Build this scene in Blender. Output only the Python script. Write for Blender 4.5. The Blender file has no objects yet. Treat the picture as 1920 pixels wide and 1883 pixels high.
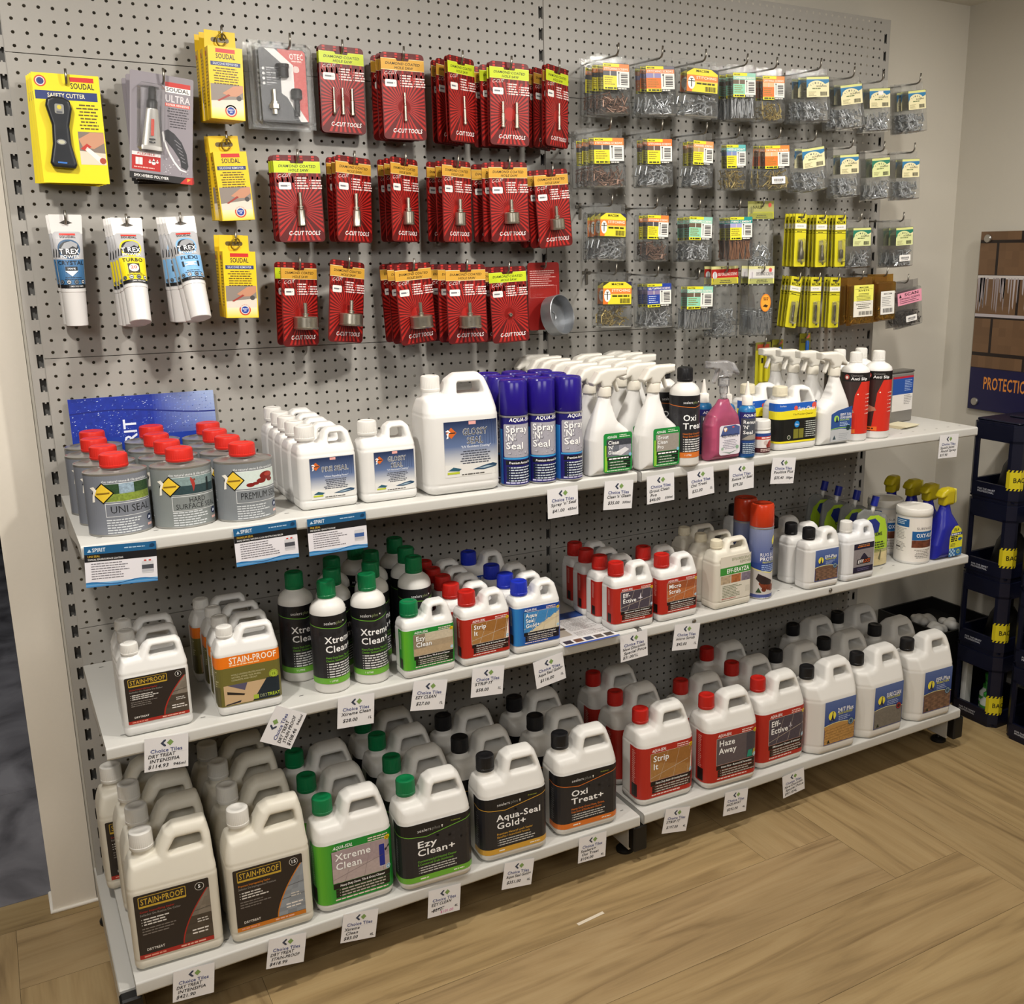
import bpy, math, random
import numpy as np
from mathutils import Matrix, Vector
random.seed(7)
PI = math.pi
S = bpy.context.scene
COL = S.collection

# ------------------------------------------------------------------ camera
cam_d = bpy.data.cameras.new('camera')
cam = bpy.data.objects.new('camera', cam_d)
COL.objects.link(cam)
cam_d.sensor_fit = 'HORIZONTAL'
cam_d.sensor_width = 36.0
cam_d.lens = 35.6805
cam_d.shift_x = -0.07122
cam_d.shift_y = -0.00886
cam_d.clip_start = 0.05
cam.matrix_world = Matrix([[0.861238, 0.121375, -0.493495, -0.100386], [-0.50817, 0.194845, -0.838927, -2.412801], [-0.005669, 0.973295, 0.229487, 1.533143], [0.0, 0.0, 0.0, 1.0]])
S.camera = cam

# ------------------------------------------------------------------ exposure
S.view_settings.view_transform = 'Standard'
S.view_settings.look = 'None'
S.view_settings.gamma = 1.0
S.view_settings.use_curve_mapping = False
S.view_settings.exposure = -0.48
S.cycles.transparent_max_bounces = 24
S.cycles.max_bounces = 8
S.cycles.caustics_reflective = False
S.cycles.caustics_refractive = False

# ------------------------------------------------------------------ world, the shop's ceiling lights and added fill
W = bpy.data.worlds.new('World')
S.world = W
W.use_nodes = True
W.node_tree.nodes['Background'].inputs[0].default_value = (1.0, 0.97, 0.93, 1)
W.node_tree.nodes['Background'].inputs[1].default_value = 0.07


def area(name, loc, target, sx, sy, power, col=(1, 0.93, 0.84), shape='RECTANGLE', spread=180):
    d = bpy.data.lights.new(name, 'AREA')
    d.shape = shape
    d.size = sx
    if shape in ('RECTANGLE', 'ELLIPSE'):
        d.size_y = sy
    d.energy = power
    d.color = col
    d.spread = math.radians(spread)
    o = bpy.data.objects.new(name, d)
    COL.objects.link(o)
    o.location = loc
    o.rotation_euler = (Vector(target) - Vector(loc)).to_track_quat('-Z', 'Y').to_euler()
    return o


# a row of track spots just in front of the shelving, and soft fill panels added behind the viewer
for lx, pw in ((-0.25, 17), (0.75, 14.5), (1.75, 13), (2.55, 8)):
    area('track_spot', (lx, -1.05, 2.28), (lx, -0.35, 0.6), 0.10, 0.10, pw, (1, 0.945, 0.87), 'DISK', 150)
area('fill_light_panel', (-0.9, -2.7, 2.30), (0.2, -0.4, 0.6), 1.2, 0.8, 44, (1, 0.965, 0.92))
area('fill_light_panel', (1.3, -3.3, 2.30), (1.5, -0.4, 0.3), 1.2, 0.8, 34, (1, 0.965, 0.92))
area('back_room_light', (-1.0, 1.8, 2.2), (-0.6, 1.4, 0), 0.8, 0.8, 9, (0.93, 0.96, 1))


# ------------------------------------------------------------------ colours and materials
def lin(c):
    c = c.lstrip('#')
    v = [int(c[i:i + 2], 16) / 255 for i in (0, 2, 4)]
    return tuple(x / 12.92 if x <= 0.04045 else ((x + 0.055) / 1.055) ** 2.4 for x in v)


MATS = {}


def mat(name, col='#ffffff', rough=0.45, metal=0.0, bump=0.0, bscale=40.0, var=0.0, spec=0.5, trans=0.0, ior=1.45, alpha=None, coat=0.0):
    if name in MATS:
        return MATS[name]
    m = bpy.data.materials.new(name)
    m.use_nodes = True
    nt = m.node_tree
    b = nt.nodes['Principled BSDF']
    c = lin(col) if isinstance(col, str) else col
    b.inputs['Base Color'].default_value = (*c, 1)
    b.inputs['Roughness'].default_value = rough
    b.inputs['Metallic'].default_value = metal
    b.inputs['Specular IOR Level'].default_value = spec
    b.inputs['IOR'].default_value = ior
    b.inputs['Transmission Weight'].default_value = trans
    b.inputs['Coat Weight'].default_value = coat
    tc = nt.nodes.new('ShaderNodeTexCoord')
    nz = nt.nodes.new('ShaderNodeTexNoise')
    nz.inputs['Scale'].default_value = bscale
    nz.inputs['Detail'].default_value = 3
    nt.links.new(tc.outputs['Object'], nz.inputs['Vector'])
    mr = nt.nodes.new('ShaderNodeMapRange')
    mr.inputs['To Min'].default_value = max(0.02, rough - 0.06)
    mr.inputs['To Max'].default_value = min(1, rough + 0.06)
    nt.links.new(nz.outputs['Fac'], mr.inputs['Value'])
    nt.links.new(mr.outputs['Result'], b.inputs['Roughness'])
    if var:
        mx = nt.nodes.new('ShaderNodeMix')
        mx.data_type = 'RGBA'
        mx.inputs['A'].default_value = (*[x * (1 - var) for x in c], 1)
        mx.inputs['B'].default_value = (*[min(1, x * (1 + var)) for x in c], 1)
        nt.links.new(nz.outputs['Fac'], mx.inputs['Factor'])
        nt.links.new(mx.outputs['Result'], b.inputs['Base Color'])
    if bump:
        bp = nt.nodes.new('ShaderNodeBump')
        bp.inputs['Strength'].default_value = bump
        bp.inputs['Distance'].default_value = 0.002
        nt.links.new(nz.outputs['Fac'], bp.inputs['Height'])
        nt.links.new(bp.outputs['Normal'], b.inputs['Normal'])
    MATS[name] = m
    return m


def clear_mat(name, tint=(0.97, 0.98, 0.98), haze=0.06, rough=0.08, gloss=1.0, hazecol=(0.8, 0.8, 0.8)):
    """Thin clear plastic: passes light, reflects at grazing angles, a little milky."""
    if name in MATS:
        return MATS[name]
    m = bpy.data.materials.new(name)
    m.use_nodes = True
    nt = m.node_tree
    for n in list(nt.nodes):
        nt.nodes.remove(n)
    out = nt.nodes.new('ShaderNodeOutputMaterial')
    tr = nt.nodes.new('ShaderNodeBsdfTransparent')
    tr.inputs[0].default_value = (*tint, 1)
    df = nt.nodes.new('ShaderNodeBsdfDiffuse')
    df.inputs[0].default_value = (*hazecol, 1)
    gl = nt.nodes.new('ShaderNodeBsdfGlossy')
    gl.inputs['Roughness'].default_value = rough
    m1 = nt.nodes.new('ShaderNodeMixShader')
    m1.inputs[0].default_value = haze
    fr = nt.nodes.new('ShaderNodeFresnel')
    fr.inputs[0].default_value = 1.45
    ml = nt.nodes.new('ShaderNodeMath')
    ml.operation = 'MULTIPLY'
    ml.inputs[1].default_value = gloss
    nz = nt.nodes.new('ShaderNodeTexNoise')
    nz.inputs['Scale'].default_value = 60
    bp = nt.nodes.new('ShaderNodeBump')
    bp.inputs['Strength'].default_value = 0.25
    bp.inputs['Distance'].default_value = 0.001
    nt.links.new(nz.outputs['Fac'], bp.inputs['Height'])
    nt.links.new(bp.outputs['Normal'], gl.inputs['Normal'])
    m2 = nt.nodes.new('ShaderNodeMixShader')
    nt.links.new(tr.outputs[0], m1.inputs[1])
    nt.links.new(df.outputs[0], m1.inputs[2])
    nt.links.new(fr.outputs[0], ml.inputs[0])
    nt.links.new(ml.outputs[0], m2.inputs[0])
    nt.links.new(m1.outputs[0], m2.inputs[1])
    nt.links.new(gl.outputs[0], m2.inputs[2])
    nt.links.new(m2.outputs[0], out.inputs[0])
    MATS[name] = m
    return m


def print_mat(name='printed_label', rough=0.38, coat=0.0):
    """Printed paper or film: the ink colours come from the mesh's colour attribute."""
    if name in MATS:
        return MATS[name]
    m = bpy.data.materials.new(name)
    m.use_nodes = True
    nt = m.node_tree
    b = nt.nodes['Principled BSDF']
    a = nt.nodes.new('ShaderNodeVertexColor')
    a.layer_name = 'Ink'
    nz = nt.nodes.new('ShaderNodeTexNoise')
    nz.inputs['Scale'].default_value = 90
    mr = nt.nodes.new('ShaderNodeMapRange')
    mr.inputs['To Min'].default_value = rough - 0.05
    mr.inputs['To Max'].default_value = rough + 0.05
    nt.links.new(nz.outputs['Fac'], mr.inputs['Value'])
    nt.links.new(mr.outputs['Result'], b.inputs['Roughness'])
    nt.links.new(a.outputs['Color'], b.inputs['Base Color'])
    b.inputs['Coat Weight'].default_value = coat
    MATS[name] = m
    return m


# ------------------------------------------------------------------ mesh helpers
def mesh(name, verts, faces, m, smooth=False, cols=None, midx=None):
    me = bpy.data.meshes.new(name)
    me.from_pydata([tuple(map(float, v)) for v in verts], [], [tuple(map(int, f)) for f in faces])
    for k in (m if isinstance(m, (list, tuple)) else [m]):
        me.materials.append(k)
    if smooth is True:
        me.polygons.foreach_set('use_smooth', [True] * len(me.polygons))
    elif smooth:
        me.polygons.foreach_set('use_smooth', [True] * len(me.polygons))
        me.set_sharp_from_angle(angle=math.radians(smooth))
    if midx is not None:
        me.polygons.foreach_set('material_index', midx)
    if cols is not None:
        ca = me.color_attributes.new('Ink', 'FLOAT_COLOR', 'CORNER')
        ca.data.foreach_set('color', np.asarray(cols, np.float32).ravel())
    me.update()
    return me


class MB:
    """Collects boxes, bars and lathes that become ONE mesh."""

    def __init__(s):
        s.v, s.f = [], []

    def add(s, vs, fs):
        b = len(s.v)
        s.v.extend(vs)
        s.f.extend([tuple(i + b for i in f) for f in fs])
        return s

    def box(s, x0, y0, z0, x1, y1, z1, c=0.0):
        """Box with its edges chamfered by c."""
        if c <= 0:
            vs = [(x, y, z) for z in (z0, z1) for y in (y0, y1) for x in (x0, x1)]
            return s.add(vs, [(0, 2, 3, 1), (4, 5, 7, 6), (0, 1, 5, 4), (1, 3, 7, 5), (3, 2, 6, 7), (2, 0, 4, 6)])
        lo, hi = (x0, y0, z0), (x1, y1, z1)
        vs, idx = [], {}
        for cx in (0, 1):
            for cy in (0, 1):
                for cz in (0, 1):
                    k = (cx, cy, cz)
                    for a in range(3):
                        p = []
                        for d in range(3):
                            base = hi[d] if k[d] else lo[d]
                            p.append(base if d == a else base + (-c if k[d] else c))
                        idx[(k, a)] = len(vs)
                        vs.append(tuple(p))
        fs = []
        for a in range(3):
            o1, o2 = [d for d in range(3) if d != a]
            for sgn in (0, 1):
                loop = []
                for (i, j) in ((0, 0), (1, 0), (1, 1), (0, 1)):
                    k = [0, 0, 0]
                    k[a] = sgn
                    k[o1] = i
                    k[o2] = j
                    loop.append(idx[(tuple(k), a)])
                flip = (sgn == 0) ^ (a == 1)
                fs.append(tuple(loop[::-1]) if flip else tuple(loop))
        for a in range(3):
            o1, o2 = [d for d in range(3) if d != a]
            for i in (0, 1):
                for j in (0, 1):
                    k0, k1 = [0] * 3, [0] * 3
                    for k in (k0, k1):
                        k[o1] = i
                        k[o2] = j
                    k1[a] = 1
                    k0, k1 = tuple(k0), tuple(k1)
                    fs.append((idx[(k0, o1)], idx[(k1, o1)], idx[(k1, o2)], idx[(k0, o2)]))
        for k in [(a, b, d) for a in (0, 1) for b in (0, 1) for d in (0, 1)]:
            fs.append((idx[(k, 0)], idx[(k, 1)], idx[(k, 2)]))
        return s.add(vs, fs)

    def lathe(s, prof, n=32, cx=0, cy=0, sx=1.0, sy=1.0, ribs=0.0, z0=0, axis='z', rib_rng=None):
        """Profile [(r, z), ...] turned about an axis; ribs alternates the radius for knurled caps."""
        vs, fs = [], []
        for (r, z) in prof:
            for i in range(n):
                a = 2 * PI * i / n
                rr = r
                if ribs and i % 2 and (rib_rng is None or rib_rng[0] <= z <= rib_rng[1]):
                    rr = r - ribs
                p = (cx + rr * math.cos(a) * sx, cy + rr * math.sin(a) * sy, z0 + z)
                vs.append(p)
        for k in range(len(prof) - 1):
            for i in range(n):
                j = (i + 1) % n
                fs.append((k * n + i, k * n + j, (k + 1) * n + j, (k + 1) * n + i))
        if prof[0][0] > 1e-6:
            fs.append(tuple(range(n))[::-1])
        if prof[-1][0] > 1e-6:
            fs.append(tuple((len(prof) - 1) * n + i for i in range(n)))
        return s.add(vs, fs)

    def tube(s, pts, r, n=8, cap=True):
        pts = [Vector(p) for p in pts]
        vs, fs = [], []
        up = None
        for i, p in enumerate(pts):
            t = (pts[min(i + 1, len(pts) - 1)] - pts[max(i - 1, 0)]).normalized()
            if up is None:
                up = Vector((0, 0, 1)) if abs(t.z) < 0.9 else Vector((1, 0, 0))
            a = t.cross(up).normalized()
            up = a.cross(t).normalized()
            for k in range(n):
                q = p + r * (math.cos(2 * PI * k / n) * a + math.sin(2 * PI * k / n) * up)
                vs.append(tuple(q))
        for i in range(len(pts) - 1):
            for k in range(n):
                j = (k + 1) % n
                fs.append((i * n + k, i * n + j, (i + 1) * n + j, (i + 1) * n + k))
        if cap:
            fs.append(tuple(range(n))[::-1])
            fs.append(tuple((len(pts) - 1) * n + k for k in range(n)))
        return s.add(vs, fs)

    def prism(s, pts, y0, y1):
        """Polygon in x,z extruded along y."""
        n = len(pts)
        vs = [(p[0], y0, p[1]) for p in pts] + [(p[0], y1, p[1]) for p in pts]
        fs = [tuple(range(n)), tuple(range(2 * n - 1, n - 1, -1))]
        for i in range(n):
            j = (i + 1) % n
            fs.append((i, i + n, j + n, j))
        return s.add(vs, fs)

    def mesh(s, name, m, smooth=False):
        return mesh(name, s.v, s.f, m, smooth)


def obj(name, me, parent=None, loc=None, rot=None, label=None):
    o = bpy.data.objects.new(name, me)
    COL.objects.link(o)
    if parent is not None:
        o.parent = parent
    if loc is not None:
        o.location = loc
    if rot is not None:
        o.rotation_euler = rot
    if label:
        o['label'] = label
    return o


def thing(name, label, cat, loc=(0, 0, 0), rot=(0, 0, 0), group=None, me=None):
    o = bpy.data.objects.new(name, me)
    COL.objects.link(o)
    o.location = loc
    o.rotation_euler = rot
    o['label'] = label
    o['category'] = cat
    if group:
        o['group'] = group
    return o


def structure(name, me, loc=None):
    o = obj(name, me, loc=loc)
    o['kind'] = 'structure'
    return o


ORD = ['first', 'second', 'third', 'fourth', 'fifth', 'sixth', 'seventh', 'eighth', 'ninth', 'tenth', 'eleventh', 'twelfth']


# ------------------------------------------------------------------ blow-moulded shapes: signed distance fields meshed by surface nets
def surf(f, lo, hi, h):
    lo = np.array(lo, float)
    hi = np.array(hi, float)
    n = np.ceil((hi - lo) / h).astype(int) + 1
    ax = [lo[i] + h * np.arange(n[i]) for i in range(3)]
    X, Y, Z = np.meshgrid(*ax, indexing='ij')
    D = f(X, Y, Z)
    s = D < 0
    m = n - 1
    cnt = np.zeros(m, int)
    for a in (0, 1):
        for b in (0, 1):
            for c in (0, 1):
                cnt += s[a:m[0] + a, b:m[1] + b, c:m[2] + c]
    act = (cnt > 0) & (cnt < 8)
    pos = np.zeros((*m, 3))
    num = np.zeros(m)
    for d in range(3):
        o1, o2 = [k for k in range(3) if k != d]
        for i in (0, 1):
            for j in (0, 1):
                off = [0, 0, 0]
                off[o1] = i
                off[o2] = j
                sl0 = tuple(slice(off[k], m[k] + off[k]) for k in range(3))
                off2 = list(off)
                off2[d] = 1
                sl1 = tuple(slice(off2[k], m[k] + off2[k]) for k in range(3))
                A, B = D[sl0], D[sl1]
                cr = (A < 0) != (B < 0)
                t = np.where(cr, A / np.where(cr, A - B, 1), 0)
                num += cr
                pos[..., d] += t * cr
                pos[..., o1] += i * cr
                pos[..., o2] += j * cr
    ids = -np.ones(m, int)
    ii = np.argwhere(act)
    ids[act] = np.arange(len(ii))
    V = lo + h * (ii + pos[act] / num[act][:, None])
    F = []
    for d in range(3):
        o1, o2 = [(1, 2), (2, 0), (0, 1)][d]
        sl0 = [slice(None)] * 3
        sl1 = [slice(None)] * 3
        sl0[d] = slice(0, -1)
        sl1[d] = slice(1, None)
        A, B = s[tuple(sl0)], s[tuple(sl1)]
        cr = np.argwhere(A != B)
        ok = (cr[:, o1] > 0) & (cr[:, o2] > 0) & (cr[:, o1] < m[o1]) & (cr[:, o2] < m[o2])
        cr = cr[ok]
        e1 = np.zeros(3, int)
        e1[o1] = 1
        e2 = np.zeros(3, int)
        e2[o2] = 1
        q = [ids[tuple((cr - k).T)] for k in (e1 + e2, e2, 0 * e1, e1)]
        q = np.stack(q, 1)
        inn = A[tuple(cr.T)]
        q[~inn] = q[~inn][:, ::-1]
        F.append(q)
    F = np.concatenate(F)
    e = h * 0.25
    for _ in range(2):
        p = V.T
        d0 = f(*p)
        g = np.stack([(f(p[0] + e, p[1], p[2]) - f(p[0] - e, p[1], p[2])), (f(p[0], p[1] + e, p[2]) - f(p[0], p[1] - e, p[2])), (f(p[0], p[1], p[2] + e) - f(p[0], p[1], p[2] - e))], 1) / (2 * e)
        st = d0[:, None] * g / np.maximum((g * g).sum(1), 0.15)[:, None]
        V = V - np.clip(st, -h * 0.5, h * 0.5)
    return V, F


def smax(a, b, k):
    h = np.maximum(k - np.abs(a - b), 0) / k
    return np.maximum(a, b) + h * h * k * 0.25


def smin(a, b, k):
    return -smax(-a, -b, k)


def poly2(x, z, pts, r=0.0):
    """Signed distance to a polygon, its corners rounded by r."""
    P = np.array(pts, float)
    if r:
        n = len(P)
        area2 = sum(P[i][0] * P[(i + 1) % n][1] - P[(i + 1) % n][0] * P[i][1] for i in range(n))
        sg = 1 if area2 > 0 else -1
        Q = []
        for i in range(n):
            a, b, c = P[i - 1], P[i], P[(i + 1) % n]
            n1 = np.array([-(b - a)[1], (b - a)[0]]) * sg
            n2 = np.array([-(c - b)[1], (c - b)[0]]) * sg
            n1 /= np.linalg.norm(n1)
            n2 /= np.linalg.norm(n2)
            Q.append(b + r * (n1 + n2) / (1 + n1 @ n2))
        P = np.array(Q)
    d = np.full(np.shape(x), 1e9)
    ins = np.zeros(np.shape(x), bool)
    n = len(P)
    for i in range(n):
        a, b = P[i], P[(i + 1) % n]
        e = b - a
        wx, wz = x - a[0], z - a[1]
        t = np.clip((wx * e[0] + wz * e[1]) / (e @ e), 0, 1)
        dx, dz = wx - t * e[0], wz - t * e[1]
        d = np.minimum(d, dx * dx + dz * dz)
        c = (a[1] > z) != (b[1] > z)
        if b[1] != a[1]:
            ins ^= c & (x < (b[0] - a[0]) * (z - a[1]) / (b[1] - a[1]) + a[0])
    d = np.sqrt(d)
    return np.where(ins, -d, d) - r


def rr2(x, y, hx, hy, r):
    """Rounded rectangle in plan; hy may vary."""
    qx, qy = np.abs(x) - hx + r, np.abs(y) - hy + r
    return np.sqrt(np.maximum(qx, 0) ** 2 + np.maximum(qy, 0) ** 2) + np.minimum(np.maximum(qx, qy), 0) - r


def cyl(x, y, z, cx, cy, r, z0, z1):
    a = np.sqrt((x - cx) ** 2 + (y - cy) ** 2) - r
    b = np.maximum(z0 - z, z - z1)
    return np.maximum(a, b)


# ------------------------------------------------------------------ lettering
GL = {}


def init_font():
    chars = [chr(c) for c in range(33, 127)] + ['•']
    obs = {}
    for c in chars:
        for st, off in (('r', -0.004), ('b', 0.016)):
            for k, body in ((1, c), (2, c + c)):
                if st == 'b' and k == 2:
                    continue
                cu = bpy.data.curves.new('glyph', 'FONT')
                cu.body = body
                cu.size = 1
                cu.offset = off
                cu.resolution_u = 2
                cu.fill_mode = 'FRONT'
                ob = bpy.data.objects.new('glyph', cu)
                COL.objects.link(ob)
                obs[(c, st, k)] = ob
    dg = bpy.context.evaluated_depsgraph_get()
    dat = {}
    for k, ob in obs.items():
        me = ob.evaluated_get(dg).to_mesh()
        v = np.array([(p.co.x, p.co.y) for p in me.vertices]) if len(me.vertices) else np.zeros((0, 2))
        f = [tuple(p.vertices) for p in me.polygons]
        dat[k] = (v, f)
        ob.evaluated_get(dg).to_mesh_clear()
    cap = dat[('H', 'r', 1)][0][:, 1].max()
    for c in chars:
        v1, v2 = dat[(c, 'r', 1)][0], dat[(c, 'r', 2)][0]
        adv = (v2[:, 0].max() - v1[:, 0].max()) / cap if len(v1) else 0.4
        for st in 'rb':
            v, f = dat[(c, st, 1)]
            GL[(c, st)] = (v / cap, f, adv)
    for ob in obs.values():
        cu = ob.data
        bpy.data.objects.remove(ob)
        bpy.data.curves.remove(cu)


init_font()


def text_geo(s, st='r'):
    """Vertices (cap height 1), faces and width of a line of text."""
    V, F, x, b = [], [], 0.0, 0
    for ch in s:
        if ch == ' ':
            x += 0.38
            continue
        v, f, a = GL.get((ch, st), GL[('-', st)])
        V.append(v + np.array([x, 0]))
        F += [tuple(i + b for i in q) for q in f]
        b += len(v)
        x += a + (0.05 if st == 'b' else 0)
    return (np.concatenate(V) if V else np.zeros((0, 2))), F, x


def clip_cols(pts, cuts):
    """Cuts a convex polygon at vertical lines."""
    out = [pts]
    for c in cuts:
        nxt = []
        for p in out:
            xs = [q[0] for q in p]
            if max(xs) <= c + 1e-9 or min(xs) >= c - 1e-9:
                nxt.append(p)
                continue
            a, b = [], []
            for i in range(len(p)):
                q, r = p[i], p[(i + 1) % len(p)]
                (a if q[0] <= c else b).append(q)
                if q[0] == c:
                    b.append(q)
                if (q[0] - c) * (r[0] - c) < 0:
                    t = (c - q[0]) / (r[0] - q[0])
                    m = tuple(q[k] + t * (r[k] - q[k]) for k in range(len(q)))
                    a.append(m)
                    b.append(m)
            nxt += [k for k in (a, b) if len(k) > 2]
        out = nxt
    return out


class Dec:
    """Flat artwork in millimetres, origin at its lower left; becomes one printed mesh."""

    def __init__(s, w, h, seed=1):
        s.w, s.h, s.P = w, h, []
        s.R = random.Random(seed)

    def poly(s, pts, c, lay=1):
        c = lin(c) if isinstance(c, str) else c
        a = sum(pts[i][0] * pts[(i + 1) % len(pts)][1] - pts[(i + 1) % len(pts)][0] * pts[i][1] for i in range(len(pts)))
        if a < 0:
            pts = pts[::-1]
        s.P.append(([(p[0], p[1], *c) for p in pts], lay))
        return s

    def rect(s, x0, y0, x1, y1, c, lay=1):
        return s.poly([(x0, y0), (x1, y0), (x1, y1), (x0, y1)], c, lay)

    def rrect(s, x0, y0, x1, y1, r, c, lay=1, n=4):
        pts = []
        for cx, cy, a0 in ((x1 - r, y0 + r, -90), (x1 - r, y1 - r, 0), (x0 + r, y1 - r, 90), (x0 + r, y0 + r, 180)):
            for k in range(n + 1):
                a = math.radians(a0 + 90 * k / n)
                pts.append((cx + r * math.cos(a), cy + r * math.sin(a)))
        return s.poly(pts, c, lay)

    def grad(s, x0, y0, x1, y1, c0, c1, lay=1, n=1, horiz=False):
        """Printed two-colour fade of the artwork."""
        c0, c1 = lin(c0), lin(c1)
        if horiz:
            s.P.append(([(x0, y0, *c0), (x1, y0, *c1), (x1, y1, *c1), (x0, y1, *c0)], lay))
        else:
            s.P.append(([(x0, y0, *c0), (x1, y0, *c0), (x1, y1, *c1), (x0, y1, *c1)], lay))
        return s

    def circ(s, cx, cy, r, c, lay=1, n=20, ry=None):
        ry = ry or r
        return s.poly([(cx + r * math.cos(2 * PI * i / n), cy + ry * math.sin(2 * PI * i / n)) for i in range(n)], c, lay)

    def text(s, t, x, y, h, c, lay=3, st='b', al='l', w=None, shear=0.0, rot=0.0):
        """t at x,y (baseline), cap height h, squeezed to width w if given."""
        V, F, L = text_geo(t, st)
        if not len(V):
            return s
        k = h if w is None else w / L
        X, Y = V[:, 0] * k + V[:, 1] * h * shear, V[:, 1] * h
        L *= k
        X = X - (L / 2 if al == 'c' else L if al == 'r' else 0)
        if rot:
            a = math.radians(rot)
            X, Y = X * math.cos(a) - Y * math.sin(a), X * math.sin(a) + Y * math.cos(a)
        c = lin(c) if isinstance(c, str) else c
        for f in F:
            s.P.append(([(x + X[i], y + Y[i], *c) for i in f], lay))
        return s

    def lines(s, x0, y, x1, n, step, h, c, lay=2, al='l', bullet=False, rag=0.35):
        """Rows of small print too fine to read."""
        for i in range(n):
            yy = y - i * step
            L = (x1 - x0) * (1 - s.R.random() * rag)
            a = x0 if al == 'l' else (x0 + x1 - L) / 2
            if bullet:
                s.rect(a, yy + h * 0.2, a + h * 0.6, yy + h * 0.8, c, lay)
                a += h * 1.5
            e = a + L
            while a < e:
                k = min(h * s.R.uniform(1.5, 4.5), e - a)
                if k > h * 0.5:
                    s.rect(a, yy, a + k, yy + h, c, lay)
                a += k + h * 0.55
        return s

    def bars(s, x0, y0, x1, y1, c='#222222', lay=3, vert=True):
        a = x0 if vert else y0
        e = x1 if vert else y1
        while a < e:
            k = s.R.choice((0.35, 0.6, 0.9)) * (e - (x0 if vert else y0)) / 16
            if vert:
                s.rect(a, y0, min(a + k, e), y1, c, lay)
            else:
                s.rect(x0, a, x1, min(a + k, e), c, lay)
            a += k + s.R.choice((0.4, 0.7)) * (e - (x0 if vert else y0)) / 16
        return s

    def pix(s, x0, y0, x1, y1, f, nx=10, ny=8, lay=1):
        """A small printed picture as a mosaic; f(u, v) gives the colour."""
        for i in range(nx):
            for j in range(ny):
                c = f((i + 0.5) / nx, (j + 0.5) / ny)
                s.rect(x0 + (x1 - x0) * i / nx, y0 + (y1 - y0) * j / ny, x0 + (x1 - x0) * (i + 1) / nx, y0 + (y1 - y0) * (j + 1) / ny, c, lay)
        return s

    def mesh(s, name, mp, cuts=(), m=None, extra=None, lift=0.00012):
        V, F, C = [], [], []
        for pts, lay in s.P:
            for q in (clip_cols(pts, cuts) if len(cuts) else (pts,)):
                b = len(V)
                for p in q:
                    V.append(mp(p[0] / 1000, p[1] / 1000, 0.0004 + lay * lift))
                    C.append((p[2], p[3], p[4], 1))
                F.append(tuple(range(b, b + len(q))))
        if extra:
            ev, ef, ec = extra
            b = len(V)
            V += ev
            for f in ef:
                F.append(tuple(i + b for i in f))
                C += [(*ec, 1)] * len(f)
        return mesh(name, V, F, m or print_mat(), cols=C)


def mp_flat(x0, z0, y):
    return lambda u, v, o: (x0 + u, y - o, z0 + v)


def mp_cyl(r, z0, a0, ry=None):
    """Around an upright cylinder or oval, u running from angle a0 (degrees, 0 faces the front)."""
    ry = ry or r

    def f(u, v, o):
        a = math.radians(a0) + u / r
        return ((r + o) * math.sin(a), -(ry + o) * math.cos(a), z0 + v)
    return f


def mp_wrap(hx, hy, rc, z0, u0):
    """Around a rounded-rectangle body; u = 0 lies u0 metres left of the front centre."""
    def f(u, v, o):
        q = u - u0
        sg = 1 if q >= 0 else -1
        q = abs(q)
        fl = hx - rc
        if q <= fl:
            p = (q, -hy - o)
        elif q <= fl + rc * PI / 2:
            a = (q - fl) / rc
            p = (fl + (rc + o) * math.sin(a), -(hy - rc) - (rc + o) * math.cos(a))
        else:
            p = (hx + o, -(hy - rc) + (q - fl - rc * PI / 2))
        return (sg * p[0], p[1], z0 + v)
    return f


def wrap_cuts(hx, rc, u0, n=5):
    fl = hx - rc
    out = []
    for sg in (-1, 1):
        out += [(u0 + sg * (fl + rc * PI / 2 * k / n)) * 1000 for k in range(n + 1)]
    return sorted(out)

# ================================================================== THE SETTING
RX, RY, CZ, WALL = 2.875, -5.0, 2.33, 0.09      # right wall, front wall, ceiling height, back wall face

wall_m = mat('wall_paint', '#c9c4b8', 0.75, bump=0.05, bscale=220, var=0.02)
jamb_m = mat('lit_jamb_paint', '#e6dfd2', 0.55, bump=0.03, bscale=160, var=0.02)  # warm white paint; brighter light at the wall end put into its tone
ceil_m = mat('ceiling_paint', '#dcd9d0', 0.8, bump=0.04, bscale=150)
dark_m = mat('back_room_wall_paint', '#3a3a3c', 0.8, var=0.1)


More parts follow.
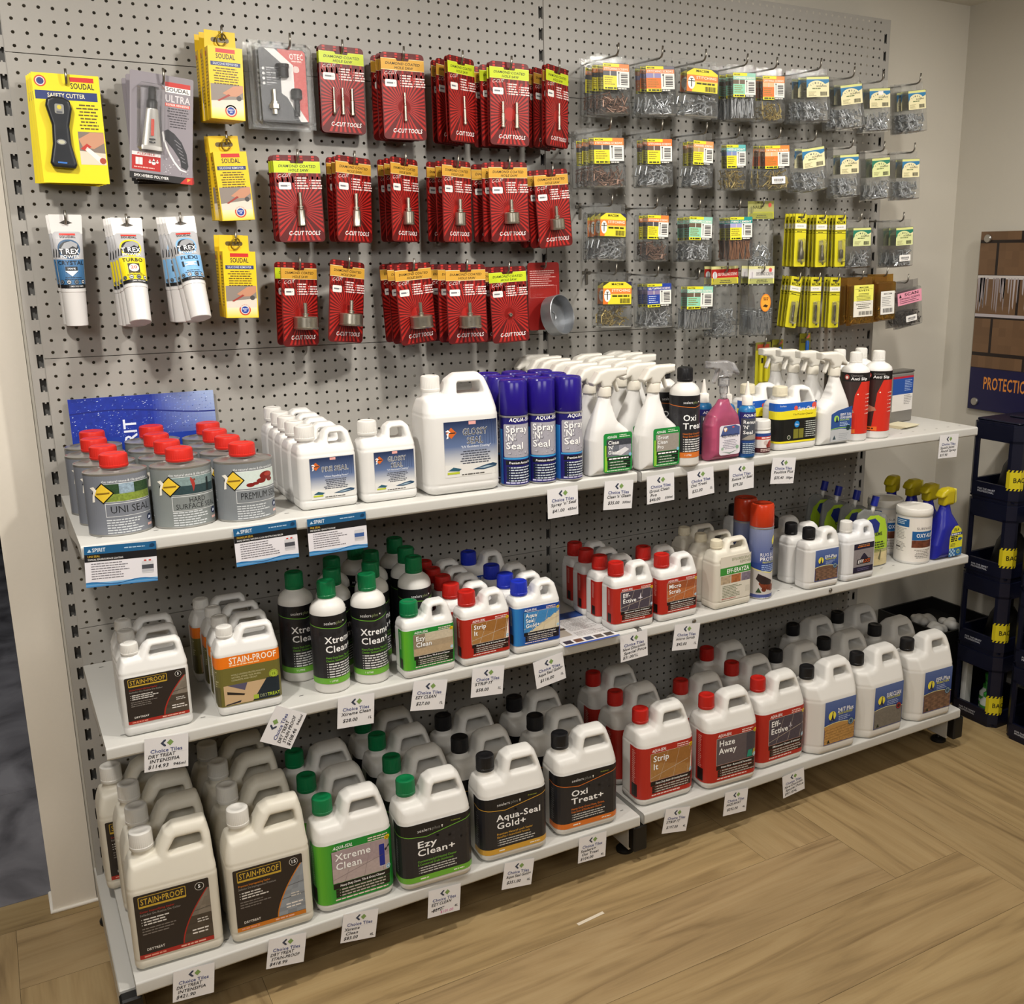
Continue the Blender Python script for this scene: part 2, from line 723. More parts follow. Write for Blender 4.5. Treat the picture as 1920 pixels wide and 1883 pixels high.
def wood_floor_mat():
    m = bpy.data.materials.new('oak_vinyl_plank')
    m.use_nodes = True
    nt = m.node_tree
    N = nt.nodes
    L = nt.links
    b = N['Principled BSDF']
    uv = N.new('ShaderNodeUVMap')
    uv.uv_map = 'Plank'
    at = N.new('ShaderNodeVertexColor')
    at.layer_name = 'Tone'

    def noise(sx, sy, scale, det, dist=0.0):
        mp = N.new('ShaderNodeMapping')
        mp.inputs['Scale'].default_value = (sx, sy, 1)
        L.new(uv.outputs[0], mp.inputs[0])
        n = N.new('ShaderNodeTexNoise')
        n.inputs['Scale'].default_value = scale
        n.inputs['Detail'].default_value = det
        n.inputs['Distortion'].default_value = dist
        L.new(mp.outputs[0], n.inputs['Vector'])
        return n
    n1 = noise(0.9, 9, 2.2, 6, 1.3)
    n2 = noise(3, 110, 2.0, 3, 0.2)
    n3 = noise(0.7, 3, 2.0, 2, 0.6)
    r = N.new('ShaderNodeValToRGB')
    e = r.color_ramp.elements
    e[0].position, e[0].color = 0.26, (*lin('#806a49'), 1)
    e[1].position, e[1].color = 0.62, (*lin('#ab946c'), 1)
    k = e.new(0.42)
    k.color = (*lin('#9c855f'), 1)
    k = e.new(0.50)
    k.color = (*lin('#a58d65'), 1)
    L.new(n1.outputs['Fac'], r.inputs[0])
    m1 = N.new('ShaderNodeMix')
    m1.data_type = 'RGBA'
    m1.blend_type = 'MULTIPLY'
    r2 = N.new('ShaderNodeValToRGB')
    r2.color_ramp.elements[0].position, r2.color_ramp.elements[0].color = 0.25, (0.72, 0.70, 0.66, 1)
    r2.color_ramp.elements[1].position, r2.color_ramp.elements[1].color = 0.6, (1, 1, 1, 1)
    L.new(n2.outputs['Fac'], r2.inputs[0])
    m1.inputs['Factor'].default_value = 0.26
    L.new(r.outputs[0], m1.inputs['A'])
    L.new(r2.outputs[0], m1.inputs['B'])
    m2 = N.new('ShaderNodeMix')
    m2.data_type = 'RGBA'
    m2.blend_type = 'MULTIPLY'
    m2.inputs['Factor'].default_value = 0.45
    r3 = N.new('ShaderNodeValToRGB')
    r3.color_ramp.elements[0].position, r3.color_ramp.elements[0].color = 0.35, (0.78, 0.76, 0.72, 1)
    r3.color_ramp.elements[1].position, r3.color_ramp.elements[1].color = 0.65, (1.06, 1.05, 1.03, 1)
    L.new(n3.outputs['Fac'], r3.inputs[0])
    L.new(m1.outputs['Result'], m2.inputs['A'])
    L.new(r3.outputs[0], m2.inputs['B'])
    m3 = N.new('ShaderNodeMix')
    m3.data_type = 'RGBA'
    m3.blend_type = 'MULTIPLY'
    m3.inputs['Factor'].default_value = 1
    L.new(m2.outputs['Result'], m3.inputs['A'])
    L.new(at.outputs['Color'], m3.inputs['B'])
    L.new(m3.outputs['Result'], b.inputs['Base Color'])
    b.inputs['Roughness'].default_value = 0.48
    b.inputs['Specular IOR Level'].default_value = 0.3
    bp = N.new('ShaderNodeBump')
    bp.inputs['Strength'].default_value = 0.12
    bp.inputs['Distance'].default_value = 0.001
    L.new(n2.outputs['Fac'], bp.inputs['Height'])
    L.new(bp.outputs['Normal'], b.inputs['Normal'])
    return m


def build_floor():
    """Herringbone of 228 x 1230 mm planks running along x and y."""
    w, Lp = 0.228, 1.23
    X0, X1, Y0, Y1 = -3.2, RX, RY, 0.172
    V, F, UV, T = [], [], [], []
    rnd = random.Random(3)
    g = 0.0004

    def plank(x0, y0, x1, y1, along_x):
        a0, a1, b0, b1 = max(x0 + g, X0), min(x1 - g, X1), max(y0 + g, Y0), min(y1 - g, Y1)
        if a1 <= a0 or b1 <= b0:
            return
        k = len(V)
        ou, ov = rnd.uniform(0, 40), rnd.uniform(0, 40)
        tone = rnd.uniform(0.93, 1.05)
        ton = (tone, tone * rnd.uniform(0.985, 1.01), tone * rnd.uniform(0.96, 1.02), 1)
        for x, y in ((a0, b0), (a1, b0), (a1, b1), (a0, b1)):
            V.append((x, y, 0))
            u, v = (x - x0, y - y0) if along_x else (y - y0, x - x0)
            UV.append((u + ou, v + ov))
            T.append(ton)
        F.append((k, k + 1, k + 2, k + 3))
    for s in range(-6, 7):
        for k in range(-40, 41):
            e = 1.715 + w * k + s * Lp
            t = -0.63 - w * k + s * Lp
            plank(e - Lp, t - w, e, t, True)
            plank(e, t - w, e + w, t - w + Lp, False)
    me = mesh('floor', V, F, wood_floor_mat())
    uvl = me.uv_layers.new(name='Plank')
    uvl.data.foreach_set('uv', [c for p in UV for c in p])
    ca = me.color_attributes.new('Tone', 'FLOAT_COLOR', 'CORNER')
    ca.data.foreach_set('color', [c for p in T for c in p])
    structure('floor', me)
    b = MB().box(-3.3, RY, -0.06, RX + 0.1, 0.172, -0.0012)
    structure('floor_subfloor', b.mesh('floor_subfloor', mat('plank_joint', '#4d3f2c', 0.8)))


build_floor()


def grey_floor_mat():
    m = mat('grey_slate_tile', '#77767a', 0.5)
    nt = m.node_tree
    b = nt.nodes['Principled BSDF']
    tc = nt.nodes.new('ShaderNodeTexCoord')
    n = nt.nodes.new('ShaderNodeTexNoise')
    n.inputs['Scale'].default_value = 3.5
    n.inputs['Detail'].default_value = 8
    n.inputs['Distortion'].default_value = 1.2
    nt.links.new(tc.outputs['Object'], n.inputs['Vector'])
    r = nt.nodes.new('ShaderNodeValToRGB')
    r.color_ramp.elements[0].position, r.color_ramp.elements[0].color = 0.3, (*lin('#58565a'), 1)
    r.color_ramp.elements[1].position, r.color_ramp.elements[1].color = 0.7, (*lin('#a3a1a6'), 1)
    nt.links.new(n.outputs['Fac'], r.inputs[0])
    nt.links.new(r.outputs[0], b.inputs['Base Color'])
    return m


tile_bm = MB()
for i in range(-4, 6):
    for j in range(0, 8):
        x0, y0 = -2.2 + i * 0.6 + 1.2, 0.175 + j * 0.6
        tile_bm.box(x0 + 0.001, y0 + 0.001, -0.05, x0 + 0.599, y0 + 0.599, -0.001)
structure('floor_back_room', tile_bm.mesh('floor_back_room', grey_floor_mat()))

b = MB().box(-0.112, WALL, 0, RX + 0.1, WALL + 0.075, CZ + 0.1)
structure('wall_back', b.mesh('wall_back', wall_m))
b = MB().box(RX, RY, 0, RX + 0.1, WALL, CZ + 0.1)
structure('wall_right', b.mesh('wall_right', wall_m))
b = MB().box(-3.3, RY, 0, -3.2, 0.17, CZ + 0.1)
structure('wall_left', b.mesh('wall_left', wall_m))
b = MB().box(-3.3, RY - 0.1, 0, RX + 0.1, RY, CZ + 0.1)
structure('wall_front', b.mesh('wall_front', wall_m))
b = MB().box(-3.3, RY - 0.1, CZ, RX + 0.1, WALL + 0.08, CZ + 0.1)
structure('ceiling', b.mesh('ceiling', ceil_m))
b = MB().box(-3.3, WALL, 0, -1.35, WALL + 0.075, CZ + 0.1)
structure('wall_back_beyond_opening', b.mesh('wall_back_beyond_opening', wall_m))
b = MB().box(-2.3, 4.6, 0, 3.0, 4.7, CZ + 0.1).box(-2.4, 0.17, 0, -2.3, 4.7, CZ + 0.1).box(2.9, 0.17, 0, 3.0, 4.7, CZ + 0.1)
structure('wall_back_room', b.mesh('wall_back_room', dark_m))
b = MB().box(-2.4, 0.17, CZ, 3.0, 4.7, CZ + 0.1)
structure('ceiling_back_room', b.mesh('ceiling_back_room', dark_m))

# the end of the partition, faced in warm white with its brighter light painted in, down to a bead of sealant on the floor
b = MB().box(-0.118, WALL - 0.006, 0.0, -0.024, WALL + 0.081, CZ)
structure('trim_1', b.mesh('trim_1', jamb_m))
b = MB().tube([(-0.121, WALL + 0.08, 0.003), (-0.121, WALL - 0.009, 0.003), (-0.06, WALL - 0.010, 0.004), (0.02, WALL - 0.009, 0.003)], 0.005, 8)
structure('trim_2', b.mesh('trim_2', mat('sealant_bead', '#f1ece2', 0.4), 60))
# shallow skirting on the right wall behind the crates
b = MB().box(RX - 0.012, RY, 0, RX, WALL, 0.07, 0.003)
structure('baseboard_right', b.mesh('baseboard_right', jamb_m))

# dark display cabinet far behind, seen through the opening
t = thing('display_cabinet', 'black display cabinet far off in the back room beyond the opening', 'cabinet', (-0.55, 3.75, 0))
blk = mat('black_laminate', '#121314', 0.4)
obj('carcass', MB().box(-0.6, -0.05, 0.04, 0.48, 0.4, 1.35, 0.004).mesh('carcass', blk), t)
obj('plinth', MB().box(-0.57, -0.02, 0, 0.45, 0.38, 0.04).mesh('plinth', mat('black_plinth', '#0a0a0a', 0.6)), t)
for k in range(2):
    d = obj('door', MB().box(-0.59 + 0.535 * k, -0.07, 0.07, -0.065 + 0.535 * k, -0.052, 0.62, 0.003).mesh('door', blk), t)
    obj('handle', MB().tube([(-0.09 + 0.1 * k, -0.085, 0.4), (-0.09 + 0.1 * k, -0.085, 0.55)], 0.006).mesh('handle', mat('brushed_steel', '#a8a8a6', 0.3, 1.0), True), d)
t = thing('folded_chair', 'pale metal legs of a folded chair leaning by the black cabinet', 'chair', (-0.1, 3.62, 0))
fm = mat('chair_tube', '#9a9896', 0.35, 0.8)
for k in range(2):
    obj('leg', MB().tube([(0.05 * k, 0, 0.0), (0.05 * k - 0.02, 0.04, 0.55)], 0.008).mesh('leg', fm, True), t)
obj('seat', MB().box(-0.04, 0.03, 0.28, 0.08, 0.05, 0.55, 0.004).mesh('seat', blk), t)

# ================================================================== SHELVING
steel_m = mat('powder_coated_steel', '#a19e98', 0.42, 0.0, bump=0.02, bscale=300, var=0.02, spec=0.5)
shelf_m = mat('white_shelf_coat', '#c6c5c0', 0.38, 0.0, bump=0.02, bscale=260, var=0.015)
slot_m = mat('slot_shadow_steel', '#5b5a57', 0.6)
black_m = mat('black_plastic', '#141414', 0.42)


def pegboard(nx, nz, name):
    """Sheet steel with real round holes on a 25 mm grid, its edges folded back."""
    p, r, ns = 0.025, 0.0034, 8
    w, h = 1.185, nz * p - 0.0016
    x0 = (w - nx * p) / 2
    V, F = [], []
    nxv = nx + 1
    ox, oz = x0, -0.0008
    for j in range(nz + 1):
        for i in range(nxv):
            z = min(max(oz + j * p, 0), h)
            V.append((ox + i * p, 0, z))
    B = len(V)
    for j in range(nz):
        for i in range(nx):
            cx, cz = ox + (i + 0.5) * p, oz + (j + 0.5) * p
            b = len(V)
            for k in range(ns):
                a = PI / 4 + 2 * PI * k / ns
                V.append((cx + r * math.cos(a), 0, cz + r * math.sin(a)))
            c = [j * nxv + i + 1 + nxv, j * nxv + i + nxv, j * nxv + i, j * nxv + i + 1]   # tr tl bl br
            for q in range(4):
                n = (q + 1) % 4
                F.append((c[q], b + (2 * q) % 8, b + (2 * q + 1) % 8, b + (2 * q + 2) % 8, c[n]))
    # plain margins and folded lips
    b = len(V)
    e = x0
    V += [(0, 0, 0), (e, 0, 0), (e, 0, h), (0, 0, h), (w - e, 0, 0), (w, 0, 0), (w, 0, h), (w - e, 0, h)]
    F += [(b, b + 1, b + 2, b + 3), (b + 4, b + 5, b + 6, b + 7)]
    d = 0.012
    b = len(V)
    V += [(0, 0, 0), (w, 0, 0), (w, 0, h), (0, 0, h), (0, d, 0), (w, d, 0), (w, d, h), (0, d, h)]
    F += [(b, b + 4, b + 5, b + 1), (b + 1, b + 5, b + 6, b + 2), (b + 2, b + 6, b + 7, b + 3), (b + 3, b + 7, b + 4, b)]
    return mesh(name, V, F, steel_m)


def upright():
    """Slotted post: front face with a notched slot every 50 mm."""
    x0, x1, a, c = -0.0195, 0.0195, -0.0065, 0.006
    z0, z1, y, d = 0.03, 2.225, 0.003, 0.045
    b = MB()
    b.add([(x0, y, z0), (a, y, z0), (a, y, z1), (x0, y, z1)], [(0, 1, 2, 3)])
    b.add([(c, y, z0), (x1, y, z0), (x1, y, z1), (c, y, z1)], [(0, 1, 2, 3)])
    n = 0
    z = z0
    k = 0
    while True:
        s0 = 0.0058 + 0.05 * k
        k += 1
        if s0 < z0 + 0.005:
            continue
        if s0 + 0.028 > z1:
            break
        b.add([(a, y, z), (c, y, z), (c, y, s0), (a, y, s0)], [(0, 1, 2, 3)])
        m = (a + c) / 2
        for q0, q1, sg in ((s0, s0 + 0.003, 1), (s0 + 0.028, s0 + 0.025, -1)):      # little teeth top and bottom
            b.add([(m - 0.0016, y, q0), (m + 0.0016, y, q0), (m + 0.0016, y, q1), (m - 0.0016, y, q1)], [(0, 1, 2, 3)])
        z = s0 + 0.028
    b.add([(a, y, z), (c, y, z), (c, y, z1), (a, y, z1)], [(0, 1, 2, 3)])
    b.add([(x0, y, z0), (x0, d, z0), (x0, d, z1), (x0, y, z1)], [(0, 1, 2, 3)])
    b.add([(x1, y, z0), (x1, d, z0), (x1, d, z1), (x1, y, z1)], [(3, 2, 1, 0)])
    b.add([(x0, d, z0), (x1, d, z0), (x1, d, z1), (x0, d, z1)], [(3, 2, 1, 0)])
    b.add([(x0, y, z1), (x1, y, z1), (x1, d, z1), (x0, d, z1)], [(0, 1, 2, 3)])
    return b.mesh('upright', steel_m)


unit = thing('shelving_unit', 'two-bay grey pegboard gondola shelving standing against the back wall', 'shelving', (0, 0, 0))
up_me = upright()
peg24, peg12 = pegboard(47, 24, 'back_panel'), pegboard(47, 12, 'back_panel')
for bx in (0, 1.2):
    for z, me in ((0.125, peg24), (0.725, peg24), (1.325, peg24), (1.925, peg12)):
        obj('back_panel', me, unit, (bx + 0.0075, 0, z + 0.0008))
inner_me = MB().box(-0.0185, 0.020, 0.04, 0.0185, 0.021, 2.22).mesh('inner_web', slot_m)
leg_mb = MB().box(-0.019, -0.445, 0.028, 0.019, 0.045, 0.112, 0.002)
leg_me = leg_mb.mesh('base_leg', shelf_m)
cap_me = MB().box(-0.0205, -0.475, 0.036, 0.0205, -0.4452, 0.108, 0.004).mesh('leg_end_cap', black_m)
foot_me = MB().lathe([(0.024, 0), (0.024, 0.006), (0.019, 0.011), (0.007, 0.013), (0.005, 0.016), (0.005, 0.03)], 24).mesh('foot', black_m, 40)
for x in (0, 1.2, 2.4):
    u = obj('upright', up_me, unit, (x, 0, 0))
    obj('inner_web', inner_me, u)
    lx = x + (-0.004 if x == 0 else 0.0)
    lg = obj('base_leg', leg_me, unit, (lx, 0, 0))
    obj('leg_end_cap', cap_me, lg)
    obj('foot', foot_me, lg, (0, -0.40, 0))
    obj('foot', foot_me, lg, (0, -0.02, 0))


def shelf_mesh(d, lip):
    """Folded steel tray 1.186 m long: rolled front edge, short punched slots along the front."""
    w, r, n = 1.187, 0.005, 4
    prof = [(0.0, -0.012), (0.0, 0.0)]
    prof += [(-d + r - r * math.sin(PI / 2 * k / n), -r + r * math.cos(PI / 2 * k / n)) for k in range(n + 1)]
    prof += [(-d, -lip + r)] + [(-d + r - r * math.cos(PI / 2 * k / n), -lip + r - r * math.sin(PI / 2 * k / n)) for k in range(n + 1)] + [(-d + 0.018, -lip)]
    V, F = [], []
    for x in (0, w):
        V += [(x, p[0], p[1]) for p in prof]
    m = len(prof)
    for k in range(m - 1):
        F.append((k, k + 1, m + k + 1, m + k))
    # closed ends
    for x in (0, w):
        b = len(V)
        V += [(x, 0, 0), (x, -d + 0.002, -0.0015), (x, -d + 0.002, -lip + 0.001), (x, 0, -0.022)]
        F.append((b, b + 1, b + 2, b + 3) if x == 0 else (b + 3, b + 2, b + 1, b))
    b = len(V)
    V += [(0, 0, -0.006), (w, 0, -0.006), (w, -d + 0.003, -0.006), (0, -d + 0.003, -0.006)]
    F.append((b, b + 1, b + 2, b + 3))
    nf = len(F)
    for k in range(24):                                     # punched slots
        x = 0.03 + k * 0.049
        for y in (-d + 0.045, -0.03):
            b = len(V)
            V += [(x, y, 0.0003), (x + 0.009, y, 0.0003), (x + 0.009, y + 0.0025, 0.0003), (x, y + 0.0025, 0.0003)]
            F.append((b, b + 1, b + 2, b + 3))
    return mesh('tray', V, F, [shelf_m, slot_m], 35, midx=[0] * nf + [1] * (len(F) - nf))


def bracket_mesh(d):
    return MB().add([(-0.001, 0.0, -0.006), (-0.001, -d + 0.06, -0.006), (-0.001, -d + 0.06, -0.022), (-0.001, -0.05, -0.075), (-0.001, 0.0, -0.075),
                     (0.002, 0.0, -0.006), (0.002, -d + 0.06, -0.006), (0.002, -d + 0.06, -0.022), (0.002, -0.05, -0.075), (0.002, 0.0, -0.075)],
                    [(0, 1, 2, 3, 4), (9, 8, 7, 6, 5), (0, 5, 6, 1), (1, 6, 7, 2), (2, 7, 8, 3), (3, 8, 9, 4)]).mesh('bracket', shelf_m)


SZ = {'A': 1.030, 'B': 0.6375, 'C': 0.141}
SD = {'A': 0.455, 'B': 0.46, 'C': 0.478}
for key, lip in (('A', 0.026), ('B', 0.026), ('C', 0.030)):
    me, br = shelf_mesh(SD[key], lip), bracket_mesh(SD[key])
    for i in (0, 1):
        lv = {'A': 'top', 'B': 'middle', 'C': 'lowest'}[key]
        bay = ('bay nearest the doorway', 'bay nearest the blue crates')[i]
        t = thing('shelf', f'white steel {lv} shelf in the {bay}', 'shelf', (1.2 * i + 0.0065, -0.002, SZ[key]), group='gondola shelves')
        obj('tray', me, t)
        if key != 'C':
            obj('bracket', br, t, (0.004, 0, 0))
            obj('bracket', br, t, (1.182, 0, 0))
    if key == 'B':
        for x in (1.365, 1.83):
            o = thing('shelf_rivet', f'small steel push rivet in the lip of the middle shelf, {"below the two red-labelled jugs" if x < 1.5 else "below the small brick-pictured jug"}', 'rivet', (x, -0.4625, 0.6265), (PI / 2, 0, 0), me=MB().lathe([(0.006, 0), (0.006, 0.0015), (0.004, 0.003), (0.0025, 0.002)], 16).mesh('shelf_rivet', mat('rivet_steel', '#8f8d88', 0.3, 0.9), 40))

# ================================================================== CONTAINERS
hdpe = mat('white_hdpe', '#dcdad5', 0.38, var=0.015, bscale=25)
hdpe_cool = mat('bright_white_hdpe', '#dfdedb', 0.34, var=0.012, bscale=25)
cream = mat('cream_hdpe', '#d9d4c6', 0.42, var=0.02, bscale=25)
milky = mat('milky_white_cap', '#e4e1d8', 0.4)
CAPC = {'green': '#087040', 'red': '#b52019', 'black': '#17171a', 'blue': '#1c2fae', 'white': '#dddbd6', 'cream': '#dcd4bc'}


def capm(c):
    return mat(c + '_cap_plastic', CAPC[c], 0.36)


_cap_cache = {}


def cap_mesh(r, h, c, ribs=True, ms=None):
    k = (r, h, c)
    if k not in _cap_cache:
        b = MB().lathe([(r * 0.97, 0), (r, 0.0012), (r, h * 0.18), (r * 0.985, h * 0.2), (r * 0.985, h - 0.0045), (r - 0.0015, h - 0.0015), (r - 0.004, h), (r * 0.55, h), (r * 0.5, h - 0.0008), (0.0001, h - 0.0008)],
                       72, ribs=0.0007 if ribs else 0, rib_rng=(h * 0.19, h - 0.004))
        _cap_cache[k] = b.mesh('cap', ms or capm(c), 40)
    return _cap_cache[k]


def jug_f(W, D, H, zs, out, hole, hd1, rc, neck, ch=0.0, zf=0.02, rp=0.006, pw=0.9, kk=0.012):
    e = W / 2 + 0.012
    out = [(-e if p[0] == 'L' else e if p[0] == 'R' else p[0], p[1]) for p in out]

    def f(x, y, z):
        t = np.clip((z - zs) / (H - zs), 0, 1) ** pw
        hd = D / 2 + (hd1 - D / 2) * t
        if ch:
            c = ch * (1 - 0.5 * t)
            p = smax(rr2(x, y, W / 2, hd, 0.004), (np.abs(x) + np.abs(y) - (W / 2 + hd - c)) / 1.41421, 0.004)
        else:
            p = rr2(x, y, W / 2, hd, np.minimum(rc, hd * 0.95))
        d = smax(p, poly2(x, z, out, rp), kk)
        d = smax(d, -poly2(x, z, hole, 0.005), 0.008)
        nx, nr, n0, n1 = neck
        d = smin(d, cyl(x, y, z, nx, 0, nr, n0, n1), 0.006)
        d = d + 0.0011 * np.exp(-((z - zs) / 0.0028) ** 2) + 0.0009 * np.exp(-((z - zf) / 0.002) ** 2)
        return d
    return f


def jug_mesh(name, m, h, W, D, H, **k):
    f = jug_f(W, D, H, **k)
    V, F = surf(f, (-W / 2 - 0.01, -D / 2 - 0.008, -0.008), (W / 2 + 0.01, D / 2 + 0.008, H + 0.012), h)
    return mesh('body', V, F, m, True)


JUG = {}
# four litre round-shouldered
k4 = dict(W=0.172, D=0.106, H=0.256, zs=0.166, hd1=0.023, rc=0.026, zf=0.022, rp=0.010, kk=0.020,
          out=[('L', 0), ('R', 0), ('R', 0.166), (0.088, 0.190), (0.069, 0.243), (0.058, 0.256), (0.004, 0.256), (-0.013, 0.245), (-0.022, 0.214), (-0.030, 0.204), (-0.082, 0.203), ('L', 0.168)],
          hole=[(-0.006, 0.208), (0.064, 0.208), (0.055, 0.235), (0.004, 0.235)], neck=(-0.053, 0.0195, 0.18, 0.222))
JUG['4A'] = dict(k=k4, me=jug_mesh('4A', hdpe, 0.0028, **k4), cap=(-0.053, 0.217, 0.0218, 0.037))
k4g = dict(k4, D=0.110, zs=0.172, out=[('L', 0), ('R', 0), ('R', 0.172), (0.087, 0.196), (0.066, 0.244), (0.052, 0.256), (0.0, 0.256), (-0.018, 0.243), (-0.030, 0.214), (-0.037, 0.208), (-0.078, 0.207), ('L', 0.174)],
           hole=[(-0.006, 0.212), (0.058, 0.212), (0.050, 0.237), (-0.002, 0.237)])
JUG['4G'] = dict(k=k4g, me=jug_mesh('4G', hdpe_cool, 0.0028, **k4g), cap=(-0.053, 0.219, 0.0205, 0.034))
# gallon with a tall octagonal shoulder
kd = dict(W=0.170, D=0.100, H=0.286, zs=0.180, hd1=0.020, rc=0.016, zf=0.024, rp=0.009, pw=1.0, kk=0.018,
          out=[('L', 0), ('R', 0), ('R', 0.182), (0.088, 0.205), (0.085, 0.250), (0.074, 0.286), (0.012, 0.286), (-0.006, 0.274), (-0.023, 0.237), (-0.074, 0.230), (-0.086, 0.208), ('L', 0.182)],
          hole=[(-0.006, 0.232), (0.064, 0.235), (0.061, 0.260), (0.014, 0.260)], neck=(-0.047, 0.0195, 0.20, 0.25))
JUG['4D'] = dict(k=kd, me=jug_mesh('4D', cream, 0.0028, **kd), cap=(-0.047, 0.246, 0.0225, 0.038))
# five litre with chamfered corners
ks = dict(W=0.186, D=0.130, H=0.256, zs=0.163, hd1=0.021, rc=0.02, ch=0.030, zf=0.026, rp=0.006, pw=1.0, kk=0.014,
          out=[('L', 0), ('R', 0), ('R', 0.168), (0.092, 0.188), (0.074, 0.243), (0.062, 0.256), (0.0, 0.256), (-0.015, 0.245), (-0.030, 0.212), (-0.045, 0.206), (-0.094, 0.203), ('L', 0.170)],
          hole=[(0.0, 0.210), (0.062, 0.210), (0.053, 0.236), (0.008, 0.236)], neck=(-0.068, 0.019, 0.18, 0.222))
JUG['5S'] = dict(k=ks, me=jug_mesh('5S', hdpe, 0.003, **ks), cap=(-0.068, 0.217, 0.0215, 0.035))
# one litre
k1 = dict(W=0.120, D=0.062, H=0.163, zs=0.112, hd1=0.0165, rc=0.013, zf=0.020, rp=0.005,
          out=[('L', 0), ('R', 0), ('R', 0.113), (0.0605, 0.128), (0.052, 0.153), (0.041, 0.163), (0.012, 0.163), (0.002, 0.156), (-0.005, 0.139), (-0.012, 0.133), (-0.055, 0.132), ('L', 0.113)],
          hole=[(0.012, 0.127), (0.037, 0.127), (0.035, 0.150), (0.013, 0.150)], neck=(-0.034, 0.0165, 0.12, 0.142))
JUG['1A'] = dict(k=k1, me=jug_mesh('1A', hdpe_cool, 0.0021, **k1), cap=(-0.034, 0.136, 0.0200, 0.033))
k1g = dict(k1, D=0.066, hole=[(0.006, 0.129), (0.041, 0.129), (0.036, 0.151), (0.010, 0.151)])
JUG['1G'] = dict(k=k1g, me=jug_mesh('1G', hdpe_cool, 0.0021, **k1g), cap=(-0.035, 0.140, 0.0200, 0.030))
k1s = dict(k1, W=0.122, ch=0.012, hole=[(0.014, 0.129), (0.034, 0.129), (0.031, 0.146), (0.016, 0.146)])
JUG['1S'] = dict(k=k1s, me=jug_mesh('1S', hdpe_cool, 0.0021, **k1s), cap=(-0.034, 0.137, 0.0178, 0.032))
k1d = dict(W=0.125, D=0.062, H=0.179, zs=0.124, hd1=0.0125, rc=0.012, zf=0.020, rp=0.004, pw=1.0,
           out=[('L', 0), ('R', 0), ('R', 0.126), (0.0625, 0.145), (0.056, 0.171), (0.048, 0.179), (-0.003, 0.179), (-0.012, 0.172), (-0.022, 0.155), (-0.053, 0.153), (-0.062, 0.138), ('L', 0.126)],
           hole=[(-0.007, 0.150), (0.046, 0.151), (0.043, 0.168), (0.002, 0.168)], neck=(-0.036, 0.0140, 0.14, 0.162))
JUG['1D'] = dict(k=k1d, me=jug_mesh('1D', hdpe_cool, 0.0021, **k1d), cap=(-0.036, 0.158, 0.0163, 0.022))
k1c = dict(k1, W=0.138, D=0.076, rc=0.020, hole=[(0.012, 0.112), (0.054, 0.120), (0.046, 0.148), (0.018, 0.152)],
           out=[('L', 0), ('R', 0), ('R', 0.113), (0.069, 0.135), (0.056, 0.157), (0.040, 0.164), (0.012, 0.164), (0.001, 0.154), (-0.006, 0.136), (-0.016, 0.131), (-0.060, 0.129), ('L', 0.112)], neck=(-0.034, 0.017, 0.12, 0.142), hd1=0.014)
JUG['1C'] = dict(k=k1c, me=jug_mesh('1C', hdpe_cool, 0.0021, **k1c), cap=(-0.034, 0.139, 0.0200, 0.026))


def jug_wrap(typ, dec, name='label', z0=0.0, u0=None):
    """Fits a label around the front and sides; its middle sits on the front."""
    k = JUG[typ]['k']
    u0 = dec.w / 2000 if u0 is None else u0
    return dec.mesh(name, mp_wrap(k['W'] / 2, k['D'] / 2, k['rc'], z0, u0), wrap_cuts(k['W'] / 2, k['rc'], u0))


def jug_front(typ, dec, x0, z0, name='label', lift=0.0):
    k = JUG[typ]['k']
    return dec.mesh(name, mp_flat(x0, z0, -k['D'] / 2 - lift))


# ------------------------------------------------------------------ artwork
def noisecol(c, amp, R):
    c = lin(c)
    k = 1 + R.uniform(-amp, amp)
    return tuple(min(1, x * k) for x in c)


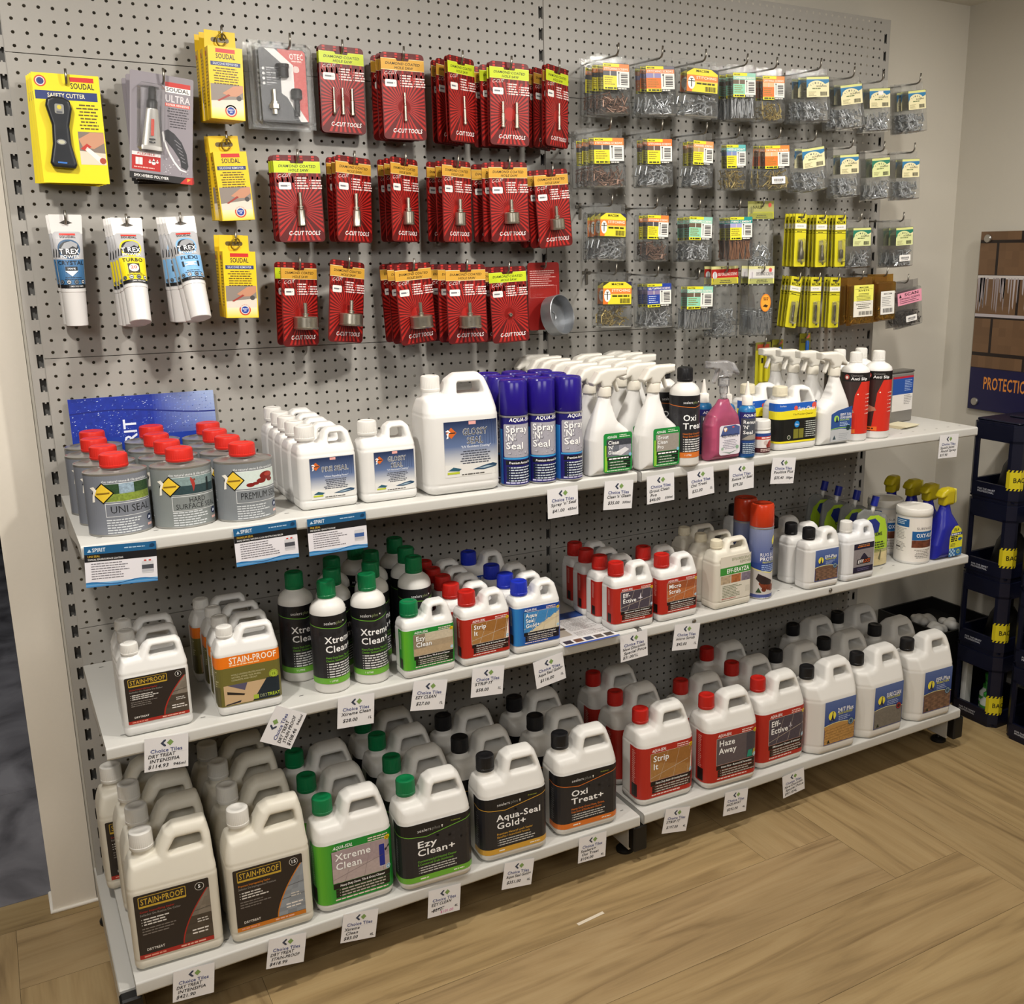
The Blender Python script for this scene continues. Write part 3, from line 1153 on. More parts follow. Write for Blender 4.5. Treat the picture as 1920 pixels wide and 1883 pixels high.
def art_stain(nr, acc, W=118, H=128, S=1.0):
    d = Dec(W, H, nr)
    d.rrect(0, 0, W, H, 3, '#2c2522', 0)
    gold = '#c9a63a'
    # stone picture right of a sweeping arc
    stone = '#7d7468' if nr == 5 else '#8c939b'
    R = random.Random(nr)
    arc = []
    for k in range(13):
        t = k / 12
        arc.append((W * (0.60 + 0.38 * t ** 1.6), H * (0.07 + 0.78 * t)))
    for k in range(12):
        a, b = arc[k], arc[k + 1]
        for q in range(3):
            f0, f1 = q / 3, (q + 1) / 3
            x0a, x0b = a[0] + (W - a[0]) * f0, b[0] + (W - b[0]) * f0
            x1a, x1b = a[0] + (W - a[0]) * f1, b[0] + (W - b[0]) * f1
            base = stone if (nr == 15 or k > 5) else '#4a4137'
            d.poly([(x0a, a[1]), (x1a, a[1]), (x1b, b[1]), (x0b, b[1])], noisecol(base, 0.14, R), 1)
        d.poly([(a[0] - 2.6, a[1]), (a[0], a[1]), (b[0], b[1]), (b[0] - 2.6, b[1])], acc, 2)
    for k in (4, 7):
        a = arc[k]
        d.poly([(a[0], a[1]), (W, a[1] + 4), (W, a[1] + 4.8), (a[0], a[1] + 0.8)], '#3f3a36', 2)
    d.rect(0, 0, W, H * 0.065, acc, 2)
    d.rrect(W * 0.055, H * 0.79, W * 0.685, H * 0.965, 2, gold, 1)
    d.rrect(W * 0.065, H * 0.798, W * 0.675, H * 0.957, 1.6, '#2c2522', 2)
    d.rect(W * 0.065, H * 0.798, W * 0.675, H * 0.822, gold, 3)
    d.text('STAIN•PROOF', W * 0.37, H * 0.842, H * 0.088, gold, 3, 'b', 'c', W * 0.57)
    d.circ(W * 0.87, H * 0.90, H * 0.062, '#d8d4cc', 2, 24)
    d.circ(W * 0.87, H * 0.90, H * 0.055, '#1c1917', 3, 24)
    d.text(str(nr), W * 0.87, H * 0.878, H * 0.05, '#ffffff', 4, 'b', 'c')
    t2 = ('Color Intensifying Sealer', 'Sellador De Realce De Color') if nr == 5 else ('Premium Impregnating Sealer', 'Sellador De Impregnacion Premium')
    d.text(t2[0], W * 0.06, H * 0.715, H * 0.03, acc, 2, 'b', 'l', W * 0.46)
    d.text(t2[1], W * 0.06, H * 0.665, H * 0.03, '#8f8a84', 2, 'b', 'l', W * 0.54)
    d.lines(W * 0.07, H * 0.60, W * 0.50, 3, H * 0.042, H * 0.02, '#d9d5cf', 2, bullet=True)
    d.lines(W * 0.07, H * 0.455, W * 0.52, 3, H * 0.042, H * 0.017, '#7c756f', 2)
    d.text('DRYTREAT', W * 0.10, H * 0.115, H * 0.036, '#e8e4de', 2, 'b', 'l', W * 0.24)
    d.lines(W * 0.80, H * 0.38, W * 0.97, 2, H * 0.04, H * 0.018, '#cfcac3', 3)
    d.lines(W * 0.72, H * 0.22, W * 0.97, 2, H * 0.05, H * 0.022, '#e8e2dc', 3)
    d.lines(W * 0.06, H * 0.022, W * 0.35, 1, 1, H * 0.022, '#e79a86', 3)
    d.lines(W * 0.55, H * 0.022, W * 0.95, 1, 1, H * 0.022, '#f0b8a4', 3)
    return d


def art_stain_orange(W=190, H=116):
    """Wraps the front and sides of the one litre orange-banded jug."""
    d = Dec(W, H, 4)
    x0, x1 = 38, 152
    d.rect(0, 0, W, H, '#6f6931', 0)
    d.rect(0, H * 0.77, W, H, '#ee7a17', 1)
    d.text('STAIN-PROOF', x0 + 14, H * 0.845, 12.5, '#fff6e8', 3, 'b', 'l', 92)
    d.lines(x0 + 14, H * 0.80, x0 + 80, 1, 1, 2.6, '#ffd7a6', 2)
    for k, s in enumerate(('WORLD LEADING PROTECTION FOR', 'NATURAL STONE, TILES, PAVERS,', 'CONCRETE AND GROUT')):
        d.text(s, x0 + 16, H * 0.60 - k * 5.6, 3.2, '#d6d0a8', 2, 'r', 'l', 66 - 8 * k)
    d.circ(x1 - 16, H * 0.50, 9, '#a8bf3a', 2, 24)
    d.circ(x1 - 16, H * 0.50, 7.8, '#6f6931', 3, 24)
    d.circ(x1 - 16, H * 0.50, 7.0, '#a8bf3a', 4, 24)
    d.text('15', x1 - 16, H * 0.475, 5, '#4e5a18', 5, 'b', 'c')
    d.rect(x0, 2, x1 - 16, H * 0.42, '#c9ab84', 1)
    d.poly([(x0 + 8, H * 0.42), (x0 + 46, H * 0.42), (x0 + 40, H * 0.27)], '#57536b', 2)
    d.poly([(x0 + 6, H * 0.30), (x0 + 40, H * 0.20), (x0 + 38, H * 0.17), (x0 + 6, H * 0.24)], '#2a2420', 2)
    d.poly([(x0 + 2, 4), (x0 + 32, H * 0.08), (x0 + 30, H * 0.04), (x0 + 2, 2)], '#2a2a33', 2)
    d.poly([(x1 - 60, 2), (x1 - 6, 2), (x1 - 6, H * 0.44), (x1 - 30, H * 0.44)], '#1e2a33', 2)
    d.rect(x1 - 58, 5, x1 - 48, 14, '#a3b93c', 3)
    d.text('DRY', x1 - 46, 6.5, 6.5, '#8d9478', 4, 'b', 'l', 15)
    d.text('TREAT', x1 - 31, 6.5, 6.5, '#b9d23a', 4, 'b', 'l', 25)
    d.rect(2, 2, x0 - 6, H * 0.4, '#57502a', 1)
    d.lines(5, H * 0.7, x0 - 8, 8, 5, 2, '#c9c39c', 2)
    return d


AQ = {'green': ('#1d8a35', '#63b52d', '#0f5f27'), 'red': ('#b22a1f', '#b83023', '#8a1d15'), 'blue': ('#17439b', '#2c86cc', '#1d1f66')}


def pic_fn(kind):
    R = random.Random(hash(kind) % 1000 if False else sum(map(ord, kind)))

    def f(u, v):
        n = R.uniform(-0.03, 0.03)
        if kind == 'mop':
            return noisecol('#a9979b' if v > 0.45 else '#b7a7a6', 0.05, R)
        if kind == 'tan':
            return noisecol('#9c6a35' if v > 0.5 - 0.4 * (u - 0.5) else '#a97b46', 0.06, R)
        if kind == 'haze':
            return noisecol('#5d5459' if u < 0.75 else '#44404a', 0.05, R)
        if kind == 'slate':
            return noisecol('#4b4450', 0.09, R)
        if kind == 'terra':
            return noisecol('#b5693a' if v < 0.62 else '#9c5430', 0.10, R)
        if kind == 'room':
            return noisecol('#b59f80' if v < 0.35 else '#8d7f6a' if u < 0.3 else '#c9bda6' if v > 0.6 else '#aa977c', 0.06, R)
        if kind == 'pool':
            return noisecol('#d8c9a6' if u + (1 - v) > 1.15 else '#3f86c0', 0.06, R)
        if kind == 'kitchen':
            return noisecol('#3c3f48' if v > 0.62 else '#8d8f9a' if u > 0.5 else '#6a6e78', 0.15, R)
        if kind == 'grout':
            return noisecol('#9c948b', 0.05, R)
        if kind == 'brick':
            return noisecol('#84644f' if (int(u * 8 + (int(v * 6) % 2) * 0.5) % 2) else '#6d5242', 0.12, R)
        if kind == 'sandstone':
            return noisecol('#b58a4e', 0.16, R)
        if kind == 'concrete':
            return noisecol('#77726a', 0.10, R)
        if kind == 'water':
            return noisecol('#274f86', 0.2, R)
        return noisecol('#888888', 0.1, R)
    return f


def art_aqua(col, name, pic, H, FW, sub, side=40, four=False):
    """Wrap-round brand panel: coloured ground, brand line, picture with the product name, black claim boxes."""
    W = FW + 2 * side
    c, c2, c3 = AQ[col]
    d = Dec(W, H, len(name) + H)
    d.rect(side, 0, W, H, c, 0)
    d.rect(0, 0, side, H, c, 0)
    if col != 'red':
        d.grad(side, 0, side + FW * 0.25, H, c2, c, 1, horiz=True)
        d.grad(side * 0.35, 0, side, H, c, c2, 1, horiz=True)
    a, e = side + FW * 0.17, side + FW * 0.97
    d.text('AQUA-SEAL', a + FW * 0.02, H * 0.90, H * 0.052, '#ffffff', 3, 'b', 'l', FW * 0.27, 0.25)
    d.lines(e - FW * 0.30, H * 0.935, e, 2, H * 0.04, H * 0.018, '#f2d9d2', 3)
    y0, y1 = H * 0.335, H * 0.87
    d.rrect(a - 0.8, y0 - 0.8, e + 0.3, y1 + 0.8, 2, '#cfc6bb', 1)
    d.pix(a, y0, e - 0.5, y1, pic_fn(pic), 24, 18, 2)
    if pic in ('tan', 'slate', 'terra', 'mop', 'pool'):
        for k in range(3):
            t = (k + 0.6) / 3
            d.poly([(a + (e - a) * t, y0), (a + (e - a) * t + 0.9, y0), (a + (e - a) * (t * 0.8 + 0.25) + 0.5, y1), (a + (e - a) * (t * 0.8 + 0.25), y1)], '#cdbfae' if pic != 'mop' else '#8d7f80', 3)
        d.poly([(a, y0 + 8), (e - 1, y0 + (y1 - y0) * 0.55), (e - 1, y0 + (y1 - y0) * 0.57), (a, y0 + 9)], '#c5b7a6' if pic != 'mop' else '#8d7f80', 3)
    if pic == 'tan':
        d.poly([(e - 9, y0), (e - 1, y0), (e - 1, y1 * 0.95), (e - 4, y1 * 0.8)], '#efe6da', 3)
    if pic == 'slate':
        x, y = a + (e - a) * 0.60, y0 + (y1 - y0) * 0.55
        d.poly([(x - 8, y), (x, y + 2.5), (x + 8, y), (x, y - 2.5)], '#cfcad6', 3).poly([(x - 2, y), (x, y + 13), (x + 2, y)], '#e8e4ee', 3)
    if pic == 'mop':
        d.rrect(e - 24, y0 + 12, e - 12, y1 - 12, 2, '#1d2c8e', 3).poly([(e - 12, y1 - 26), (e, y1 - 17), (e, y1 - 22), (e - 10, y1 - 31)], '#1c1c24', 3)
        d.rect(e - 25, y0 + 10, e - 11, y0 + 11, '#cfd6ee', 3)
    if pic == 'haze':
        d.poly([(e - 30, y0 + 3), (e - 12, y0 + 3), (e - 8, y0 + 24), (e - 26, y0 + 22)], '#1f8f78', 3).poly([(e - 12, y0 + 4), (e - 1, y0 + 4), (e - 1, y0 + 22), (e - 9, y0 + 22)], '#b5a53a', 3)
    if pic == 'pool':
        d.poly([(a + 30, y0), (e - 1, y0), (e - 1, y0 + 26)], '#dccfb2', 3)
    nm = name.split('|')
    th = H * (0.112 if len(nm) < 3 else 0.098)
    for k, s in enumerate(nm):
        wd = None
        d.text(s, a + FW * 0.045 + 0.5, y1 - th * 1.45 - k * th * 1.38 - 0.5, th, '#4a3f3a', 4, 'b')
        d.text(s, a + FW * 0.045, y1 - th * 1.45 - k * th * 1.38, th, '#ffffff', 5, 'b', w=wd)
    d.circ(e - 4.5, y0 + 6, H * 0.042, '#d6e8f2', 4, 20)
    d.circ(e - 4.5, y0 + 6, H * 0.033, '#6aa6c8', 5, 20)
    d.circ(e - 4.5, y0 + 6, H * 0.02, '#d6e8f2', 6, 16)
    d.circ(e - 4, y1 + 1, H * 0.05, '#f0d21e', 5, 22, H * 0.04)
    d.lines(e - 4 - H * 0.035, y1 + 1.2, e - 4 + H * 0.035, 2, H * 0.024, H * 0.012, '#7a1d10', 6)
    d.rrect(a + FW * 0.0, H * 0.235, e - 1, H * 0.325, 1, '#151212', 3)
    d.text(sub, (a + e) / 2, H * 0.262, H * 0.037, '#ffffff', 4, 'b', 'c', FW * 0.62, 0.15)
    d.rect(a + FW * 0.03, H * 0.085, e - 2, H * 0.228, '#1d1614', 2)
    for k in range(3):
        d.rect(a + FW * 0.03, H * (0.085 + 0.049 * k), e - 2, H * (0.087 + 0.049 * k), c, 3)
        d.lines(a + FW * 0.08, H * (0.100 + 0.049 * k), e - 6, 1, 1, H * 0.022, '#bdb6ae', 3, bullet=True, rag=0.2)
    d.lines(a + FW * 0.02, H * 0.04, e - 3, 1, 1, H * 0.022, '#f2d9d2', 3)
    # side panel: small print above a black block
    d.lines(side * 0.25, H * 0.92, side * 0.62, 18 if four else 12, H * 0.037, H * 0.014, '#e6b4aa' if col == 'red' else '#d6e8cf', 2)
    d.rect(side * 0.2, H * 0.03, side * 0.75, H * 0.28, '#1a1412', 2)
    d.lines(W - side * 0.7, H * 0.9, W - side * 0.2, 14, H * 0.045, H * 0.014, '#e6cfc8', 2)
    return d


def art_plus(name, acc, sub1, sub2, H, FW, side, plus=True):
    """Black wrap-round label with a chevron line."""
    W = FW + 2 * side
    d = Dec(W, H, len(name))
    d.rect(0, 0, W, H, '#26262a', 0)
    a = side
    ye = H * 0.82
    mid = a + FW * 0.33
    d.poly([(0, H), (0, ye + 4), (a + FW * 0.02, ye - 1), (mid, ye - 8), (mid, H)], '#17171a', 1)
    d.poly([(mid, H), (mid, ye - 8), (a + FW, ye + 12), (W, ye + 14), (W, H)], '#17171a', 1)
    th = 1.7
    d.poly([(0, ye + 4 - th), (a + FW * 0.02, ye - 1 - th), (mid, ye - 8 - th), (mid, ye - 8), (a + FW * 0.02, ye - 1), (0, ye + 4)][::-1], acc, 2)
    d.poly([(mid, ye - 8 - th), (a + FW, ye + 12 - th), (W, ye + 14 - th), (W, ye + 14), (a + FW, ye + 12), (mid, ye - 8)], acc, 2)
    R = random.Random(5)
    for k in range(18):                                     # faint hexagon tiling
        x, y = a + FW * R.uniform(0.3, 1.0), H * R.uniform(0.58, 0.74)
        r = 4.2
        d.poly([(x + r * math.cos(PI * i / 3), y + r * math.sin(PI * i / 3)) for i in range(6)], '#202024' if k % 2 else '#2c2c31', 1)
    d.text('sealers', a + FW * 0.20, ye + 4.5, 7.2, '#e8e8e8', 3, 'r', 'l', FW * 0.21)
    d.text('plus', a + FW * 0.42, ye + 4.5, 7.2, '#8a8a86', 3, 'r', 'l', FW * 0.12)
    d.circ(a + FW * 0.57, ye + 9, 1.9, '#f0efe8', 3, 14)
    d.rect(a + FW * 0.565, ye + 4.5, a + FW * 0.575, ye + 8, '#f0efe8', 3)
    d.text('Professional', a + FW * 0.70, ye + 12.5, 3.2, '#b9c94a', 3, 'r', 'l', FW * 0.14, 0.2)
    nm = name.split('|')
    th = H * 0.105
    for k, s in enumerate(nm):
        d.text(s, a + FW * 0.19, H * 0.585 - k * th * 1.36, th, '#ffffff', 4, 'b', 'l', FW * min(0.72, 0.092 * len(s) + 0.02))
    d.text(sub1, a + FW * 0.19, H * 0.33, H * 0.036, acc, 3, 'b', 'l', FW * 0.58)
    d.text(sub2, a + FW * 0.19, H * 0.275, H * 0.036, acc, 3, 'b', 'l', FW * 0.53)
    d.lines(a + FW * 0.20, H * 0.225, a + FW * 0.80, 3, H * 0.043, H * 0.018, '#c9c9c6', 3, bullet=True, rag=0.15)
    d.rect(0, 0, W, H * 0.095, acc, 2)
    d.lines(a + FW * 0.22, H * 0.035, a + FW * 0.36, 1, 1, H * 0.022, '#f5efe2', 3)
    d.lines(a + FW * 0.72, H * 0.035, a + FW * 0.92, 1, 1, H * 0.018, '#f5efe2', 3)
    d.lines(side * 0.3, H * 0.72, side * 0.62, 14, H * 0.042, H * 0.014, '#8f8f8f', 2)
    return d


def spirit_logo(d, x, y, r, c='#d2672a'):
    d.poly([(x - r, y), (x, y - r), (x + r, y), (x, y + r)], c, 3)
    d.poly([(x - r * 1.15, y + r * 0.35), (x - r * 0.6, y + r * 0.62), (x - r * 0.15, y + r * 0.2), (x - r * 0.55, y - r * 0.25), (x - r * 0.55, y - r * 0.85), (x - r * 0.95, y - r * 1.0), (x - r * 0.75, y - r * 0.45), (x - r * 0.9, y - r * 0.1), (x - r * 0.4, y + r * 0.2)][::-1], '#ffffff', 4)
    d.rect(x - r * 0.5, y - r * 0.1, x + r * 0.8, y + r * 0.12, '#3a2a22', 4)


def art_spirit(name, tag, W, H):
    d = Dec(W, H, W)
    d.grad(0, H * 0.55, W, H, '#5f7299', '#1d2b4e', 0)
    d.grad(0, H * 0.22, W, H * 0.55, '#d9d9d7', '#5f7299', 0)
    d.rect(0, 0, W, H * 0.22, '#e0dfdb', 0)
    for k in range(9):
        x = W * (0.52 + 0.05 * k)
        d.rect(x, H * 0.55, x + 0.7, H * 0.99, '#31436e', 1)
    nm = name.split('|')
    fs = H * 0.115
    for k, s in enumerate(nm):
        y = H * (0.745 if len(nm) > 1 else 0.66) - k * fs * 1.4
        for dx, dy, c in ((-0.35, 0, '#ffffff'), (0.35, 0, '#ffffff'), (0, 0.35, '#ffffff'), (0, -0.35, '#ffffff')):
            d.text(s, W * 0.56 + dx, y + dy, fs, c, 2, 'b', 'c', W * 0.075 * len(s))
        d.text(s, W * 0.56, y, fs, '#16161d', 3, 'r', 'c', W * 0.075 * len(s))
    d.text(tag, W * 0.57, H * 0.515, H * 0.04, '#dfe4ee', 2, 'b', 'c', W * 0.55, 0.2)
    d.lines(W * 0.28, H * 0.44, W * 0.84, 6, H * 0.043, H * 0.02, '#4a4f5c', 2, al='c')
    spirit_logo(d, W * 0.13, H * 0.80, H * 0.10)
    d.rect(W * 0.45, H * 0.93, W * 0.58, H * 0.99, '#e3a6a0', 2)
    d.poly([(W * 0.05, H * 0.12), (W * 0.15, H * 0.18), (W * 0.30, H * 0.14), (W * 0.25, H * 0.10)], '#2f5b6e', 2)
    d.poly([(W * 0.50, H * 0.11), (W * 0.72, H * 0.17), (W * 0.88, H * 0.20), (W * 0.98, H * 0.17), (W * 0.95, H * 0.13), (W * 0.70, H * 0.09)], '#2c4a66', 2)
    d.poly([(W * 0.60, H * 0.125), (W * 0.78, H * 0.155), (W * 0.9, H * 0.15), (W * 0.72, H * 0.115)], '#9fb6c4', 3)
    d.rect(W * 0.04, H * 0.055, W * 0.26, H * 0.095, '#b9c43a', 3)
    d.lines(W * 0.3, H * 0.02, W * 0.82, 1, 1, H * 0.022, '#55524e', 2)
    return d


def art_seal(name, sub, pic, W, H, big=True):
    """Blue and white label with a seal on a yellow moon over a picture."""
    d = Dec(W, H, W + len(name))
    d.grad(0, H * 0.4, W, H, '#22428a', '#5a70a8', 0)
    d.rect(0, 0, W, H * 0.4, '#22408a', 0)
    d.pix(1.5, 2, W - 1.5, H * 0.40, pic_fn(pic), 24, 12, 1)
    if pic in ('brick', 'sandstone'):
        for k in range(1, 6):
            y = 2 + (H * 0.38) * k / 6
            d.poly([(1.5, y), (W - 1.5, y + (W * 0.06)), (W - 1.5, y + W * 0.06 + 0.8), (1.5, y + 0.8)], '#5b4436' if pic == 'brick' else '#7d5a2c', 2)
    pts = [(W * t, H * (0.40 + 0.075 * math.sin(PI * (0.15 + 0.85 * t)))) for t in np.linspace(0, 1, 9)]
    d.poly([(0, H * 0.36)] + [(W, H * 0.36)] + pts[::-1], '#22408a', 1) if False else None
    for k in range(8):
        a, b = pts[k], pts[k + 1]
        d.poly([(a[0], H * 0.38), (b[0], H * 0.38), b, a], pic_fn(pic)(0.5, 0.9), 2)
        d.poly([a, b, (b[0], b[1] + 1.6), (a[0], a[1] + 1.6)], '#ece7a0', 3)
    d.circ(W * 0.24, H * 0.66, H * 0.105, '#f0e34a', 3, 24)
    d.poly([(W * 0.18, H * 0.56), (W * 0.31, H * 0.56), (W * 0.285, H * 0.60), (W * 0.265, H * 0.70), (W * 0.285, H * 0.745), (W * 0.255, H * 0.75), (W * 0.235, H * 0.68), (W * 0.215, H * 0.60)], '#15203f', 4)
    d.text('Sure Seal', W * 0.25, H * 0.525, H * 0.032, '#15203f', 3, 'b', 'c')
    d.text(name, W * 0.67, H * 0.70, H * 0.095, '#ffffff', 3, 'b', 'c', W * 0.52)
    d.text(sub, W * 0.67, H * 0.645, H * 0.045, '#d9d84a', 3, 'b', 'c', W * 0.46)
    d.lines(W * 0.45, H * 0.59, W * 0.88, 3, H * 0.04, H * 0.018, '#a9b8dc', 3)
    d.circ(W * 0.86, H * 0.42, H * 0.085, '#2b3f55', 4, 24)
    d.circ(W * 0.86, H * 0.42, H * 0.07, '#7f98ac' if pic != 'concrete' else '#a8242c', 5, 24)
    d.circ(W * 0.86, H * 0.42, H * 0.045, '#3c5468' if pic != 'concrete' else '#3a1d22', 6, 18)
    d.poly([(W * 0.10, H * 0.035), (W * 0.20, H * 0.035), (W * 0.15, H * 0.12)], '#1d2b1c', 4)
    return d


def art_sureclean(FW=134, H=104, side=30):
    W = FW + 2 * side
    a = side
    d = Dec(W, H, 8)
    d.rect(0, 0, W, H, '#131413', 0)
    d.rect(0, H * 0.80, W, H, '#1f5fc0', 1)
    d.rect(0, H * 0.60, W, H * 0.80, '#efe02a', 1)
    d.poly([(a, H * 0.70), (a + FW * 0.5, H * 0.66), (a + FW, H * 0.80), (a + FW, H * 0.86), (a, H * 0.80)], '#efe02a', 2)
    d.text('Sure-Clean', a + FW * 0.68, H * 0.80, 9.5, '#ffffff', 4, 'b', 'c', FW * 0.42, 0.2)
    d.text('Tile Powder Cleaner', a + FW * 0.6, H * 0.69, 4.2, '#7d6a10', 3, 'b', 'c', FW * 0.5, 0.2)
    d.circ(a + FW * 0.42, H * 0.87, 6, '#e2574a', 3)
    d.circ(a + FW * 0.88, H * 0.90, 9, '#e2574a', 3)
    d.text('Surface', a + 6, H * 0.92, 4, '#d6e4f6', 3, 'b')
    d.circ(a + FW * 0.46, H * 0.46, 8.5, '#1e86d0', 3)
    d.text('Eco', a + FW * 0.46, H * 0.435, 4.4, '#ffffff', 4, 'b', 'c')
    d.rect(a + FW * 0.38, H * 0.10, a + FW * 0.50, H * 0.34, '#7d7a2a', 3).rect(a + FW * 0.515, H * 0.10, a + FW * 0.63, H * 0.34, '#7d7a2a', 3)
    d.circ(a + FW * 0.27, H * 0.14, 5.5, '#d8d4c4', 3).circ(a + FW * 0.27, H * 0.14, 4.2, '#2b3a24', 4)
    d.lines(a + FW * 0.66, H * 0.50, a + FW * 0.95, 8, 5.6, 2, '#cfd6cf', 3, bullet=True)
    d.rect(0, 0, W, 5, '#efe02a', 2)
    return d


def art_efflock(W=76, H=84):
    d = Dec(W, H, 3)
    d.rect(0, 0, W, H, '#8d8789', 0)
    d.rect(0, H * 0.80, W, H, '#1d1632', 1).rect(0, 0, W, H * 0.20, '#1d1632', 1)
    d.lines(W * 0.2, H * 0.93, W * 0.8, 1, 1, 2, '#b98a5a', 2, al='c')
    d.lines(W * 0.15, H * 0.87, W * 0.85, 1, 1, 3, '#d0742c', 2, al='c')
    d.poly([(W * 0.30, H * 0.44), (W * 0.46, H * 0.62), (W * 0.52, H * 0.66), (W * 0.60, H * 0.60), (W * 0.76, H * 0.44)], '#1d1632', 2)
    R = random.Random(2)
    for k in range(24):
        a = 2 * PI * k / 24
        d.circ(W * 0.5 + W * 0.36 * math.cos(a), H * 0.52 + H * 0.2 * math.sin(a), 1.0, '#77706f', 2, 8)
    d.poly([(W * 0.16, H * 0.29), (W * 0.84, H * 0.29), (W * 0.86, H * 0.46), (W * 0.20, H * 0.46)], '#1d1216', 3)
    d.text('EFF', W * 0.21, H * 0.32, H * 0.11, '#ffffff', 4, 'b', 'l', W * 0.28, 0.2)
    d.text('LOCK', W * 0.49, H * 0.32, H * 0.11, '#e2662a', 4, 'b', 'l', W * 0.34, 0.1)
    d.lines(W * 0.12, H * 0.12, W * 0.88, 2, 4.5, 1.8, '#6d6590', 2, al='c')
    return d


def art_erayza(W=104, H=118):
    d = Dec(W, H, 6)
    d.rect(0, 0, W, H, '#dcd6c8', 0)
    d.text('EFFLORESCENCE', W * 0.98, H * 0.88, 7, '#7d8a5e', 2, 'r', 'r', W * 0.62)
    d.text('REMOVER', W * 0.98, H * 0.80, 7, '#7d8a5e', 2, 'r', 'r', W * 0.36)
    d.rect(0, H * 0.58, W, H * 0.75, '#3c8f3a', 1)
    d.text('EFF-ERAYZA', W * 0.56, H * 0.615, 11, '#ffffff', 3, 'b', 'c', W * 0.72)
    for k, c in enumerate(('#b39f84', '#a8663c', '#7b7282')):
        x = W * (0.02 + 0.33 * k)
        d.pix(x, H * 0.38, x + W * 0.31, H * 0.565, (lambda cc: lambda u, v: noisecol(cc, 0.2, d.R))(c), 5, 4, 1)
    d.lines(W * 0.08, H * 0.32, W * 0.72, 8, 4.2, 1.7, '#6f7a5a', 2)
    d.rect(W * 0.82, H * 0.12, W * 0.95, H * 0.26, '#cfcabc', 2)
    d.lines(W * 0.06, H * 0.03, W * 0.6, 1, 1, 2, '#b9564a', 2)
    return d


# ------------------------------------------------------------------ jug recipes: list of (part, mesh, place, sub-parts)
RECIPE = {}


def jug_recipe(key, typ, capc, label=None, m=None, capmat=None):
    J = JUG[typ]
    me = J['me']
    if m is not None:
        me = me.copy()
        me.materials.clear()
        me.materials.append(m)
    cx, cz, cr, chh = J['cap']
    parts = [('body', me, (0, 0, 0)), ('cap', cap_mesh(cr, chh, capc, ms=capmat), (cx, 0, cz))]
    if label is not None:
        parts.append(('label', label, (0, 0, 0)))
    RECIPE[key] = parts


tc = mat('translucent_white_cap', '#dedcd6', 0.3)
jug_recipe('stain5_4', '4D', 'milky', jug_wrap('4D', art_stain(5, '#a82a22', 140, 142), z0=0.029, u0=0.0745), capmat=tc)
jug_recipe('stain15_4', '4D', 'milky', jug_wrap('4D', art_stain(15, '#cc7a24', 140, 142), z0=0.029, u0=0.0735), capmat=tc)
RECIPE['stain5_1'] = [('body', JUG['1D']['me'], (0, 0, 0)), ('cap', cap_mesh(0.0163, 0.022, 'white'), (-0.036, 0, 0.158)), ('label', jug_wrap('1D', art_stain(5, '#a82a22', 110, 94), z0=0.026, u0=0.054), (0, 0, 0))]
jug_recipe('stain_orange', '1D', 'white', jug_wrap('1D', art_stain_orange(178, 104), z0=0.021))
jug_recipe('xtreme4', '4A', 'green', jug_wrap('4A', art_aqua('green', 'Xtreme|Clean', 'mop', 142, 160, 'Heavy Duty Stone, Tile & Grout Cleaner', 42, True), z0=0.022))
jug_recipe('ezyplus4', '4A', 'green', jug_wrap('4A', art_plus('Ezy|Clean+', '#6fb23a', 'Concentrated pH Neutral Cleaner', '& Commercial Grade Disinfectant', 143, 158, 42), z0=0.021))
jug_recipe('goldplus4', '4A', 'black', jug_wrap('4A', art_plus('Aqua-Seal|Gold+', '#d2a13c', 'Premium Natural Look Sealer', 'NanoPlus + ActiveShield Formula', 143, 158, 42), z0=0.021))
jug_recipe('oxiplus4', '4A', 'black', jug_wrap('4A', art_plus('Oxi|Treat+', '#d8752c', 'Heavy Duty Grout Haze, Grime,', 'Soap Scum & Disinfectant Cleaner', 143, 158, 42), z0=0.021))
jug_recipe('strip4', '4A', 'red', jug_wrap('4A', art_aqua('red', 'Strip|It', 'tan', 142, 160, 'Heavy Duty Sealer & Coating Remover', 42, True), z0=0.022))
jug_recipe('haze4', '4A', 'red', jug_wrap('4A', art_aqua('red', 'Haze|Away', 'haze', 142, 160, 'Grout Haze - Removal & Prevention', 42, True), z0=0.022))
jug_recipe('eff4', '4A', 'red', jug_wrap('4A', art_aqua('red', 'Eff-|Ective', 'slate', 142, 160, 'Efflorescent Cleaner & Inhibitor', 42, True), z0=0.022))
jug_recipe('seal247', '5S', 'black', jug_front('5S', art_seal('24/7 Plus', 'SEALER WATER BASED', 'sandstone', 116, 132), -0.052, 0.027))
jug_recipe('sealclean', '5S', 'black', jug_front('5S', art_seal('SURE CLEAN', 'PORCELAIN CLEANER', 'concrete', 116, 132), -0.052, 0.027))
jug_recipe('sealeff', '5S', 'black', jug_front('5S', art_seal('EFF-Plus', 'REMOVER', 'brick', 116, 132), -0.052, 0.027))
jug_recipe('ezy1', '1A', 'green', jug_wrap('1A', art_aqua('green', 'Ezy|Clean', 'room', 90, 116, 'Everyday Stone, Tile & Grout Cleaner', 26), z0=0.021))
jug_recipe('strip1', '1A', 'red', jug_wrap('1A', art_aqua('red', 'Strip|It', 'tan', 90, 116, 'Heavy Duty Sealer & Coating Remover', 26), z0=0.021))
jug_recipe('gold1', '1A', 'blue', jug_wrap('1A', art_aqua('blue', 'Aqua|Seal|Gold+', 'pool', 90, 116, 'Premium Natural Look Sealer', 26), z0=0.021))
jug_recipe('eff1', '1A', 'red', jug_wrap('1A', art_aqua('red', 'Eff-|Ective', 'slate', 90, 116, 'Efflorescent Cleaner & Inhibitor', 26), z0=0.021))
jug_recipe('micro1', '1A', 'red', jug_wrap('1A', art_aqua('red', 'Micro|Scrub', 'terra', 90, 116, 'Powerful Micro Cream Cleaner', 26), z0=0.021))
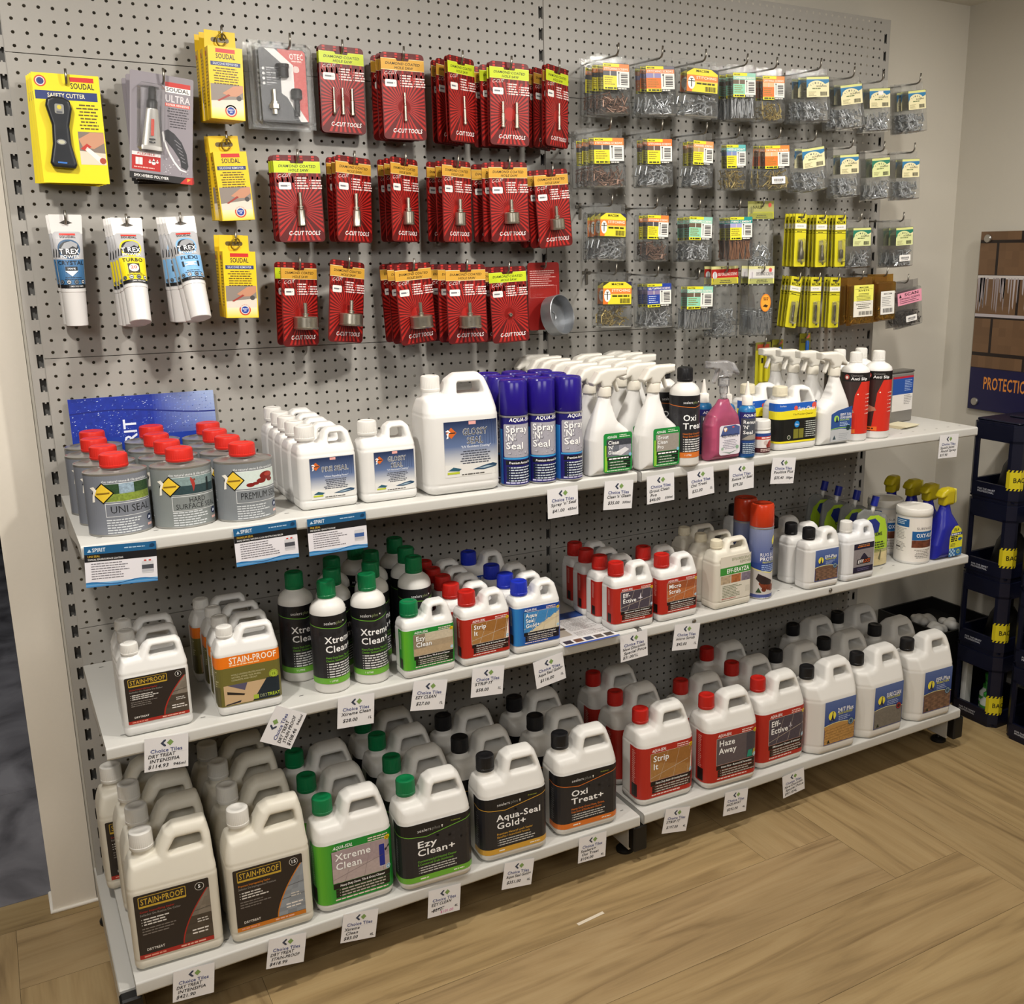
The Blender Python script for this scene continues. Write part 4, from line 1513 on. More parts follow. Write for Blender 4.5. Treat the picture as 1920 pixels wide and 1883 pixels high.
jug_recipe('effpl1', '1S', 'black', jug_front('1S', art_seal('EFF-Plus', 'REMOVER', 'brick', 82, 88), -0.034, 0.022))
jug_recipe('efflock', '1S', 'white', jug_front('1S', art_efflock(), -0.030, 0.022), m=mat('hazy_white_hdpe', '#dfe0e2', 0.36))
jug_recipe('erayza', '1D', 'cream', jug_wrap('1D', art_erayza(), z0=0.022, u0=0.046), m=cream)
jug_recipe('preseal1', '1G', 'white', jug_wrap('1G', art_spirit('PRE SEAL', '"Water Repelling Pores"', 92, 84), z0=0.022, u0=0.038))
jug_recipe('glossy1', '1G', 'white', jug_wrap('1G', art_spirit('GLOSSY|SEAL', '"UV Resistant Coating"', 88, 84), z0=0.022, u0=0.035))
jug_recipe('glossy4', '4G', 'white', jug_wrap('4G', art_spirit('GLOSSY|SEAL', '"UV Resistant Coating"', 126, 120), z0=0.038, u0=0.047))
jug_recipe('sureclean', '1C', 'cream', jug_wrap('1C', art_sureclean(), z0=0.020))

# ------------------------------------------------------------------ turned bottles, tins and aerosols
body_b = MB().lathe([(0.034, 0), (0.0368, 0.003), (0.037, 0.006), (0.037, 0.172), (0.0362, 0.181), (0.032, 0.190), (0.0245, 0.197), (0.0185, 0.2005), (0.0178, 0.207)], 48)
bottle_me = body_b.mesh('body', hdpe, 50)


def art_bottle(name, acc, s1, s2, W=205, H=150):
    d = Dec(W, H, len(name))
    FW, side = 105, 50
    d.rect(0, 0, W, H, '#27272b', 0)
    a = side
    ye = H * 0.845
    mid = W / 2
    d.poly([(0, H), (0, ye + 4), (a, ye), (mid, ye - 5), (mid, H)], '#161619', 1).poly([(mid, H), (mid, ye - 5), (W - a, ye + 6), (W, ye + 8), (W, H)], '#161619', 1)
    d.poly([(0, ye + 2.5), (a, ye - 1.5), (mid, ye - 6.5), (mid, ye - 5), (a, ye), (0, ye + 4)], acc, 2)
    d.poly([(mid, ye - 6.5), (W - a, ye + 4.5), (W, ye + 6.5), (W, ye + 8), (W - a, ye + 6), (mid, ye - 5)], acc, 2)
    R = random.Random(9)
    for k in range(14):
        x, y = R.uniform(a, W - a), H * R.uniform(0.62, 0.76)
        d.poly([(x + 5 * math.cos(PI * i / 3), y + 5 * math.sin(PI * i / 3)) for i in range(6)], '#202024' if k % 2 else '#2d2d32', 1)
    d.text('sealers', a + 22, ye + 4, 6.4, '#ececec', 3, 'r', 'l', 24)
    d.text('plus', a + 47, ye + 4, 6.4, '#8e9a6a', 3, 'r', 'l', 14)
    d.circ(a + 65, ye + 7.5, 1.8, '#f0efe8', 3, 12)
    for k, s in enumerate(name.split('|')):
        d.text(s, a + 22, H * 0.60 - k * 20, 14, '#ffffff', 4, 'b', 'l', 10.4 * len(s) + 4)
    d.text(s1, a + 22, H * 0.375, 4.2, acc, 3, 'b', 'l', 66)
    d.text(s2, a + 22, H * 0.33, 4.2, acc, 3, 'b', 'l', 66)
    d.lines(a + 23, H * 0.285, a + 88, 6, 5.6, 2.8, '#dedede', 3, bullet=True, rag=0.25)
    d.rect(0, 0, W, 13, acc, 2)
    d.text('1 LITRE', a + 26, 4.5, 3.6, '#f6f6ee', 3, 'b', 'l')
    d.lines(6, H * 0.6, 30, 12, 5, 1.6, '#77777a', 2)
    d.lines(W - 34, H * 0.6, W - 6, 12, 5, 1.6, '#77777a', 2)
    return d


def cyl_label(dec, r, z0, ry=None, a0=None, m=None):
    a0 = -math.degrees(dec.w / 2000 / r) if a0 is None else a0
    return dec.mesh('label', mp_cyl(r, z0, a0, ry), [k * 5 for k in range(1, int(dec.w / 5) + 1)], m=m)


RECIPE['xtreme1'] = [('body', bottle_me, (0, 0, 0)), ('cap', cap_mesh(0.0193, 0.036, 'green'), (0, 0, 0.203)), ('label', cyl_label(art_bottle('Xtreme|Clean+', '#6fb23a', 'Heavy Duty Stone, Tile & Grout', 'Cleaner, Sanitiser & Disinfectant'), 0.037, 0.022), (0, 0, 0))]
RECIPE['oxi1'] = [('body', bottle_me, (0, 0, 0)), ('cap', cap_mesh(0.0193, 0.034, 'black'), (0, 0, 0.203)), ('label', cyl_label(art_bottle('Oxi|Treat', '#d8752c', 'Heavy Duty Grout Haze, Grime,', 'Soap Scum & Disinfectant'), 0.037, 0.022), (0, 0, 0))]

anti_me = MB().lathe([(0.035, 0), (0.038, 0.003), (0.0385, 0.006), (0.0385, 0.188), (0.036, 0.196), (0.027, 0.204), (0.018, 0.208), (0.0165, 0.213)], 48).mesh('body', hdpe_cool, 50)


def art_anti():
    W, H = 210, 166
    d = Dec(W, H, 12)
    d.rect(0, 0, W, H, '#cf2f20', 0)
    d.rect(0, H - 24, W, H, '#171413', 2)
    d.poly([(0, 0), (84, 0), (96, H - 60), (112, H - 24), (0, H - 24)], '#3a2a28', 1)
    d.poly([(34, 55), (70, 74), (92, 66), (96, 58), (70, 52), (50, 44)], '#b08068', 2)
    d.circ(104, H - 58, 2.0, '#fff4e0', 3, 8)
    d.circ(72, H - 12, 7, '#b8423a', 3, 18).circ(72, H - 13, 4, '#efe2da', 4, 12)
    d.text('Domestic', 84, H - 10, 5, '#9d9896', 3, 'r', 'l', 32)
    d.text('Anti Slip', 84, H - 19.5, 7, '#ffffff', 3, 'b', 'l', 46)
    for k in range(6):
        d.text('x', 128, H - 60 - k * 10.5, 4, '#ffffff', 3, 'r')
        d.lines(134, H - 60 - k * 10.5, 154, 1, 1, 3, '#f3cfc6', 3)
    d.rect(70, 2, 100, 13, '#e2702a', 3)
    d.lines(74, 6, 96, 1, 1, 3.4, '#3a1d12', 4)
    return d


RECIPE['antislip'] = [('body', anti_me, (0, 0, 0)), ('cap', cap_mesh(0.0172, 0.030, 'white'), (0, 0, 0.210)), ('label', cyl_label(art_anti(), 0.0385, 0.021), (0, 0, 0))]

tinplate = mat('tinplate', '#b5b4b0', 0.34, 0.7)


def aerosol(capcol, ztop, zc, r=0.0325):
    b = MB().lathe([(r - 0.002, 0), (r, 0.0015), (r, 0.004), (r - 0.0012, 0.005), (r - 0.0012, zc - 0.006), (r, zc - 0.005), (r, zc - 0.002), (r - 0.003, zc)], 44).mesh('can', tinplate, 40)
    c = MB().lathe([(r - 0.0008, 0), (r - 0.0003, 0.001), (r - 0.0015, ztop - zc - 0.006), (r - 0.004, ztop - zc - 0.001), (r - 0.007, ztop - zc), (r - 0.009, ztop - zc - 0.0015), (0.0001, ztop - zc - 0.0015)], 44).mesh('cap', mat('aerosol_cap_' + capcol[1:], capcol, 0.22), 40)
    return b, c


def art_spray():
    W, H = 200, 155
    d = Dec(W, H, 31)
    a = 50
    d.rect(0, 0, W, H, '#1e1a6a', 0)
    d.grad(20, 0, a + 8, H * 0.80, '#2c6cc4', '#2a86cf', 1)
    d.poly([(20, H), (34, H), (26, 0), (20, 0)], '#e6e6ee', 2)
    d.rect(0, 0, 20, H, '#e9e9ec', 2)
    d.lines(3, H * 0.9, 18, 22, 6, 2, '#9a9aa6', 3)
    d.grad(a + 78, 0, W, H * 0.8, '#2a2a86', '#1e1a6a', 1)
    d.text('AQUA-SEAL', a + 26, H * 0.915, 8, '#ffffff', 3, 'b', 'l', 62, 0.2)
    R = random.Random(4)
    d.rrect(a + 12, H * 0.40, a + 92, H * 0.875, 3, '#a5a3ad', 2)
    for k in range(46):
        r = R.choice((0.8, 1.2, 1.8, 2.8, 3.6))
        x, y = R.uniform(a + 17, a + 87), R.uniform(H * 0.43, H * 0.84)
        d.circ(x, y, r, '#77747f', 3, 10).circ(x - 0.25 * r, y + 0.3 * r, r * 0.72, '#c3c2cb', 4, 10)
    for k, s in enumerate(('Spray', "'N'", 'Seal')):
        y = H * 0.76 - k * 18.5
        d.text(s, a + 18.8, y - 0.8, 14.5, '#3f3f48', 5, 'b', 'l', {0: 52, 1: 23, 2: 41}[k])
        d.text(s, a + 18, y, 14.5, '#ffffff', 6, 'b', 'l', {0: 52, 1: 23, 2: 41}[k])
    d.rect(a + 10, H * 0.37, a + 96, H * 0.395, '#3d9ad6', 3)
    d.rect(a + 16, H * 0.29, a + 96, H * 0.355, '#10131c', 3)
    d.text('Premium Aerosol Sealer', a + 24, H * 0.305, 5, '#ffffff', 4, 'b', 'l', 64, 0.2)
    for k in range(6):
        d.rect(a + 18, H * (0.235 - 0.038 * k), a + 96, H * (0.266 - 0.038 * k), '#12202c', 3)
        d.lines(a + 24, H * (0.243 - 0.038 * k), a + 88, 1, 1, 2.6, '#cdd6e2', 4, bullet=True)
    d.lines(a + 16, H * 0.02, a + 80, 1, 1, 3, '#c9c6e6', 3)
    return d


_b, _c = aerosol('#25187c', 0.236, 0.160)
RECIPE['sprayseal'] = [('can', _b, (0, 0, 0)), ('cap', _c, (0, 0, 0.160)), ('label', cyl_label(art_spray(), 0.0313, 0.0045), (0, 0, 0))]


def art_rug():
    W, H = 200, 192
    d = Dec(W, H, 21)
    a = 50
    d.grad(0, H * 0.42, W, H, '#2c4790', '#8d96b8', 0)
    d.rect(0, 0, W, H * 0.42, '#c9c4c0', 0)
    for k in range(12):
        x0, x1 = k / 12, (k + 1) / 12
        y0, y1 = H * (0.36 + 0.24 * abs(x0 - 0.5)), H * (0.36 + 0.24 * abs(x1 - 0.5))
        d.poly([(W * x0, y0), (W * x1, y1), (W * x1, H * 0.5), (W * x0, H * 0.5)], '#2c4790', 1)
        d.poly([(W * x0, y0 - 3), (W * x1, y1 - 3), (W * x1, y1), (W * x0, y0)], '#e8e08a', 2)
    d.circ(W / 2 + 16, H * 0.80, 15, '#f2e545', 2, 24)
    d.poly([(W / 2, H * 0.71), (W / 2 + 34, H * 0.71), (W / 2 + 26, H * 0.75), (W / 2 + 22, H * 0.85), (W / 2 + 26, H * 0.88), (W / 2 + 17, H * 0.88), (W / 2 + 12, H * 0.78)], '#141c38', 3)
    d.text('Sure Seal', W / 2 + 14, H * 0.675, 6, '#16245a', 3, 'b', 'c', 40, 0.15)
    d.text('RUG & CARPET', a + 17, H * 0.595, 9, '#ffffff', 3, 'r', 'l', 82)
    d.text('PROTECTOR', a + 17, H * 0.53, 9.5, '#ffffff', 3, 'b', 'l', 80)
    d.text('PROTECTS & REPELS', a + 24, H * 0.495, 4.2, '#dfe06a', 3, 'b', 'l', 60)
    d.lines(a + 22, H * 0.46, a + 80, 4, 5, 2.4, '#a9c0ea', 3)
    d.poly([(a + 8, H * 0.27), (a + 14, H * 0.35), (a + 34, H * 0.30), (a + 56, H * 0.235), (a + 50, H * 0.18), (a + 22, H * 0.20)], '#2d2224', 3)
    for k in range(16):
        x, y = a + d.R.uniform(20, 78), H * d.R.uniform(0.10, 0.22)
        d.circ(x, y, d.R.uniform(5, 10), d.R.choice(('#7d3a24', '#6a2d1c', '#8c4a30')), 2, 10)
    d.poly([(a + 8, 14), (a + 24, 14), (a + 16, 28)], '#2f4a2a', 4)
    d.rect(0, 0, W, 9, '#4b5590', 2)
    d.circ(a + 86, H * 0.40, 9, '#5a6d80', 4, 20)
    return d


_b, _c = aerosol('#c23a1c', 0.257, 0.197)
RECIPE['rug'] = [('can', _b, (0, 0, 0)), ('cap', _c, (0, 0, 0.197)), ('label', cyl_label(art_rug(), 0.0313, 0.0045), (0, 0, 0))]

# oval sealer tins
SX_, SY_ = 0.0555, 0.0435
tin_me = MB().lathe([(0.97, 0), (1.0, 0.0012), (1.0, 0.003), (0.985, 0.0045), (0.985, 0.114), (1.0, 0.1155), (1.0, 0.118), (0.975, 0.1185), (0.95, 0.116), (0.55, 0.1165), (0.46, 0.120), (0.42, 0.121), (0.42, 0.126)], 60, sx=SX_, sy=SY_).mesh('tin', tinplate, 40)


def art_can(name, pic, cols):
    W, H = 262, 110
    d = Dec(W, H, len(name))
    a = 82                                                    # left end of the front panel
    g = cols
    d.rect(0, 0, W, H, g, 0)
    d.text('the natural stone & tile specialists', a + 20, H * 0.885, 4.4, '#dfe2e4', 2, 'b', 'l', 84)
    y0, y1 = H * 0.56, H * 0.86
    x0, x1 = a + 22, a + 110
    R = random.Random(len(name))
    d.rect(x0 - 0.7, y0 - 0.7, x1 + 0.7, y1 + 0.7, '#e8eaea', 1)

    def pf(u, v):
        if pic == 'uni':
            return noisecol('#7d8f3a' if v < 0.45 else '#2f4a2c' if (u > 0.6 or u < 0.3) else '#8fa4b4', 0.22, R)
        if pic == 'hard':
            return noisecol('#2f4448' if v < 0.5 else '#7f9494', 0.12, R)
        return noisecol('#cfdcd6', 0.03, R)
    d.pix(x0, y0, x1, y1, pf, 30, 14, 2)
    if pic == 'hard':
        d.poly([(x0 + 40, y0 + 4), (x0 + 44, y0 + 18), (x0 + 42, y0 + 26), (x0 + 36, y0 + 33), (x0 + 35, y0 + 27), (x0 + 38, y0 + 16)], '#a63a32', 3).circ(x0 + 43, y0 + 27, 2.2, '#7d4a3a', 3, 10)
        d.poly([(x0 + 66, y0 + 2), (x0 + 72, y0 + 2), (x0 + 72, y1 - 4), (x0 + 67, y1 - 6)], '#1d2426', 3)
    if pic == 'prem':
        for cx, cy, rx, ry in ((62, 21, 15, 8), (50, 12, 10, 5), (28, 6, 8, 4), (70, 12, 7, 4), (38, 8, 7, 3)):
            d.circ(x0 + cx, y0 + cy, rx, '#7d1f1a', 3, 18, ry)
        d.circ(x0 + 66, y0 + 23, 9, '#a83a30', 4, 16, 4)
    x, y, r = a + 20, (y0 + y1) / 2, 20
    d.poly([(x - r, y), (x, y - r), (x + r, y), (x, y + r)], '#111111', 4)
    d.poly([(x - r * 0.86, y), (x, y - r * 0.86), (x + r * 0.86, y), (x, y + r * 0.86)], '#e9c53a', 5)
    d.poly([(x - r * 1.15, y + r * 0.5), (x - r * 0.75, y + r * 0.62), (x - r * 0.5, y + r * 0.3), (x - r * 0.72, y - r * 0.2), (x - r * 0.75, y - r * 0.8), (x - r * 1.0, y - r * 0.85), (x - r * 0.92, y - r * 0.2), (x - r * 0.8, y + r * 0.2)], '#f4efe4', 6)
    d.poly([(x - r * 0.55, y + r * 0.02), (x + r * 0.6, y + r * 0.1), (x + r * 0.6, y - r * 0.06), (x - r * 0.55, y - r * 0.14)], '#8a6a1d', 6)
    bx0, bx1 = a + 22, a + 111
    nm = name.split('|')
    by0 = H * (0.30 if len(nm) == 1 else 0.27)
    d.rect(bx0, by0, bx1, H * 0.53, '#e8eaea', 1).rect(bx0 + 0.9, by0 + 0.9, bx1 - 0.9, H * 0.53 - 0.9, g, 2)
    if len(nm) == 1:
        L = 74 if len(name) < 10 else 84
        d.text(name, bx0 + 8, by0 + 7, 13, '#1b1d20', 3, 'r', 'l', L)
    else:
        d.text(nm[0], bx0 + 30, by0 + 15.5, 9.5, '#1b1d20', 3, 'r', 'l', 32)
        d.text(nm[1], bx0 + 6, by0 + 4, 9.5, '#1b1d20', 3, 'r', 'l', 80)
    d.lines(a + 22, H * 0.235, a + 88, 6, 4.8, 2.2, '#cfd3d6', 2, rag=0.3)
    d.circ(a + 103, H * 0.20, 6.5, '#16244a', 3, 18)
    d.poly([(a + 99, H * 0.17), (a + 106, H * 0.18), (a + 107, H * 0.215), (a + 101, H * 0.225)], '#cfd6e6', 4)
    d.rect(a + 97, H * 0.06, a + 110, H * 0.10, '#e8b9b0', 3)
    d.rect(8, H * 0.6, 60, H * 0.85, '#8b9096', 1)
    d.lines(10, H * 0.5, 62, 10, 4.6, 1.8, '#c3c7ca', 2)
    d.circ(12, H * 0.72, 6, '#c8402c', 2, 16)
    return d


def mp_oval(rx, ry, z0, w):
    """Arc-length parameter around an oval can, centred on its front."""
    ths = np.linspace(-PI, PI, 721)
    px, py = rx * np.sin(ths), -ry * np.cos(ths)
    s = np.concatenate([[0], np.cumsum(np.hypot(np.diff(px), np.diff(py)))])
    s -= s[360]

    def f(u, v, o):
        t = np.interp(u - w / 2000, s, ths)
        return ((rx + o) * math.sin(t), -(ry + o) * math.cos(t), z0 + v)
    return f


for key, nm, pic, g in (('can_uni', 'UNI SEAL', 'uni', '#777b84'), ('can_hard', 'HARD|SURFACE SEAL', 'hard', '#7f8584'), ('can_prem', 'PREMIUM SEAL', 'prem', '#7c8185')):
    dd = art_can(nm, pic, g)
    RECIPE[key] = [('tin', tin_me, (0, 0, 0)), ('cap', cap_mesh(0.0250, 0.025, 'red', ms=mat('bright_red_cap', '#d22d24', 0.35)), (0, 0, 0.124)),
                   ('label', dd.mesh('label', mp_oval(SX_ * 0.985, SY_ * 0.985, 0.004, dd.w), [k * 4 for k in range(1, 66)]), (0, 0, 0))]

# tubs and small bottles
tub_me = MB().lathe([(0.049, 0), (0.0515, 0.003), (0.052, 0.006), (0.0505, 0.146)], 48).mesh('tub', hdpe_cool, 50)
tublid = MB().lathe([(0.0525, 0), (0.0532, 0.001), (0.0532, 0.014), (0.0522, 0.0165), (0.0522, 0.019), (0.0505, 0.0215), (0.047, 0.0215), (0.045, 0.0195), (0.0001, 0.0195)], 64).mesh('lid', mat('white_lid_plastic', '#eae7e0', 0.35), 40)


def art_oxy():
    W, H = 280, 132
    d = Dec(W, H, 41)
    d.rect(0, 0, W, H, '#ece7e0', 0)
    a = 62
    d.rect(a, H * 0.79, a + 44, H * 0.97, '#1f5f9a', 1)
    d.lines(a + 4, H * 0.92, a + 40, 3, 5, 2.4, '#cfe0f0', 2)
    d.lines(a + 2, H * 0.74, a + 40, 8, 4.4, 1.5, '#8f8a84', 2)
    d.lines(a + 2, H * 0.42, a + 40, 7, 4.2, 1.5, '#8f8a84', 2)
    d.rect(a + 2, H * 0.30, a + 20, H * 0.33, '#4a4642', 2)
    b = a + 56
    d.text('SURFACE', b + 10, H * 0.74, 7, '#55505c', 2, 'r', 'l', 50)
    d.rect(b - 2, H * 0.50, b + 66, H * 0.70, '#1d5f9e', 1)
    d.text('OXY-KLEEN', b + 10, H * 0.565, 11, '#ffffff', 3, 'b', 'l', 74)
    d.pix(b - 2, H * 0.33, b + 66, H * 0.495, lambda u, v: noisecol('#6a3a28', 0.3, d.R), 12, 4, 1)
    d.lines(b + 6, H * 0.27, b + 60, 6, 4.8, 1.8, '#77726c', 2, al='c')
    d.lines(b + 90, H * 0.8, b + 150, 14, 6, 2, '#9a958e', 2)
    return d


RECIPE['oxy'] = [('tub', tub_me, (0, 0, 0)), ('lid', tublid, (0, 0, 0.1455)), ('label', cyl_label(art_oxy(), 0.0517, 0.008), (0, 0, 0))]
jar_me = MB().lathe([(0.025, 0), (0.0268, 0.002), (0.0268, 0.060), (0.025, 0.064)], 36).mesh('jar', hdpe_cool, 50)


def art_jar():
    d = Dec(110, 50, 3)
    d.rect(0, 0, 110, 50, '#e6e0dc', 0).rect(0, 42, 110, 50, '#2a4a8e', 1).rect(0, 34, 110, 42, '#c43a30', 1)
    d.circ(64, 22, 9, '#a8302a', 2).circ(50, 26, 6, '#c9b6b0', 2).circ(56, 18, 5, '#8a2a22', 3)
    d.rect(0, 0, 110, 13, '#4a1f24', 1).lines(36, 8, 80, 2, 4, 1.8, '#e6cfc8', 2).lines(38, 37, 76, 1, 1, 3, '#ffe8e0', 2)
    return d


RECIPE['jar'] = [('jar', jar_me, (0, 0, 0)), ('lid', cap_mesh(0.0268, 0.026, 'white'), (0, 0, 0.0625)), ('label', cyl_label(art_jar(), 0.0268, 0.006), (0, 0, 0))]
drop_me = MB().lathe([(0.020, 0), (0.022, 0.002), (0.022, 0.118), (0.019, 0.127), (0.012, 0.131), (0.011, 0.134)], 36).mesh('bottle', mat('blue_bottle_plastic', '#1d6fa8', 0.3), 50)
nozzle_me = MB().lathe([(0.0135, 0), (0.0135, 0.020), (0.0115, 0.023), (0.0075, 0.024), (0.0025, 0.058), (0.0001, 0.059)], 36, ribs=0.0005, rib_rng=(0.001, 0.019)).mesh('nozzle_cap', mat('white_nozzle', '#eeeae2', 0.35), 40)


def art_drop():
    W, H = 132, 112
    d = Dec(W, H, 14)
    d.grad(0, 0, W, H, '#1d4f8e', '#2a2a72', 0)
    d.grad(0, 0, 34, H, '#2c8ac4', '#1d5fa8', 1)
    d.text('AQUA-SEAL', 46, H * 0.90, 6.5, '#ffffff', 3, 'b', 'l', 46, 0.2)
    d.rect(40, H * 0.36, 98, H * 0.86, '#4a4e58', 2)
    d.poly([(42, H * 0.38), (96, H * 0.38), (96, H * 0.52), (60, H * 0.48)], '#9a948c', 3)
    for k, s in enumerate(('Renue', "'N'", 'Seal')):
        d.text(s, 46, H * 0.74 - k * 13, 8.5, '#ffffff', 4, 'b', 'l', (36, 15, 26)[k])
    for k in range(6):
        d.rect(42, H * (0.27 - 0.042 * k), 98, H * (0.305 - 0.042 * k), '#14304a', 3)
        d.lines(46, H * (0.28 - 0.042 * k), 92, 1, 1, 1.8, '#c9d8ea', 4)
    return d


RECIPE['renue'] = [('bottle', drop_me, (0, 0, 0)), ('nozzle_cap', nozzle_me, (0, 0, 0.132)), ('label', cyl_label(art_drop(), 0.022, 0.004), (0, 0, 0))]


# ------------------------------------------------------------------ trigger sprays
def ext(pts, hy, rp, k):
    return lambda x, y, z: smax(poly2(x, z, pts, rp), np.abs(y) - hy, k)


def spray_body(pts, D, zs, hd1, zt, m, rc=0.013, grips=None, neck=(0, 0.0125, 0.17, 0.19)):
    xs = [p[0] for p in pts]
    Wd = max(abs(min(xs)), abs(max(xs)))

    def f(x, y, z):
        t = np.clip((z - zs) / (zt - zs), 0, 1)
        t = t * t * (3 - 2 * t)
        hd = D / 2 + (hd1 - D / 2) * t
        d = smax(poly2(x, z, pts, 0.006), np.abs(y) - hd, 0.026)
        if grips:
            for gx, gz in grips:
                d = smax(d, -(np.sqrt((x - gx) ** 2 + (z - gz) ** 2) - 0.010), 0.006)
        return smin(d, cyl(x, y, z, neck[0], 0, neck[1], neck[2], neck[3]), 0.004)
    V, F = surf(f, (-Wd - 0.008, -D / 2 - 0.006, -0.006), (Wd + 0.008, D / 2 + 0.006, neck[3] + 0.008), 0.002)
    return mesh('bottle', V, F, m, True)


sp_pts = [(-0.057, 0), (0.057, 0), (0.056, 0.090), (0.050, 0.103), (0.024, 0.124), (0.019, 0.142), (0.012, 0.170), (0.008, 0.186), (-0.022, 0.186), (-0.030, 0.165), (-0.050, 0.108), (-0.056, 0.085)]
spray_me = spray_body(sp_pts, 0.056, 0.105, 0.0155, 0.18, hdpe_cool, grips=[(0.0255, 0.137), (0.0225, 0.153), (0.0185, 0.168)], neck=(-0.007, 0.0125, 0.17, 0.196))
col_me = MB().lathe([(0.0165, 0), (0.0165, 0.018), (0.0150, 0.021), (0.012, 0.0215)], 48, ribs=0.0007, rib_rng=(0.001, 0.017)).mesh('collar', mat('ivory_collar', '#d6d1c4', 0.4), 40)
hd_pts = [(-0.013, 0.203), (0.012, 0.203), (0.014, 0.212), (0.026, 0.224), (0.054, 0.229), (0.055, 0.247), (0.000, 0.247), (-0.022, 0.240), (-0.040, 0.216), (-0.036, 0.208), (-0.018, 0.215)]
ivory = mat('ivory_trigger_plastic', '#d8d5cc', 0.36)


def sdf_mesh(name, f, lo, hi, h, m):
    V, F = surf(f, lo, hi, h)
    return mesh(name, V, F, m, True)


head_me = sdf_mesh('trigger_head', ext(hd_pts, 0.0145, 0.002, 0.008), (-0.048, -0.020, 0.196), (0.064, 0.020, 0.256), 0.0015, ivory)
lv_pts = [(0.018, 0.228), (0.026, 0.228), (0.030, 0.212), (0.037, 0.194), (0.032, 0.190), (0.024, 0.208)]
lever_me = sdf_mesh('trigger', ext(lv_pts, 0.007, 0.001, 0.004), (0.012, -0.012, 0.183), (0.045, 0.012, 0.235), 0.0014, ivory)


def mirror_me(me, name):
    m = me.copy()
    m.name = name
    m.transform(Matrix.Scale(-1, 4, (1, 0, 0)))
    m.flip_normals()
    return m


def art_clean(name, pic):
    W, H = 78, 92
    d = Dec(W, H, len(name))
    d.rrect(0, 0, W, H, 6, '#1f8a3c', 0)
    d.rect(3, 3, 10, H * 0.7, '#8cc63a', 1)
    d.text('AQUA-SEAL', W * 0.12, H * 0.875, 5.2, '#ffffff', 3, 'b', 'l', 27, 0.25)
    d.lines(W * 0.55, H * 0.93, W * 0.92, 2, 4, 1.8, '#d8ecd0', 3)
    d.pix(W * 0.10, H * 0.40, W * 0.97, H * 0.84, pic_fn(pic), 18, 14, 1)
    if pic == 'kitchen':
        d.poly([(W * 0.28, H * 0.46), (W * 0.75, H * 0.62), (W * 0.9, H * 0.55), (W * 0.62, H * 0.42)], '#e2e2e6', 2)
    nm = name.split('|')
    for k, s in enumerate(nm):
        d.text(s, W * 0.155 + 0.5, H * 0.715 - k * 11.5 - 0.4, 8.2, '#333333', 3, 'b')
        d.text(s, W * 0.155, H * 0.715 - k * 11.5, 8.2, '#ffffff', 4, 'b')
    d.circ(W * 0.93, H * 0.42, 4, '#7fb9d6', 4)
    d.rect(W * 0.12, H * 0.30, W * 0.95, H * 0.385, '#10140f', 2)
    d.lines(W * 0.18, H * 0.325, W * 0.88, 1, 1, 3.2, '#ffffff', 3, rag=0.05)
    for k in range(3):
        d.rect(W * 0.14, H * (0.225 - 0.07 * k), W * 0.94, H * (0.285 - 0.07 * k), '#16201a', 2)
        d.lines(W * 0.18, H * (0.24 - 0.07 * k), W * 0.88, 1, 1, 2.4, '#b9c9b4', 3, bullet=True)
    d.lines(W * 0.12, H * 0.03, W * 0.9, 1, 1, 2, '#d8ecd0', 3)
    return d


def art_gts():
    W, H = 74, 92
    d = Dec(W, H, 77)
    pts = [(0, H * 0.80), (W * 0.3, H * 0.90), (W, H), (W, 0), (0, 0)]
    d.poly(pts, '#2a4f92', 0)
    d.poly([(0, 0), (W, 0), (W, H * 0.30), (W * 0.5, H * 0.36), (0, H * 0.34)], '#b9bcc0', 1)
    for k in range(8):
        a, b = k / 8, (k + 1) / 8
        y = lambda t: H * (0.33 + 0.05 * math.sin(PI * (0.1 + 0.8 * t)))
        d.poly([(W * a, y(a)), (W * b, y(b)), (W * b, y(b) + 2), (W * a, y(a) + 2)], '#8fc24a', 2)
    d.circ(W * 0.25, H * 0.66, 9, '#9fcf5a', 2, 24)
    d.poly([(W * 0.18, H * 0.56), (W * 0.36, H * 0.56), (W * 0.31, H * 0.62), (W * 0.29, H * 0.72), (W * 0.24, H * 0.70), (W * 0.23, H * 0.62)], '#14264e', 3)
    d.text('GROUT, TILE &', W * 0.42, H * 0.74, 6, '#ffffff', 3, 'b', 'l', 40)
    d.text('STONE CLEANER', W * 0.42, H * 0.65, 6, '#ffffff', 3, 'b', 'l', 42)
    d.text('SPRAY & SHINE', W * 0.42, H * 0.59, 4, '#b6d66a', 3, 'b', 'l', 34)
    d.lines(W * 0.42, H * 0.53, W * 0.9, 3, 4, 1.8, '#bcd0ee', 3)
    d.circ(W * 0.84, H * 0.37, 7.5, '#1f5a3c', 4, 20).circ(W * 0.84, H * 0.37, 6.2, '#16303c', 5, 20)
    d.poly([(W * 0.1, 5), (W * 0.26, 5), (W * 0.18, 17)], '#3a4a52', 3)
    d.lines(W * 0.4, H * 0.2, W * 0.9, 4, 5, 1.6, '#9aa0a6', 2)
    return d


